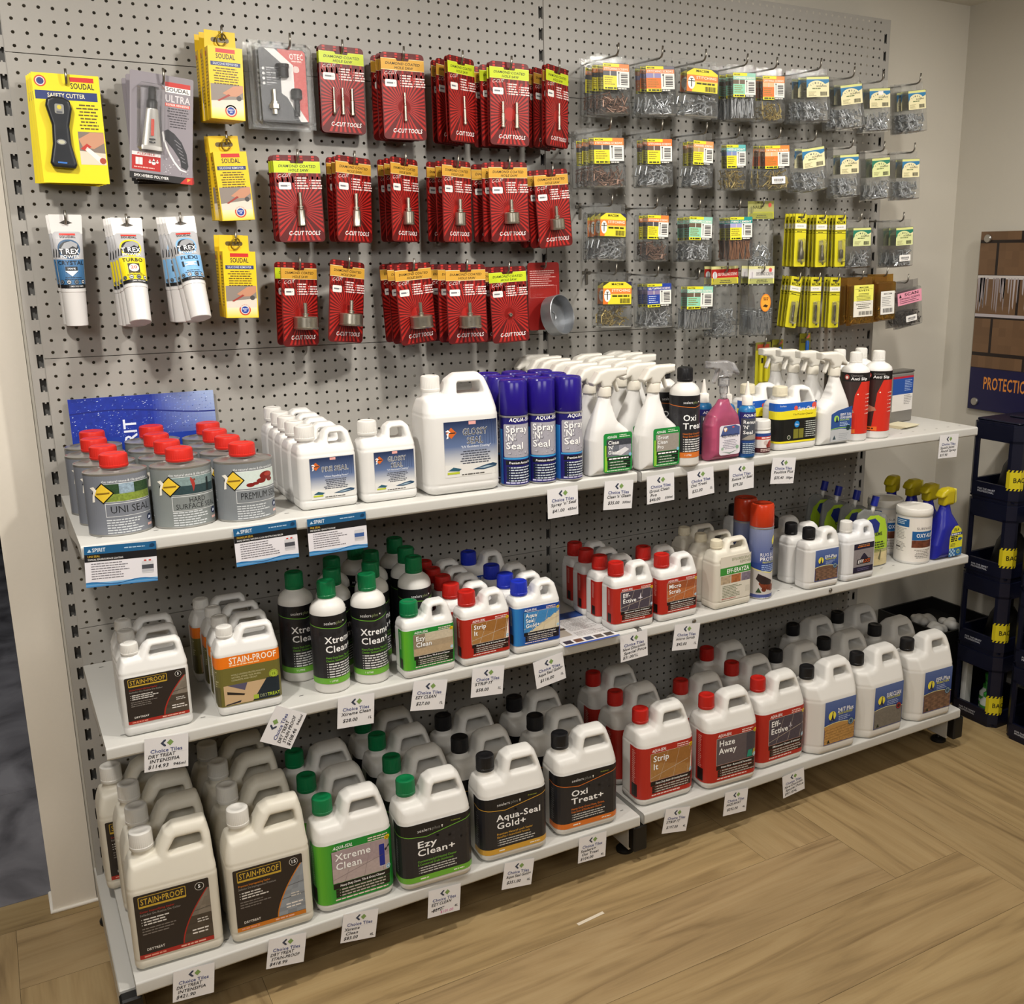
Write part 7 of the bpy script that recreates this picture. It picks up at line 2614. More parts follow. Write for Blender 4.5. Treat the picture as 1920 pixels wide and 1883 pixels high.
hook(0.101, 1.862, 0.104, 'wire hook through the yellow safety cutter cards')

# shoe adhesive cards
d = Dec(120, 208, 7)
d.rrect(0, 0, 120, 208, 4, '#8b858c', 0)
d.rect(66, 176, 114, 196, '#f2efec', 1).rect(66, 187, 114, 196, '#c22a22', 2)
d.text('SOUDAL', 90, 178.5, 7, '#1a1a1c', 3, 'b', 'c', 44)
d.text('ULTRA', 90, 158, 13, '#d9d4d8', 3, 'b', 'c', 48)
d.rect(66, 149, 114, 155.5, '#d85a50', 2)
d.text('REPAIR ADHESIVE', 90, 150.6, 3.8, '#ffe9e4', 3, 'b', 'c', 44)
d.lines(70, 144, 112, 8, 5, 2, '#3a363c', 2, al='c')
shoe = [(64, 100), (72, 104), (84, 98), (90, 90), (98, 82), (108, 60), (112, 34), (108, 26), (98, 30), (84, 44), (74, 64), (66, 84)]
d.poly([(64, 100), (72, 104), (84, 97), (82, 66), (66, 84)], '#2a2a2e', 3).poly([(84, 97), (98, 82), (96, 46), (82, 66)], '#2f2f34', 3).poly([(98, 82), (108, 60), (112, 36), (109, 28), (98, 32), (96, 46)], '#2c2c31', 3)
d.poly([(62, 98), (66, 84), (74, 64), (84, 44), (98, 30), (108, 26), (108, 22), (96, 24), (80, 40), (70, 60), (62, 84)], '#e8e6e6', 4) if False else None
for a, b2 in (((63, 99), (66, 82)), ((66, 82), (75, 60)), ((75, 60), (86, 42)), ((86, 42), (98, 28)), ((98, 28), (110, 25))):
    d.poly([a, b2, (b2[0] - 3, b2[1] - 2), (a[0] - 3, a[1] - 2)], '#e6e4e4', 4)
for k in range(6):
    d.poly([(84 + 3 * k, 84 - 8 * k), (96 + 2 * k, 76 - 7 * k), (97 + 2 * k, 77 - 7 * k), (85 + 3 * k, 85.5 - 8 * k)], '#77777c', 4)
for k in range(30):
    d.circ(d.R.uniform(62, 118), d.R.uniform(18, 50), d.R.uniform(0.6, 1.8), '#b9b6bb', 2, 6)
d.rect(4, 18, 58, 46, '#b3201b', 2).rect(4, 46, 58, 53, '#e8e2e0', 2)
d.text('FLEXIBLE', 31, 47.6, 4, '#b3201b', 3, 'b', 'c', 34)
d.rect(11, 28, 24, 42, '#efe2e0', 3).rect(17.2, 28, 17.8, 42, '#b3201b', 4)
for k, (x, y, r) in enumerate(((38, 35, 2.6), (45, 34, 4), (52, 36, 2.4))):
    d.circ(x, y, r, '#efe2e0', 3, 12).poly([(x - r * 0.8, y + r * 0.5), (x + r * 0.8, y + r * 0.5), (x, y + r * 2.2)], '#efe2e0', 3)
d.lines(8, 22, 54, 1, 1, 2, '#e8b9b0', 3)
d.rect(0, 0, 120, 13, '#1a1718', 1)
d.text('SMX HYBRID POLYMER', 8, 4, 5.4, '#f2f0ee', 3, 'b', 'l', 66)
d.poly([(96, 0), (120, 0), (120, 14), (108, 13)], '#c22a22', 2).poly([(110, 4), (117, 10), (110, 11)], '#e8a83a', 3)
glue_card = card(d, 0.004, 0.0014, '#6f6a70')
gtube = MB()
for a, b2, hx0, hx1, hy0, hy1 in ((-0.150, -0.142, 0.020, 0.019, 0.0012, 0.0016), (-0.142, -0.072, 0.019, 0.011, 0.0016, 0.0085), (-0.072, -0.068, 0.011, 0.010, 0.0085, 0.0085)):
    vs = []
    for z, hx, hy in ((a, hx0, hy0), (b2, hx1, hy1)):
        vs += [(hx * math.cos(2 * PI * k / 20), -0.011 + hy * math.sin(2 * PI * k / 20), z) for k in range(20)]
    gtube.add(vs, [(k, (k + 1) % 20, (k + 1) % 20 + 20, k + 20) for k in range(20)] + [tuple(range(19, -1, -1)), tuple(range(20, 40))])
gt_me = gtube.mesh('glue_tube', mat('silver_tube', '#c9c6c0', 0.3, 0.6), 40)
gl_d = Dec(14, 60, 1)
gl_d.rect(4, 22, 10, 54, '#cf4a3a', 1).lines(1, 14, 13, 2, 6, 3, '#2a2a2c', 1, rag=0)
gl_l = gl_d.mesh('tube_print', lambda u, v, o: (u - 0.007, -0.0215 + (0.06 - v) * 0.10 * 0 + max(0, (0.055 - v)) * 0.115 - o, v - 0.145))
gcap = MB().lathe([(0.0105, 0), (0.0105, 0.014), (0.009, 0.016), (0.008, 0.018), (0.0075, 0.040), (0.006, 0.042)], 24, 0, -0.011, ribs=0.0004, z0=-0.070).mesh('tube_cap', black_m, 40)
gblis = MB().box(-0.026, -0.026, -0.156, 0.026, -0.0008, -0.022, 0.008).mesh('blister', clearbox)
for i in range(3):
    t = thing('glue_pack', f'grey shoe adhesive card with black base band, {"front" if i == 0 else ORD[i] + " from the front"} of its hook', 'glue pack', (0.278 - 0.004 * i, -0.095 + 0.036 * i, 1.890), (0, 0.10 - 0.06 * i, 0.0), 'shoe adhesive packs')
    obj('card', glue_card, t)
    b_ = obj('blister', gblis, t, (-0.022, 0, 0))
    g_ = obj('glue_tube', gt_me, t, (-0.020, 0, 0))
    obj('tube_cap', gcap, g_)
    obj('tube_print', gl_l, g_)
hook(0.278, 1.876, 0.112, 'wire hook through the grey shoe adhesive cards')

# silicone remover boxes with hanging flaps
BWd, BHt, BDp = 0.068, 0.140, 0.030
d = Dec(68, 140, 5)
d.rect(0, 0, 68, 140, '#ecc616', 0)
brand(d, 15, 117, 38)
d.rect(4, 103, 63, 111, '#22346f', 1)
d.text('SILICONE REMOVER', 33.5, 105, 4.2, '#cdd2dc', 3, 'b', 'c', 50)
d.lines(8, 97, 60, 7, 4.9, 2.2, '#5e4e12', 2, al='c')
skin_hand(d, 2, 22, 66, 68)
d.grad(2, 0.5, 66, 22, '#efd23a', '#e9dfbc', 1)
d.circ(40, 17, 12, '#c8482f', 2).circ(40, 17, 9.2, '#e8dfd2', 3).circ(40, 17, 7.6, '#22409a', 4)
d.text('PERFECT', 40, 17.4, 2.6, '#ffffff', 5, 'b', 'c', 11)
d.text('JOB', 40, 13.6, 2.6, '#ffffff', 5, 'b', 'c', 5)
fr = d.mesh('front_print', lambda u, v, o: (u - BWd / 2, -BDp - o + 0.0002, v - BHt))
ycb = mat('yellow_carton', '#e6c01a', 0.45)
carton = MB().box(-BWd / 2, -BDp, -BHt, BWd / 2, 0, 0, 0.0006).mesh('carton', ycb)
flap = MB().prism([(-0.031, 0), (-0.0305, 0.034), (0.0305, 0.034), (0.031, 0), (0.014, 0.0), (0.014, 0.014), (0.010, 0.019), (-0.010, 0.019), (-0.014, 0.014), (-0.014, 0.0)][:4], -0.0006, 0.0006).mesh('hang_flap', ycb)
e = Dec(36, 9, 1)
e.rrect(0, 0, 36, 9, 4, '#5a4a10', 0)
fl_h = e.mesh('hang_slot', mp_flat(-0.018, 0.012, -0.0006))
sd = Dec(28, 136, 2)
sd.lines(4, 120, 24, 16, 6.4, 2.2, '#8a6a18', 1).rect(3, 122, 12, 130, '#b8332a', 2)
side_p = sd.mesh('side_print', lambda u, v, o: (-BWd / 2 - o + 0.0002, -u - 0.001, v - BHt + 0.002))
ringm = MB().tube([(0.010 * math.cos(a), 0, 0.012 * math.sin(a)) for a in np.linspace(0.4, 2 * PI - 0.1, 20)], 0.0016, 8).mesh('ring', mat('brass_wire_ring', '#8f7a2c', 0.35, 0.8), True)
for j, (x, z, y, roll, n) in enumerate(((0.398, 1.947, -0.10, -0.03, 3), (0.398, 1.747, -0.065, 0.056, 2), (0.396, 1.542, -0.085, -0.022, 2))):
    hn = ('upper', 'middle', 'lower')[j]
    for i in range(n):
        t = thing('remover_box', f'yellow silicone remover box, {"front" if i == 0 else ORD[i] + " from front"} of the {hn} yellow hook', 'box', (x - 0.003 * i, y + 0.0335 * i, z + 0.001 * i), (0, -roll * (1 if i == 0 else 0.3), 0.0), 'yellow remover boxes')
        obj('carton', carton, t)
        obj('front_print', fr, t)
        obj('side_print', side_p, t)
        f_ = obj('hang_flap', flap, t, (-0.004, -0.004, 0))
        obj('hang_slot', fl_h, f_)
    hook(x, z + 0.019, -y + 0.012, f'wire hook carrying yellow remover boxes, {hn} one')
    o = thing('hook_ring', f'brass wire ring looped over the {hn} yellow box flap', 'ring', (x - 0.002, y - 0.012, z + 0.016), (0.3, 0.2, 0.3), 'wire rings on the yellow boxes', ringm)

# dark clamshell with red and white insert
d = Dec(100, 150, 5)
d.rrect(0, 0, 100, 150, 6, '#3a3c40', 0)
d.poly([(30, 149), (99, 149), (99, 60), (97, 3), (92, 2), (64, 50), (64, 110), (52, 122), (44, 122)], '#c8433b', 1) if False else None
d.poly([(40, 149), (94, 149), (99, 144), (99, 4), (90, 4), (64, 50)], '#c8433b', 1)
d.poly([(64, 50), (64, 112), (54, 124), (46, 126), (14, 149), (42, 149), (66, 130), (72, 120), (72, 46), (98, 6), (86, 2)], '#e8e6e4', 2) if False else None
d.poly([(12, 149), (34, 149), (62, 126), (48, 120)], '#e6e4e2', 2).poly([(48, 120), (62, 126), (72, 118), (72, 44), (56, 52), (44, 60), (44, 112)], '#e6e4e2', 2).poly([(56, 52), (72, 44), (97, 4), (82, 3)], '#e6e4e2', 2)
d.text('OTEC', 80, 130, 11, '#f2e6e2', 3, 'b', 'c', 30)
d.lines(66, 125, 94, 1, 1, 2.6, '#f0c9c4', 3, al='c')
d.circ(78, 110, 7, '#e6c4be', 3, 20)
for k in range(4):
    d.circ(8, 108 - k * 10, 3, '#d9d9da', 2, 12)
    d.lines(14, 109 - k * 10, 40, 1, 1, 2, '#b9b9bc', 2)
    d.lines(14, 105 - k * 10, 24, 1, 1, 1.6, '#8f8f94', 2)
oc = card(d, 0.006, 0.001, '#2a2a2e')
shell = MB().box(-0.062, -0.026, -0.172, 0.062, 0.0, -0.004, 0.010).box(-0.068, -0.0014, -0.176, 0.068, 0.0004, 0.0, 0.0).mesh('clamshell', clearbox)
ob1 = MB().lathe([(0.0055, 0), (0.0055, 0.010), (0.0115, 0.011), (0.0115, 0.020), (0.0075, 0.0205), (0.0075, 0.026), (0.0045, 0.0265), (0.0045, 0.050)], 6, -0.022, -0.012, z0=-0.148).mesh('adaptor', nickel, 30)
ob2 = MB().lathe([(0.0050, 0), (0.0050, 0.008), (0.006, 0.009), (0.006, 0.032), (0.012, 0.036), (0.012, 0.052), (0.009, 0.056)], 16, 0.026, -0.012, z0=-0.150).lathe([(0.011, 0), (0.012, 0.001), (0.012, 0.018), (0.0135, 0.019), (0.0135, 0.026)], 18, 0.0, -0.012, z0=-0.072).mesh('driver', mat('black_oxide', '#1b1b1d', 0.4, 0.4), 40)
for i in range(2):
    t = thing('adaptor_clamshell', f'clear clamshell with red, white and black insert and drill adaptors, {"front" if i == 0 else "behind the first"}', 'tool pack', (0.524 - 0.002 * i, -0.075 + 0.034 * i, 1.977), (0, 0.0, 0), 'drill adaptor packs')
    c_ = obj('insert_card', oc, t, (0.002, -0.006, -0.014))
    obj('adaptor', ob1, t)
    obj('driver', ob2, t)
    obj('clamshell', shell, t)
hook(0.540, 1.968, 0.10, 'wire hook through the clear drill adaptor clamshell')

# sealant tubes hanging by their white tails
def tube_prof(v):
    """half-width, half-depth at v metres above the cap's lower end."""
    if v < 0.072:
        t = v / 0.072
        return 0.0205 + 0.0015 * t, 0.0205 + 0.0015 * t
    t = (v - 0.072) / (0.183 - 0.072)
    t = min(t, 1)
    return 0.023 + 0.005 * t, 0.022 * (1 - t) ** 0.75 + 0.0012


TZ = 0.219
tb = MB()
vs, n, hs = [], 32, np.linspace(0.072, 0.186, 15)
for h_ in hs:
    hx, hy = tube_prof(h_)
    vs += [(hx * math.cos(2 * PI * k / n), hy * math.sin(2 * PI * k / n), h_ - TZ) for k in range(n)]
tb.add(vs, [(j * n + k, j * n + (k + 1) % n, (j + 1) * n + (k + 1) % n, (j + 1) * n + k) for j in range(len(hs) - 1) for k in range(n)] + [tuple(range(n))[::-1]])
tube_me = tb.mesh('tube', mat('grey_tube_film', '#b4b4b6', 0.3), 60)
tail_me = MB().prism([(-0.028, 0.182 - TZ), (0.028, 0.182 - TZ), (0.030, 0.216 - TZ), (0.029, 0.219 - TZ), (-0.029, 0.219 - TZ), (-0.030, 0.216 - TZ)], -0.0012, 0.0012).mesh('tail', mat('white_tail_film', '#e2e0de', 0.35))
th = Dec(24, 9, 1)
th.poly([(0, 4), (8, 8), (9, 9), (15, 9), (16, 8), (24, 4), (14, 1), (10, 1)], '#4a4640', 0)
tail_h = th.mesh('hang_slot', mp_flat(-0.012, 0.199 - TZ, -0.0012))
tcap_me = MB().lathe([(0.0195, 0), (0.0205, 0.001), (0.0222, 0.068), (0.0232, 0.0685), (0.0232, 0.074), (0.0215, 0.076)], 40, z0=-TZ).mesh('cap', mat('frosted_cap', '#dcdad8', 0.3), 40)


def art_tube(k):
    c = {'CRYSTAL': '#3d6d9a', 'TURBO': '#ead51a', 'FLEXI': '#7fb4e2'}[k]
    ink = '#e8eef4' if False else '#14202e' if k != 'TURBO' else '#2a2a10'
    W, H = 56, 110
    d = Dec(W, H, len(k))
    d.rect(0, 56, W, H, '#b1b1b4', 0)
    d.rect(0, 0, W, 56, c, 0)
    d.rect(0, 0, W, 7, '#15161a', 1)
    d.text('SMX POLYMER', W * 0.62, 2.2, 2.6, '#d9d9d9', 3, 'b', 'c', 24)
    d.rect(16, 103, 40, 107, '#cf3a30', 2)
    d.text('SOUDAL', 28, 98, 4, '#2a2a2c', 3, 'b', 'c', 24)
    ring = {'CRYSTAL': '#2c5478', 'TURBO': '#e6d01a', 'FLEXI': '#7fb4e2'}[k]
    d.circ(28, 76, 19, ring, 1, 28).circ(28, 76, 15.5, '#1d2026', 2, 26)
    d.poly([(16, 78), (22, 88), (32, 92), (42, 86), (40, 78), (34, 82), (26, 76)], '#9a9ca0', 3)
    d.text('T REX', 28, 67, 9.5, '#ffffff', 4, 'b', 'c', 32)
    d.text('POWER', 28, 58.6, 5.6, '#f4f4f4', 4, 'b', 'c', 30)
    for x in (2, 8):
        d.poly([(x, 60), (x + 3, 60), (x + 5, 74), (x + 3, 78)], '#2a2c30', 2)
    d.text(k, 28, 46, 7.2, ink, 3, 'b', 'c', {'CRYSTAL': 46, 'TURBO': 36, 'FLEXI': 32}[k])
    if k == 'CRYSTAL':
        d.rect(18, 31, 38, 42, '#16181c', 2).text('100%', 28, 36.5, 3.4, '#e8eef4', 3, 'b', 'c', 14)
        d.poly([(17, 34), (39, 34), (28, 23)], '#dfe8f2', 3)
    elif k == 'TURBO':
        d.rect(18, 22, 38, 42, '#2a2418', 2).circ(28, 32, 8.5, '#e8e2d8', 3, 18)
        d.text('20', 28, 30, 6.5, '#c8431f', 4, 'b', 'c', 11)
    else:
        d.rect(12, 30, 16, 42, '#16202c', 2).rect(40, 30, 44, 42, '#16202c', 2)
        d.poly([(16, 40), (40, 40), (32, 36), (24, 36)], '#dfeaf6', 2).poly([(16, 32), (24, 36), (32, 36), (40, 32)], '#dfeaf6', 2)
    d.lines(14, 20, 46, 2, 3.6, 1.4, '#2a3a4a' if k != 'TURBO' else '#6a5f10', 2, al='c')
    for i in range(4):
        x = 8 + i * 13
        d.circ(x, 12, 4.4, '#15161a', 2, 14).circ(x, 12, 3.4, '#d9dde2' if i % 2 else '#77808a', 3, 12)
        d.rect(x - 2.2, 11, x + 2.2, 13, '#15161a', 4)
    return d


def mp_tube(u, v, o):
    z = v + 0.076
    hx, hy = tube_prof(z)
    q = (u - 0.028) / 0.030
    a = q * 1.32
    return ((hx + o) * math.sin(a), -(hy + o * 1.5) * math.cos(a), z - TZ)


def split_rows(dec, hs):
    """Cuts artwork at horizontal lines so that it can follow a curved front."""
    out = []
    for pts, lay in dec.P:
        sw = [(p[1], p[0]) + tuple(p[2:]) for p in pts]
        for q in clip_cols(sw, hs):
            out.append(([(p[1], p[0]) + tuple(p[2:]) for p in q], lay))
    dec.P = out
    return dec


for k, x, z, y, roll, n in (('CRYSTAL', 0.072, 1.615, -0.085, 0.0, 2), ('TURBO', 0.181, 1.609, -0.10, -0.008, 4), ('FLEXI', 0.284, 1.613, -0.10, 0.058, 4)):
    lm = split_rows(art_tube(k), list(range(8, 110, 8))).mesh('label', mp_tube, list(range(4, 56, 4)), lift=0.00022)
    cn = {'CRYSTAL': 'dark blue', 'TURBO': 'yellow', 'FLEXI': 'light blue'}[k]
    for i in range(n):
        j = n - 1 - i                                       # counted from the pegboard
        yt = -0.036 - (0.022 if n > 2 else 0.044) * j
        yb = -0.027 - 0.048 * j
        t = thing('sealant_tube', f'hanging {cn} and silver sealant tube, {"front" if i == 0 else ORD[i] + " from the front"} of its hook', 'sealant tube', (x - 0.002 * i, yt, z), (math.asin((yb - yt) / 0.2), -roll * (1 if i < 2 else 0), 0), 'hanging sealant tubes')
        obj('tube', tube_me, t)
        obj('label', lm, t)
        w_ = obj('tail', tail_me, t)
        obj('hang_slot', tail_h, w_)
        obj('cap', tcap_me, t)
    hook(x, z - 0.016, 0.036 + (0.022 if n > 2 else 0.044) * (n - 1) + 0.010, f'wire hook through the tails of the {cn} sealant tubes')

# ================================================================== STOCK ON THE SHELVES
G = 'stock on the shelves'
A, B, C = SZ['A'], SZ['B'], SZ['C']
ga = 0.0
# --- top shelf
for key, nm, spots in (('can_uni', 'grey sealer tin with a green garden picture and red cap', ((0.083, -0.376), (0.075, -0.282), (0.068, -0.184), (0.074, -0.085))),
                       ('can_hard', 'grey-green sealer tin with a dark street picture and red cap', ((0.197, -0.383), (0.190, -0.288), (0.184, -0.192), (0.190, -0.08))),
                       ('can_prem', 'grey sealer tin with a red spill picture and red cap', ((0.311, -0.393), (0.303, -0.300), (0.297, -0.205), (0.303, -0.10)))):
    pic = {'can_uni': 'garden-picture', 'can_hard': 'street-picture', 'can_prem': 'red-spill-picture'}[key]
    row(key, 'sealer_tin', 'tin', nm, f'red-capped grey tin behind the {pic} tin', 'top', spots, A, 'sealer tins on the top shelf')
row('preseal1', 'sealer_jug', 'jug', 'small white jug with a blue water label and white cap', 'small white jug behind the blue water-label one', 'top', ((0.472, -0.383), (0.471, -0.314), (0.474, -0.243), (0.478, -0.170), (0.482, -0.090)), A, 'small white sealer jugs on the top shelf')
place('glossy1', 'sealer_jug', 'small white jug with a blue-grey label, beside the largest jug of the top shelf', 'jug', (0.601, -0.388, A), 0.01)
place('glossy4', 'sealer_jug', 'large white jug with a blue-grey gloss sealer label on the top shelf', 'jug', (0.7645, -0.385, A), -0.03)
for i, x in enumerate((0.893, 0.959, 1.025)):
    col = ('beside the large jug', 'in the middle', 'beside the white sprays')[i]
    row('sprayseal', 'aerosol_can', 'aerosol', f'purple-capped blue aerosol, file {col}', f'purple-capped aerosol, file {col}', 'top', [(x, -0.414 - 0.006 * i, (-0.02, -0.10, 0.22)[i]), (x + 0.003, -0.345 - 0.005 * i, 0.3), (x + 0.004, -0.275 - 0.005 * i, -0.5)], A, 'purple-capped aerosols')
row('gleam', 'spray_bottle', 'spray bottle', 'white trigger spray with a green kitchen-picture label', 'white trigger spray behind the kitchen-picture one', 'top', ((1.127, -0.428, 0.0), (1.124, -0.364), (1.126, -0.298), (1.123, -0.234), (1.124, -0.170), (1.134, -0.106), (1.130, -0.045)), A, 'white trigger sprays')
row('grout', 'spray_bottle', 'spray bottle', 'white trigger spray with a green label and plain grey picture', 'white trigger spray behind the plain grey-picture one', 'top', ((1.261, -0.432, 0.03), (1.248, -0.368), (1.254, -0.298), (1.250, -0.232), (1.256, -0.168), (1.258, -0.104)), A, 'white trigger sprays')
row('grout', 'spray_bottle', 'spray bottle', 'white trigger spray behind the black orange-lined bottles', 'white trigger spray in the file behind the black bottles', 'top', ((1.365, -0.200), (1.365, -0.135), (1.370, -0.070)), A, 'white trigger sprays')
row('oxi1', 'cleaner_bottle', 'bottle', 'black round bottle with orange lines and black cap', 'black orange-lined bottle behind its twin', 'top', ((1.346, -0.432, 0.12), (1.338, -0.350, 0.2)), A, 'black orange-lined bottles')
place('rejuv', 'spray_bottle', 'see-through pink spray bottle with a clear trigger', 'spray bottle', (1.460, -0.430, A), 0.02)
row('renue', 'nozzle_bottle', 'bottle', 'small blue bottle with a tall white nozzle', 'small blue nozzle bottle behind the pink spray', 'top', ((1.534, -0.440, -0.15), (1.510, -0.388, 0.1), (1.470, -0.345, 0.2), (1.425, -0.345, 0.1)), A, 'blue nozzle bottles')
place('jar', 'small_jar', 'small white jar with a red label beside the blue nozzle bottle', 'jar', (1.590, -0.427, A), 0.1)
place('sureclean', 'cleaner_jug', 'white loop-handled jug with a blue, yellow and black label', 'jug', (1.709, -0.402, A), -0.04)
place('sureclean', 'cleaner_jug', 'white loop-handled jug half hidden behind the blue, yellow and black one', 'jug', (1.668, -0.318, A), 0.03)
row('gts', 'spray_bottle', 'spray bottle', 'white trigger spray with a blue and grey label, nozzle turned back', 'white trigger spray behind the blue and grey labelled one', 'top', ((1.839, -0.418, 0.0), (1.818, -0.358), (1.802, -0.300), (1.788, -0.244)), A, 'white trigger sprays')
row('antislip', 'cleaner_bottle', 'bottle', 'tall white and red bottle beside the white spray', 'tall red bottle, inner file', 'top', ((1.938, -0.404, -0.50), (1.957, -0.322, -0.5)), A, 'tall red bottles')
row('antislip', 'cleaner_bottle', 'bottle', 'tall white and red bottle at the end of the stock', 'tall red bottle, outer file', 'top', ((2.021, -0.407, -0.55), (2.036, -0.326, -0.5)), A, 'tall red bottles')
# grey tin and leaflets at the end of the row
t = thing('flat_tin', 'flat grey tin with a blue and white label behind the last red bottle', 'tin', (2.265, -0.255, A), (0, 0, 0.12))
obj('tin', MB().box(-0.055, -0.022, 0, 0.055, 0.022, 0.150, 0.004).mesh('tin', mat('grey_lacquered_tin', '#8d8a84', 0.35, 0.3)), t)
obj('lid', MB().box(-0.056, -0.023, 0.1502, 0.056, 0.023, 0.157, 0.003).mesh('lid', mat('grey_tin_lid', '#6f6d69', 0.3, 0.6)), t)
d = Dec(100, 104, 4)
d.rect(0, 0, 100, 104, '#e3e0dc', 0).rect(0, 50, 100, 98, '#2a52a0', 1).rect(0, 98, 100, 104, '#b8283a', 1).lines(58, 90, 96, 7, 5, 2, '#a9bce0', 2).lines(58, 44, 96, 6, 5, 2, '#8f8c88', 2)
obj('label', d.mesh('label', mp_flat(-0.05, 0.036, -0.022)), t)
for i in range(4):
    o = thing('leaflet', f'cream leaflet, {ORD[i]} from the bottom of the small pile beside the red bottles', 'leaflet', (2.205 + 0.002 * i, -0.325 - 0.003 * i, A + 0.0003 + 0.0018 * i), (0, 0, 0.1 + 0.05 * i), 'leaflets beside the red bottles', MB().box(-0.04, -0.035, 0, 0.04, 0.035, 0.0016).mesh('leaflet', mat('cream_paper', '#ddd6b8', 0.7)))
# printed blue board leaning behind the tins
d = Dec(296, 208, 12)
d.rect(0, 0, 296, 208, '#1c3a9e', 0)
d.pix(0, 120, 296, 208, lambda u, v: tuple(a_ * (1 - q_) + b_ * q_ for a_, b_ in zip(noisecol('#1b339a', 0.12, d.R), lin('#a9bce0')) for q_ in (max(0, min(1, (u - 0.55) / 0.45)) * (0.35 + 0.65 * v),)), 48, 12, 1)
for k in range(420):
    x, y = d.R.uniform(2, 290), d.R.uniform(120, 205)
    s_ = d.R.uniform(0.6, 2.0)
    d.poly([(x, y), (x + s_ * 1.6, y + s_ * 0.5), (x + s_ * 1.2, y + s_), (x - 0.2 * s_, y + s_ * 0.6)], d.R.choice(('#8fa9e8', '#5f82d6', '#cfdcf6', '#1a2c7a')), 2)
for k in range(14):
    a, b_ = k / 14, (k + 1) / 14
    y = lambda t: 174 + 6 * math.sin(t * 5) - 8 * t
    d.poly([(296 * a, y(a)), (296 * b_, y(b_)), (296 * b_, y(b_) + 3), (296 * a, y(a) + 3)], '#16257a', 3)
d.text('SPIRIT', 128, 58, 25, '#e8eefc', 4, 'b', 'l', 100, rot=90)
t = thing('display_board', 'blue water-pattern display board leaning on the pegboard behind the tins', 'sign', (0.188, -0.014, A + 0.2082), (math.radians(-3.4), 0, 0), me=card(d, 0.001, 0.003, '#d9d9d9', name='display_board'))

# --- middle shelf
row('stain5_1', 'sealer_jug', 'jug', 'small cream-white jug with a dark brown label marked 5', 'small white jug behind the brown-label one', 'middle', ((0.106, -0.405), (0.109, -0.330), (0.112, -0.262)), B, 'small white jugs')
row('stain_orange', 'sealer_jug', 'jug', 'small white jug with an orange and olive label', 'small white jug behind the orange-label one', 'middle', ((0.280, -0.408), (0.284, -0.342), (0.284, -0.276), (0.272, -0.208)), B, 'small white jugs')
XT = ((0.454, -0.405, 0.30), (0.412, -0.312, 0.25), (0.542, -0.403, 0.02), (0.672, -0.339, 0.25), (0.489, -0.330, 0.1), (0.513, -0.250, 0.2), (0.577, -0.325, 0.1), (0.604, -0.248, 0.3), (0.594, -0.170, 0.2), (0.684, -0.260, 0.1), (0.690, -0.170, 0.2))
XL = ('standing furthest forward', 'beside the orange-label jug', 'beside the small green jug', 'just behind the small green jug', 'directly behind the foremost one', 'third in line behind the foremost one', 'second in the middle file', 'third in the middle file', 'last in the middle file', 'second behind the small green jug', 'last behind the small green jug')
for p, l in zip(XT, XL):
    place('xtreme1', 'cleaner_bottle', f'black bottle with green cap and stripe, {l}', 'bottle', (p[0], p[1], B), p[2], 'green-capped black bottles')
row('ezy1', 'cleaner_jug', 'jug', 'small jug with a green room-picture label and green cap', '', 'middle', ((0.658, -0.426),), B, 'small cleaner jugs')
row('strip1', 'cleaner_jug', 'jug', 'small jug with a red label, tan picture and red cap', 'small red-capped jug behind the tan-picture one', 'middle', ((0.793, -0.428), (0.784, -0.362), (0.790, -0.298), (0.792, -0.233), (0.797, -0.168)), B, 'small cleaner jugs')
row('gold1', 'cleaner_jug', 'jug', 'small jug with a blue pool label and blue cap', 'small blue-capped jug behind the pool-label one', 'middle', ((0.925, -0.426), (0.922, -0.360), (0.924, -0.282), (0.923, -0.150)), B, 'small cleaner jugs')
row('eff1', 'cleaner_jug', 'jug', 'small jug with a red label, slate picture and red cap', 'small red-capped jug behind the slate-picture one', 'middle', ((1.191, -0.421), (1.186, -0.354), (1.186, -0.287), (1.192, -0.219)), B, 'small cleaner jugs')
row('micro1', 'cleaner_jug', 'jug', 'small jug with a red label, terracotta picture and red cap', 'small red-capped jug behind the terracotta-picture one', 'middle', ((1.3245, -0.422), (1.322, -0.344)), B, 'small cleaner jugs')
row('erayza', 'cleaner_jug', 'jug', 'cream jug with a green-banded label and cream cap', 'cream jug behind the green-banded one', 'middle', ((1.4965, -0.422, 0.03), (1.500, -0.352), (1.500, -0.278)), B, 'cream cleaner jugs')
row('rug', 'aerosol_can', 'aerosol', 'orange-capped blue aerosol with a carpet picture', 'orange-capped aerosol behind its twin', 'middle', ((1.613, -0.420, 0.28), (1.617, -0.347, 0.3)), B, 'orange-capped aerosols')
row('effpl1', 'cleaner_jug', 'jug', 'small white jug with a blue brick-picture label and black cap', 'small black-capped white jug behind the brick-picture one', 'middle', ((1.806, -0.430, -0.03), (1.800, -0.364), (1.800, -0.285), (1.800, -0.115)), B, 'small black-capped jugs')
place('efflock', 'cleaner_jug', 'hazy white jug with a grey and purple label and white cap', 'jug', (1.943, -0.430, B), 0.0)
row('pouch', 'cleaner_pouch', 'pouch', 'lime green spouted pouch with a navy cap', 'lime pouch with navy cap behind the hazy jug', 'middle', ((2.068, -0.372, -0.1), (2.078, -0.290), (2.070, -0.222), (2.084, -0.148)), B, 'lime pouches')
row('oxy', 'powder_tub', 'tub', 'round white tub with blue and brown label panels', 'round white tub half hidden behind its twin', 'middle', ((2.212, -0.402, -0.42), (2.216, -0.285, -0.35)), B, 'white powder tubs')
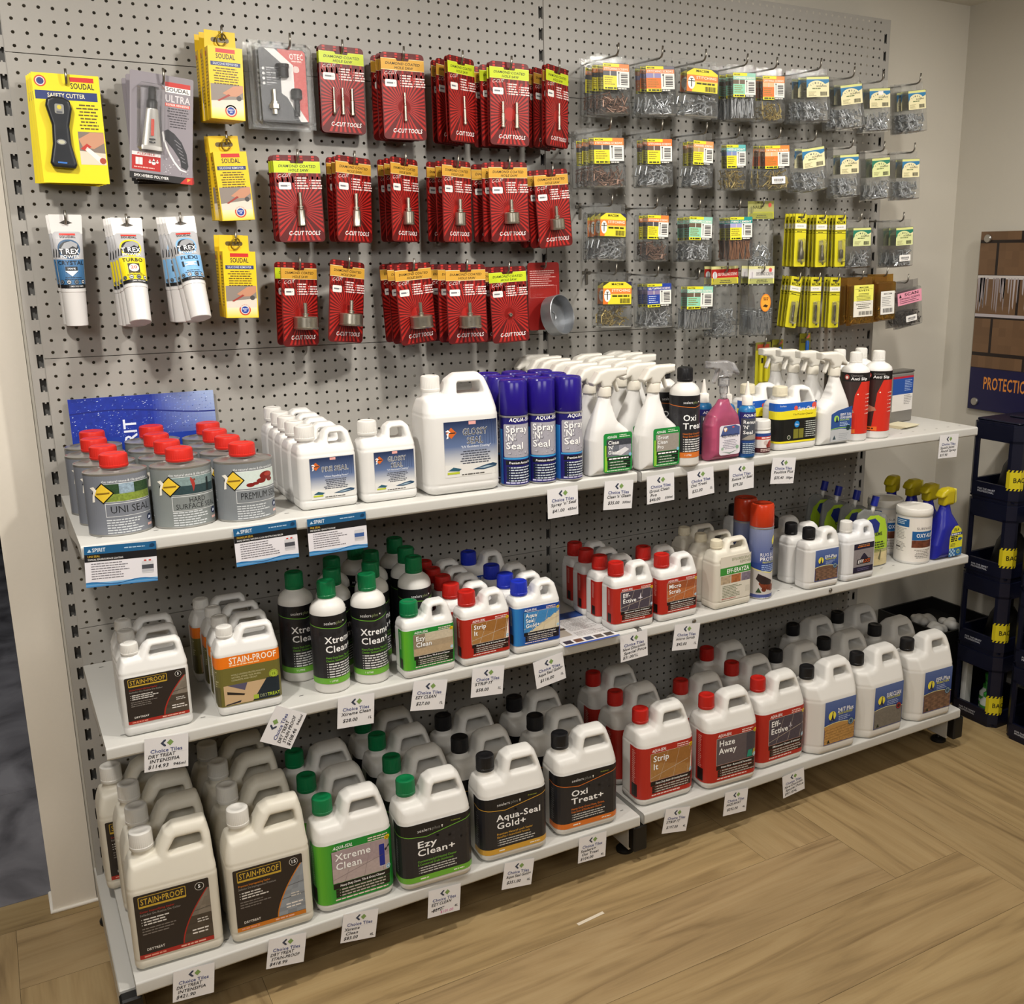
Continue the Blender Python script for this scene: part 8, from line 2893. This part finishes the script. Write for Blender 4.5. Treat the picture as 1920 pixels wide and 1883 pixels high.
row('fila', 'spray_bottle', 'spray bottle', 'cobalt spray bottle with a yellow beaked trigger', 'cobalt spray with yellow trigger behind the first', 'middle', ((2.312, -0.424, 0.0), (2.316, -0.358, 0.05), (2.320, -0.290, 0.0), (2.306, -0.222, 0.3)), B, 'cobalt spray bottles')
# leaflet lying on the middle shelf
d = Dec(150, 205, 7)
d.rect(0, 0, 150, 205, '#d9d7d6', 0).rect(0, 0, 150, 8, '#2a50a8', 1).rect(0, 165, 150, 205, '#2a4a8e', 1)
d.text('LABEL', 0, -90, 1, '#ffffff') if False else None
for k in range(5):
    d.rect(8 + 28 * k, 14, 30 + 28 * k, 34, ('#3a3440', '#6a4a3a', '#2f3f58', '#55504a', '#3f3530')[k], 1)
d.lines(60, 150, 142, 12, 6, 2.4, '#8a8784', 1).rect(6, 60, 52, 150, '#a99f92', 1).lines(60, 70, 142, 5, 6, 2.4, '#8a8784', 1).rect(40, 100, 56, 112, '#4a4038', 2)
t = thing('flat_leaflet', 'printed blue and white leaflet lying flat on the middle shelf', 'leaflet', (1.062, -0.372, B + 0.0012), (0, 0, 0.0), me=d.mesh('flat_leaflet', lambda u, v, o: (u - 0.075, v - 0.1025, o), extra=([(-0.075, -0.1025, 0), (0.075, -0.1025, 0), (0.075, 0.1025, 0), (-0.075, 0.1025, 0)], [(3, 2, 1, 0)], lin('#d9d7d6'))))

# --- lowest shelf
row('stain5_4', 'sealer_jug', 'jug', 'large cream jug with a dark brown label marked 5', 'large cream jug behind the one marked 5', 'lowest', ((0.0985, -0.405, -0.05), (0.104, -0.298), (0.102, -0.190), (0.078, -0.082)), C, 'large cream jugs')
row('stain15_4', 'sealer_jug', 'jug', 'large cream jug with a dark brown label marked 15', 'large cream jug behind the one marked 15', 'lowest', ((0.2825, -0.418, -0.04), (0.284, -0.308), (0.288, -0.190), (0.284, -0.085)), C, 'large cream jugs')
row('xtreme4', 'cleaner_jug', 'jug', 'large white jug with a green mop-picture label and green cap', 'large green-capped jug behind the mop-picture one', 'lowest', ((0.465, -0.412, -0.03), (0.462, -0.300), (0.469, -0.172)), C, 'large cleaner jugs')
row('ezyplus4', 'cleaner_jug', 'jug', 'large white jug with a black, green-striped label and green cap', 'large green-capped jug behind the black and green label', 'lowest', ((0.648, -0.432, -0.05), (0.658, -0.314), (0.666, -0.190), (0.666, -0.082)), C, 'large cleaner jugs')
row('goldplus4', 'cleaner_jug', 'jug', 'large white jug with a black, gold-striped label and black cap', 'large black-capped jug behind the gold-striped one', 'lowest', ((0.848, -0.424, -0.06), (0.834, -0.306), (0.846, -0.176)), C, 'large cleaner jugs')
row('oxiplus4', 'cleaner_jug', 'jug', 'large white jug with a black, orange-striped label and black cap', 'large black-capped jug behind the orange-striped one', 'lowest', ((1.052, -0.418, -0.06), (1.046, -0.298), (1.050, -0.172)), C, 'large cleaner jugs')
row('strip4', 'cleaner_jug', 'jug', 'large white jug with a red label, tan picture and red cap', 'large red-capped jug behind the tan-picture one', 'lowest', ((1.297, -0.404, -0.04), (1.298, -0.278), (1.312, -0.142)), C, 'large cleaner jugs')
row('haze4', 'cleaner_jug', 'jug', 'large white jug with a red label, rubber glove picture and red cap', 'large red-capped jug behind the glove-picture one', 'lowest', ((1.4935, -0.426, -0.06), (1.490, -0.312)), C, 'large cleaner jugs')
row('eff4', 'cleaner_jug', 'jug', 'large white jug with a red label, slate picture and red cap', 'large red-capped jug behind the slate-picture one', 'lowest', ((1.682, -0.408, 0.0), (1.688, -0.286), (1.694, -0.162)), C, 'large cleaner jugs')
row('seal247', 'cleaner_jug', 'jug', 'large chamfered jug with a yellow stone-wall label and black cap', 'large black-capped jug behind the stone-wall label', 'lowest', ((1.870, -0.416, -0.02), (1.873, -0.280)), C, 'large chamfered jugs')
row('sealclean', 'cleaner_jug', 'jug', 'large chamfered jug with a grey concrete label and black cap', 'large black-capped jug behind the concrete label', 'lowest', ((2.063, -0.416, 0.0), (2.063, -0.280), (2.064, -0.140)), C, 'large chamfered jugs')
row('sealeff', 'cleaner_jug', 'jug', 'large chamfered jug with a brown brick label and black cap', 'large black-capped jug behind the brick label', 'lowest', ((2.275, -0.416, -0.03), (2.280, -0.276), (2.262, -0.132)), C, 'large chamfered jugs')

# ------------------------------------------------------------------ price tags and product cards taped to the shelf lips
ink = '#26262c'


def price_tag(lines, small=None, pink=None):
    W, H = 79, 68
    d = Dec(W, H, len(lines[0]))
    d.rect(0, 0, W, H, '#e9e8ea', 0)
    x, y = W * 0.5, H - 13
    for p in ([(x - 11, y), (x - 4, y + 7), (x - 1, y + 7), (x - 1, y + 4.5), (x - 5.5, y), (x - 1, y - 4.5), (x - 1, y - 7), (x - 4, y - 7)],):
        d.poly([p[0], p[1], p[2], p[3], p[4]], '#3a4256', 2).poly([p[4], p[5], p[6], p[7], p[0]], '#3a4256', 2)
    d.poly([(x + 0.5, y), (x + 7, y + 6.5), (x + 13, y), (x + 6.5, y - 6.5)], '#7f9f5a', 2)
    d.text('Choice Tiles', W * 0.5, H - 31, 7.0, '#3f4a86', 3, 'b', 'c', 58)
    d.rect(2, H - 34.2, W - 2, H - 33.9, '#c9c9cf', 1)
    n = len(lines)
    for k, s in enumerate(lines):
        last = k == n - 1
        yy = H - 41.5 - k * (9.8 if n > 2 else 13) - (1 if last else 0)
        d.text(s, 6 + 3 * (k % 2) + (2 if n < 3 else 0), yy, 6.6 if not last else 7.0, ink, 3, 'b', 'l', min(66, 5.0 * len(s) + 4) if not last else min(44, 5.3 * len(s)), 0.22, 2.0 if not last else 0)
    if small:
        d.text(small, W - 5, H - 42 - (n - 1) * (9.8 if n > 2 else 13), 5.6, ink, 3, 'b', 'r', 4.6 * len(small), 0.22)
    if pink:
        d.poly([(8, 14), (40, 20), (40, 21.4), (8, 15.4)], ink, 3)
        d.text(pink, 30, 5, 6.0, '#d23a9a', 4, 'r', 'l', 32, 0.2)
    return d


TAGY = {'A': -0.4602, 'B': -0.4652, 'C': -0.4832}
TAGS = [
    ('B', 0.109, 0.604, -5.3, ['DRY TREAT', 'INTENSIFIA', '$114.93'], '946ml', None, 'small brown-label jug'),
    ('B', 0.332, 0.600, 61.1, ['DRY TREAT', 'STAIN PROOF', '$108.46'], '946ml', None, 'orange-label jug, tilted steeply'),
    ('B', 0.483, 0.599, -4.5, ['Xtreme Clean', '$28.00'], '1L', None, 'black green-striped bottles'),
    ('B', 0.647, 0.596, -9.8, ['EZY CLEAN', '$27.00'], '1L', None, 'small green-label jug'),
    ('B', 0.788, 0.596, -5.8, ['STRIP IT', '$58.00'], '1L', None, 'small tan-picture jug'),
    ('B', 0.947, 0.587, 7.5, ['Aqua Seal Gold+', '$116.00'], '1L', None, 'small blue-label jug'),
    ('B', 1.182, 0.599, 1.9, ['Now Discontin', 'Special Price', '$31.00/1L'], None, None, 'small slate-picture jug'),
    ('B', 1.339, 0.591, -7.1, ['micro Scrub', '$42.00'], '1L', None, 'small terracotta-picture jug'),
    ('A', 0.990, 0.985, 1.0, ["Spray 'n' Seal", '$41.00'], '450ml', None, 'purple-capped aerosols'),
    ('A', 1.139, 0.983, -3.9, ["Clean 'n' Gleam", '$35.00'], '500ml', None, 'kitchen-picture spray'),
    ('A', 1.259, 0.984, 1.4, ['Grout Clean', 'Pro', '$46.00'], '500ml', None, 'plain grey-picture spray'),
    ('A', 1.379, 0.984, 4.2, ['Oxi Treat', '$32.00'], '1L', None, 'black orange-lined bottle'),
    ('A', 1.506, 0.984, 1.3, ["Renue 'n' Seal", '$79.20'], None, None, 'pink spray bottle'),
    ('A', 1.643, 0.984, -5.2, ['Poultice Plus', '$35.40'], '300gm', None, 'small red-label jar'),
    ('A', 2.267, 0.986, -1.8, ['Spesh Joint', 'Finish Spray', '$37.90'], None, None, 'bare end of the top shelf'),
    ('C', 0.111, 0.104, -6.1, ['DRY TREAT', 'INTENSIFIA', '$421.90'], None, None, 'large jug marked 5'),
    ('C', 0.297, 0.104, -9.1, ['DRY TREAT', 'STAIN-PROOF', '$418.99'], None, None, 'large jug marked 15'),
    ('C', 0.456, 0.104, -9.5, ['Xtreme', 'Clean', '$83.00'], '4L', None, 'large mop-picture jug'),
    ('C', 0.655, 0.094, -4.5, ['EZY CLEAN', '$272-'], '4L', '$101.00', 'large black and green jug'),
    ('C', 0.844, 0.098, -8.6, ['Aqua Seal Gold+', '$351.00'], '4L', None, 'large gold-striped jug'),
    ('C', 1.050, 0.101, -3.6, ['Sealers+', 'Oxi Treat', '$104.00'], '4L', None, 'large orange-striped jug'),
    ('C', 1.304, 0.097, -10.9, ['STRIP IT', '$197.00'], '4L', None, 'large tan-picture jug'),
    ('C', 1.501, 0.090, -5.0, ['HAZE AWAY', '$292.00'], '4L', None, 'large glove-picture jug'),
    ('C', 1.707, 0.087, 5.7, ['Now Discontin', 'Special Price', '$97.10/4L'], None, None, 'large slate-picture jug'),
]
for s, x, z, roll, ln, sm, pk, by in TAGS:
    d = price_tag(ln, sm, pk)
    me = d.mesh('price_tag', lambda u, v, o: (u - 0.0395, -o, v - 0.034), extra=([(-0.0395, 0.0002, -0.034), (0.0395, 0.0002, -0.034), (0.0395, 0.0002, 0.034), (-0.0395, 0.0002, 0.034)], [(3, 2, 1, 0)], lin('#e9e8ea')))
    thing('price_tag', f'white handwritten price tag below the {by}', 'price tag', (x, TAGY[s], z), (0.0, -math.radians(roll), 0), 'handwritten price tags', me)

for i, (x, z, roll, ttl, sub, lab) in enumerate(((0.069, 0.988, -3.0, 'UNI SEAL', 'TOPICAL SEALER/SURFACE COATING', 'garden-picture tins'), (0.329, 0.988, 0.9, 'PREMIUM SEAL', 'RAPID DRYING, NATURAL LOOK PENETRATING SEALER', 'red-spill-picture tins'), (0.470, 0.987, 0.3, 'PRE SEAL', 'PRE SEALER / GROUT RELEASE', 'small blue water-label jugs'))):
    d = Dec(120, 76, i + 3)
    d.rect(0, 0, 120, 76, '#e6e4ea', 0)
    d.rect(0, 61, 120, 76, '#1f5f8e', 1)
    d.poly([(5, 65), (12, 65), (8.5, 71)], '#b9d2e6', 3)
    d.text('SPIRIT', 13, 65, 6.8, '#e8f0f8', 3, 'b', 'l', 22)
    d.lines(66, 67.5, 104, 1, 1, 2, '#a9c6de', 3)
    d.poly([(108, 66), (113, 65), (117, 67), (117, 71), (113, 73), (109, 71)], '#123a5e', 3)
    d.rect(0, 47, 120, 61, '#191a1e', 1)
    d.text(ttl, 5, 55, 3.8, '#c9a63a', 3, 'b', 'l', 2.6 * len(ttl))
    d.text(sub, 5, 49.6, 3.0, '#e6e6e6', 3, 'b', 'l', min(92, 1.95 * len(sub)))
    d.lines(10, 42, 84, 7, 4.6, 1.6, '#77757c', 2)
    d.rrect(94, 17, 114, 40, 2, '#d0d0d4', 2).rect(94, 25, 114, 33, '#4a4c54' if i < 2 else '#3f5f9a', 3).rect(94, 20, 114, 24, '#b9b9c0', 3)
    if i < 2:
        d.rect(98, 40, 102, 42.5, '#c83a30', 3).rect(106, 40, 110, 42.5, '#c83a30', 3)
    d.grad(0, 0, 120, 8, '#2c7fc0', '#8fbfe4', 1)
    for k in range(12):
        a, b_ = k / 12, (k + 1) / 12
        y = lambda t: 7 + 2.6 * math.sin(t * 9 + 1)
        d.poly([(120 * a, 5), (120 * b_, 5), (120 * b_, y(b_)), (120 * a, y(a))], '#3f8fca', 2)
        d.poly([(120 * a, y(a) - 1.6), (120 * b_, y(b_) - 1.6), (120 * b_, y(b_) - 0.6), (120 * a, y(a) - 0.6)], '#1d4f8a', 3)
    me = d.mesh('product_card', lambda u, v, o: (u - 0.06, -o, v - 0.038), extra=([(-0.06, 0.0004, -0.038), (0.06, 0.0004, -0.038), (0.06, 0.0004, 0.038), (-0.06, 0.0004, 0.038)], [(3, 2, 1, 0)], lin('#e6e4ea')))
    thing('product_card', f'blue-headed product card taped below the {lab}', 'card', (x, -0.4600, z), (0.0, -math.radians(roll), 0), 'blue-headed product cards', me)

# white strip of tape left on the floor
o = thing('tape_scrap', 'short scrap of white tape stuck to the wooden floor', 'tape', (0.975, -0.600, 0.0004), (0, 0, 0.10), me=MB().box(-0.038, -0.0045, 0, 0.038, 0.0045, 0.0006).mesh('tape_scrap', mat('white_tape', '#d9cdb8', 0.5)))

# ================================================================== CRATES AND POSTER BY THE RIGHT WALL
navy = mat('navy_crate_plastic', '#0c1026', 0.42, bump=0.05, bscale=300)
CWx, CDy, CHz = 0.255, 0.182, 0.2525


def crate_mesh(wx, dy, h):
    """Open-sided stacking crate: chamfered corner posts, deep base rail, top rim."""
    b = MB()
    c = 0.022
    def ringp(i, z0, z1, t, cc):
        x0, x1, y0, y1 = i, wx - i, i, dy - i
        o = [(x0 + cc, y0), (x1 - cc, y0), (x1, y0 + cc), (x1, y1 - cc), (x1 - cc, y1), (x0 + cc, y1), (x0, y1 - cc), (x0, y0 + cc)]
        x0, x1, y0, y1 = i + t, wx - i - t, i + t, dy - i - t
        n = [(x0 + cc, y0), (x1 - cc, y0), (x1, y0 + cc), (x1, y1 - cc), (x1 - cc, y1), (x0 + cc, y1), (x0, y1 - cc), (x0, y0 + cc)]
        vs = [(p[0], p[1], z0) for p in o] + [(p[0], p[1], z1) for p in o] + [(p[0], p[1], z1) for p in n] + [(p[0], p[1], z0) for p in n]
        fs = []
        for k in range(8):
            j = (k + 1) % 8
            fs += [(k, j, 8 + j, 8 + k), (8 + k, 8 + j, 16 + j, 16 + k), (16 + k, 16 + j, 24 + j, 24 + k), (24 + k, 24 + j, j, k)]
        b.add(vs, fs)
    ringp(0.003, 0.0, 0.012, 0.02, c)
    ringp(0, 0.012, 0.056, 0.010, c)
    ringp(0, h - 0.058, h - 0.006, 0.010, c)
    ringp(0.004, h - 0.006, h - 0.0005, 0.010, c)
    b.box(0.01, 0.01, 0.004, wx - 0.01, dy - 0.01, 0.010)
    # posts
    for x, y in ((0, 0), (wx, 0), (0, dy), (wx, dy)):
        sx, sy = (1 if x == 0 else -1), (1 if y == 0 else -1)
        a = 0.034
        P = [(x + sx * c, y), (x + sx * a, y), (x + sx * a, y + sy * 0.010), (x + sx * (c + 0.004), y + sy * 0.010), (x + sx * 0.010, y + sy * (c + 0.004)), (x + sx * 0.010, y + sy * a), (x, y + sy * a), (x, y + sy * c)]
        if sx * sy < 0:
            P = P[::-1]
        n = len(P)
        b.add([(p[0], p[1], 0.05) for p in P] + [(p[0], p[1], h - 0.05) for p in P], [(k, (k + 1) % n, (k + 1) % n + n, k + n) for k in range(n)])
    return b.mesh('frame', navy)


crate_me = crate_mesh(CWx, CDy, CHz)
lid_me = MB().box(0.012, 0.012, CHz - 0.0004, CWx - 0.012, CDy - 0.012, CHz + 0.006, 0.003).box(0.10, 0.05, CHz + 0.006, 0.20, 0.12, CHz + 0.012, 0.004).mesh('lid', navy)
ct = Dec(90, 20, 2)
ct.text('FOR THE SMART', 0, 8, 5.6, '#c9cdd8', 1, 'b', 'l', 66)
ct.text('PROFESSIONAL', 0, 0, 5.6, '#c9cdd8', 1, 'b', 'l', 62)
ct_me = ct.mesh('lettering', lambda u, v, o: (-o, CDy - 0.045 - u, 0.024 + v))
st = Dec(60, 66, 2)
st.rect(0, 7, 60, 59, '#d8c822', 0)
for k in range(5):
    for y0, y1, s in ((0, 7, 1), (59, 66, 1)):
        x = k * 12 + 2
        st.poly([(x, y0), (x + 6, y0), (x + 10, y1), (x + 4, y1)], '#d8c822', 0)
st.text('BAC', 22, 26, 15, '#24240c', 2, 'b', 'l', 40)


def mp_stick(u, v, o):
    """Bends round the crate's chamfered corner."""
    cc, q = 0.022, u
    L = cc * 1.41421
    if q < 0.012:
        return (-o, cc + 0.012 - q, 0.046 + v)
    if q < 0.012 + L:
        t = (q - 0.012) / 1.41421
        return (t - o * 0.7, cc - t - o * 0.7, 0.046 + v)
    return (cc + (q - 0.012 - L), -o, 0.046 + v)


st_me = st.mesh('hazard_sticker', mp_stick, [12, 12 + 22 * 1.41421])
dome_me = MB().lathe([(0.062, 0), (0.060, 0.02), (0.045, 0.09), (0.030, 0.115), (0.020, 0.12)], 8, 0.13, 0.09, z0=0.011).mesh('black_cone', black_m, 40)
for i in range(4):
    n = ('lowest', 'second', 'third', 'topmost')[i]
    t = thing('crate', f'navy open-sided plastic crate, {n} of the stack beside the shelf ends', 'crate', (2.605, -0.446, 0.0005 + CHz * i), (0, 0, 0), 'navy crates')
    obj('frame', crate_me, t)
    obj('lettering', ct_me, t)
    obj('hazard_sticker', st_me, t)
    if i == 3:
        obj('lid', lid_me, t)
    if i > 0:
        thing('black_cone', f'black plastic cone inside the {n} navy crate of the inner stack', 'cone', (2.605, -0.446, 0.0005 + CHz * i), me=dome_me, group='cones in the crates')
gb = MB().lathe([(0.026, 0), (0.027, 0.003), (0.027, 0.055), (0.018, 0.066), (0.017, 0.074)], 28).mesh('bottle', mat('white_small_bottle', '#c9cfc4', 0.35), 40)
gl_ = Dec(168, 34, 2)
gl_.rect(0, 0, 168, 34, '#3f8f3a', 0).rect(0, 12, 168, 22, '#e0e6da', 1).lines(50, 15, 110, 1, 1, 4, '#3a5a3a', 2)
gl_me = cyl_label(gl_, 0.027, 0.012)
gcp = MB().lathe([(0.018, 0), (0.018, 0.01), (0.010, 0.016), (0.014, 0.050), (0.006, 0.052)], 12).mesh('trigger', mat('green_trigger_plastic', '#3f9a3c', 0.35), 40)
for i, (x, y) in enumerate(((2.655, -0.385), (2.715, -0.335))):
    t = thing('crate_bottle', f'small white and green bottle {"in front" if i == 0 else "deeper"} inside the lowest navy crate', 'bottle', (x, y, 0.0115), group='bottles in the lowest crate')
    obj('bottle', gb, t)
    obj('label', gl_me, t)
    obj('trigger', gcp, t, (0, 0, 0.073))
o = thing('crate_carton', 'tall white carton standing inside the lowest navy crate', 'carton', (2.642, -0.300, 0.0115), me=MB().box(0, 0, 0, 0.03, 0.02, 0.17, 0.001).mesh('crate_carton', mat('white_carton', '#cfcfca', 0.5)))
o = thing('cartridge', 'grey-white ribbed cartridge standing between the two crate stacks', 'cartridge', (2.665, -0.4635, 0.0005 + CHz * 1.0), me=MB().lathe([(0.012, 0), (0.014, 0.002), (0.014, 0.012), (0.012, 0.014), (0.012, 0.17), (0.005, 0.176)], 20, ribs=0.0006).mesh('cartridge', mat('cartridge_plastic', '#c4c4c0', 0.4), 40)) if False else None
for i in range(3):
    n = ('lowest', 'second', 'topmost')[i]
    t = thing('crate', f'navy open-sided plastic crate, {n} of the stack nearer the viewer', 'crate', (2.600, -0.668, 0.0005 + CHz * i), (0, 0, 0), 'navy crates')
    obj('frame', crate_me, t)
    obj('lettering', ct_me, t)
    thing('black_cone', f'black plastic cone inside the {n} crate of the outer stack', 'cone', (2.600, -0.668, 0.0005 + CHz * i), me=dome_me, group='cones in the crates')

# low black tub of tile spacers in the corner
t = thing('spacer_tub', 'low black tub holding bags of tile spacers, in the wall corner behind the crates', 'tub', (2.585, -0.235, 0.0005))
b = MB().box(0, 0, 0, 0.28, 0.29, 0.008, 0.002).box(0, 0, 0.008, 0.28, 0.008, 0.27).box(0, 0.282, 0.008, 0.28, 0.29, 0.27).box(0, 0.008, 0.008, 0.008, 0.282, 0.27).box(0.272, 0.008, 0.008, 0.28, 0.282, 0.27)
b.box(0.008, 0.008, 0.225, 0.272, 0.282, 0.228)
obj('tub', b.mesh('tub', black_m), t)


def lump(seed):
    R = random.Random(seed)
    cs = [(R.uniform(-0.03, 0.03), R.uniform(-0.02, 0.02), R.uniform(0.01, 0.022), R.uniform(0.012, 0.02)) for _ in range(9)]

    def f(x, y, z):
        d = np.full(np.shape(x), 1.0)
        for a, b_, c_, r in cs:
            d = smin(d, np.sqrt((x - a) ** 2 + (y - b_) ** 2 + ((z - c_) * 1.1) ** 2) - r, 0.008)
        return np.maximum(d, -z)
    V, F = surf(f, (-0.07, -0.06, -0.005), (0.07, 0.06, 0.06), 0.003)
    return mesh('spacer_bag', V, F, mat('white_spacer_plastic', '#d2d0ca', 0.45), True)


for i, (x, y, rz) in enumerate(((2.66, -0.145, 0.2), (2.735, -0.135, 1.0), (2.69, -0.055, 2.0))):
    thing('spacer_bag', f'{("lumpy white", "pale white", "small white")[i]} bag of tile spacers, {ORD[i]} from the shelf in the black tub', 'bag', (x, y, 0.229), (0, 0, rz), 'spacer bags', lump(i + 3))

# brick poster on stand-offs on the right wall
PW, PH = 900, 600
d = Dec(PW, PH, 9)
R = random.Random(8)
d.rect(0, 0, PW, PH, '#231a18', 0)
rows_ = [(146, 186, 0.0), (198, 312, 0.62), (324, 446, 0.2), (458, 562, 0.62), (572, 600, 0.2)]
for (y0, y1, sh) in rows_:
    x = -220 * sh - 10
    while x < PW:
        a, e = max(x, 0), min(x + 212, PW)
        if e > a:
            nx, ny = max(1, int((e - a) / 26)), max(1, int((y1 - y0) / 26))
            d.pix(a, y0, e, y1, lambda u, v: noisecol('#6f543c', 0.10, R), nx, ny, 1)
        x += 222
d.rect(0, 444, PW, 456, '#cfcac8', 2).rect(0, 318, PW, 328, '#b9b2b6', 2)
for k in range(120):
    x = R.uniform(0, PW - 10)
    w_ = R.uniform(3, 11)
    L = R.uniform(50, 120)
    d.poly([(x, 448), (x + w_, 448), (x + w_ * 0.7, 448 - L), (x + w_ * 0.2, 448 - L * 0.9)], R.choice(('#b4aeb2', '#a39b9e', '#aba4a8', '#988e90')), 3)
for k in range(6):
    x = R.uniform(60, PW - 20)
    d.poly([(x, 320), (x + 7, 320), (x + 3, 210), (x - 4, 202)], '#b4a89c', 3)
d.rect(0, 0, PW, 144, '#191742', 2)
d.text('PROTECTION', 57, 74, 40, '#d98a3a', 4, 'b', 'l', 195)
PX = RX - 0.021
pm = d.mesh('print', lambda u, v, o: (PX - o, -0.045 - u, 0.998 + v))
t = thing('wall_poster', 'brick wall poster with a navy base band and orange lettering on the side wall', 'poster', (0, 0, 0))
obj('print', pm, t)
obj('board', MB().box(PX, -0.945, 0.998, PX + 0.006, -0.045, 1.598, 0.0).mesh('board', mat('acrylic_board', '#c9c9c9', 0.2)), t)
so = MB().lathe([(0.010, 0), (0.010, 0.012), (0.0125, 0.013), (0.0135, 0.016), (0.0135, 0.020), (0.012, 0.022)], 28).mesh('standoff', mat('brushed_standoff', '#b5b2ac', 0.3, 0.9), 40)
for y, z in ((-0.075, 1.575), (-0.075, 1.025), (-0.915, 1.575), (-0.915, 1.025)):
    obj('standoff', so, t, (PX + 0.014, y, z), (0, -PI / 2, 0))
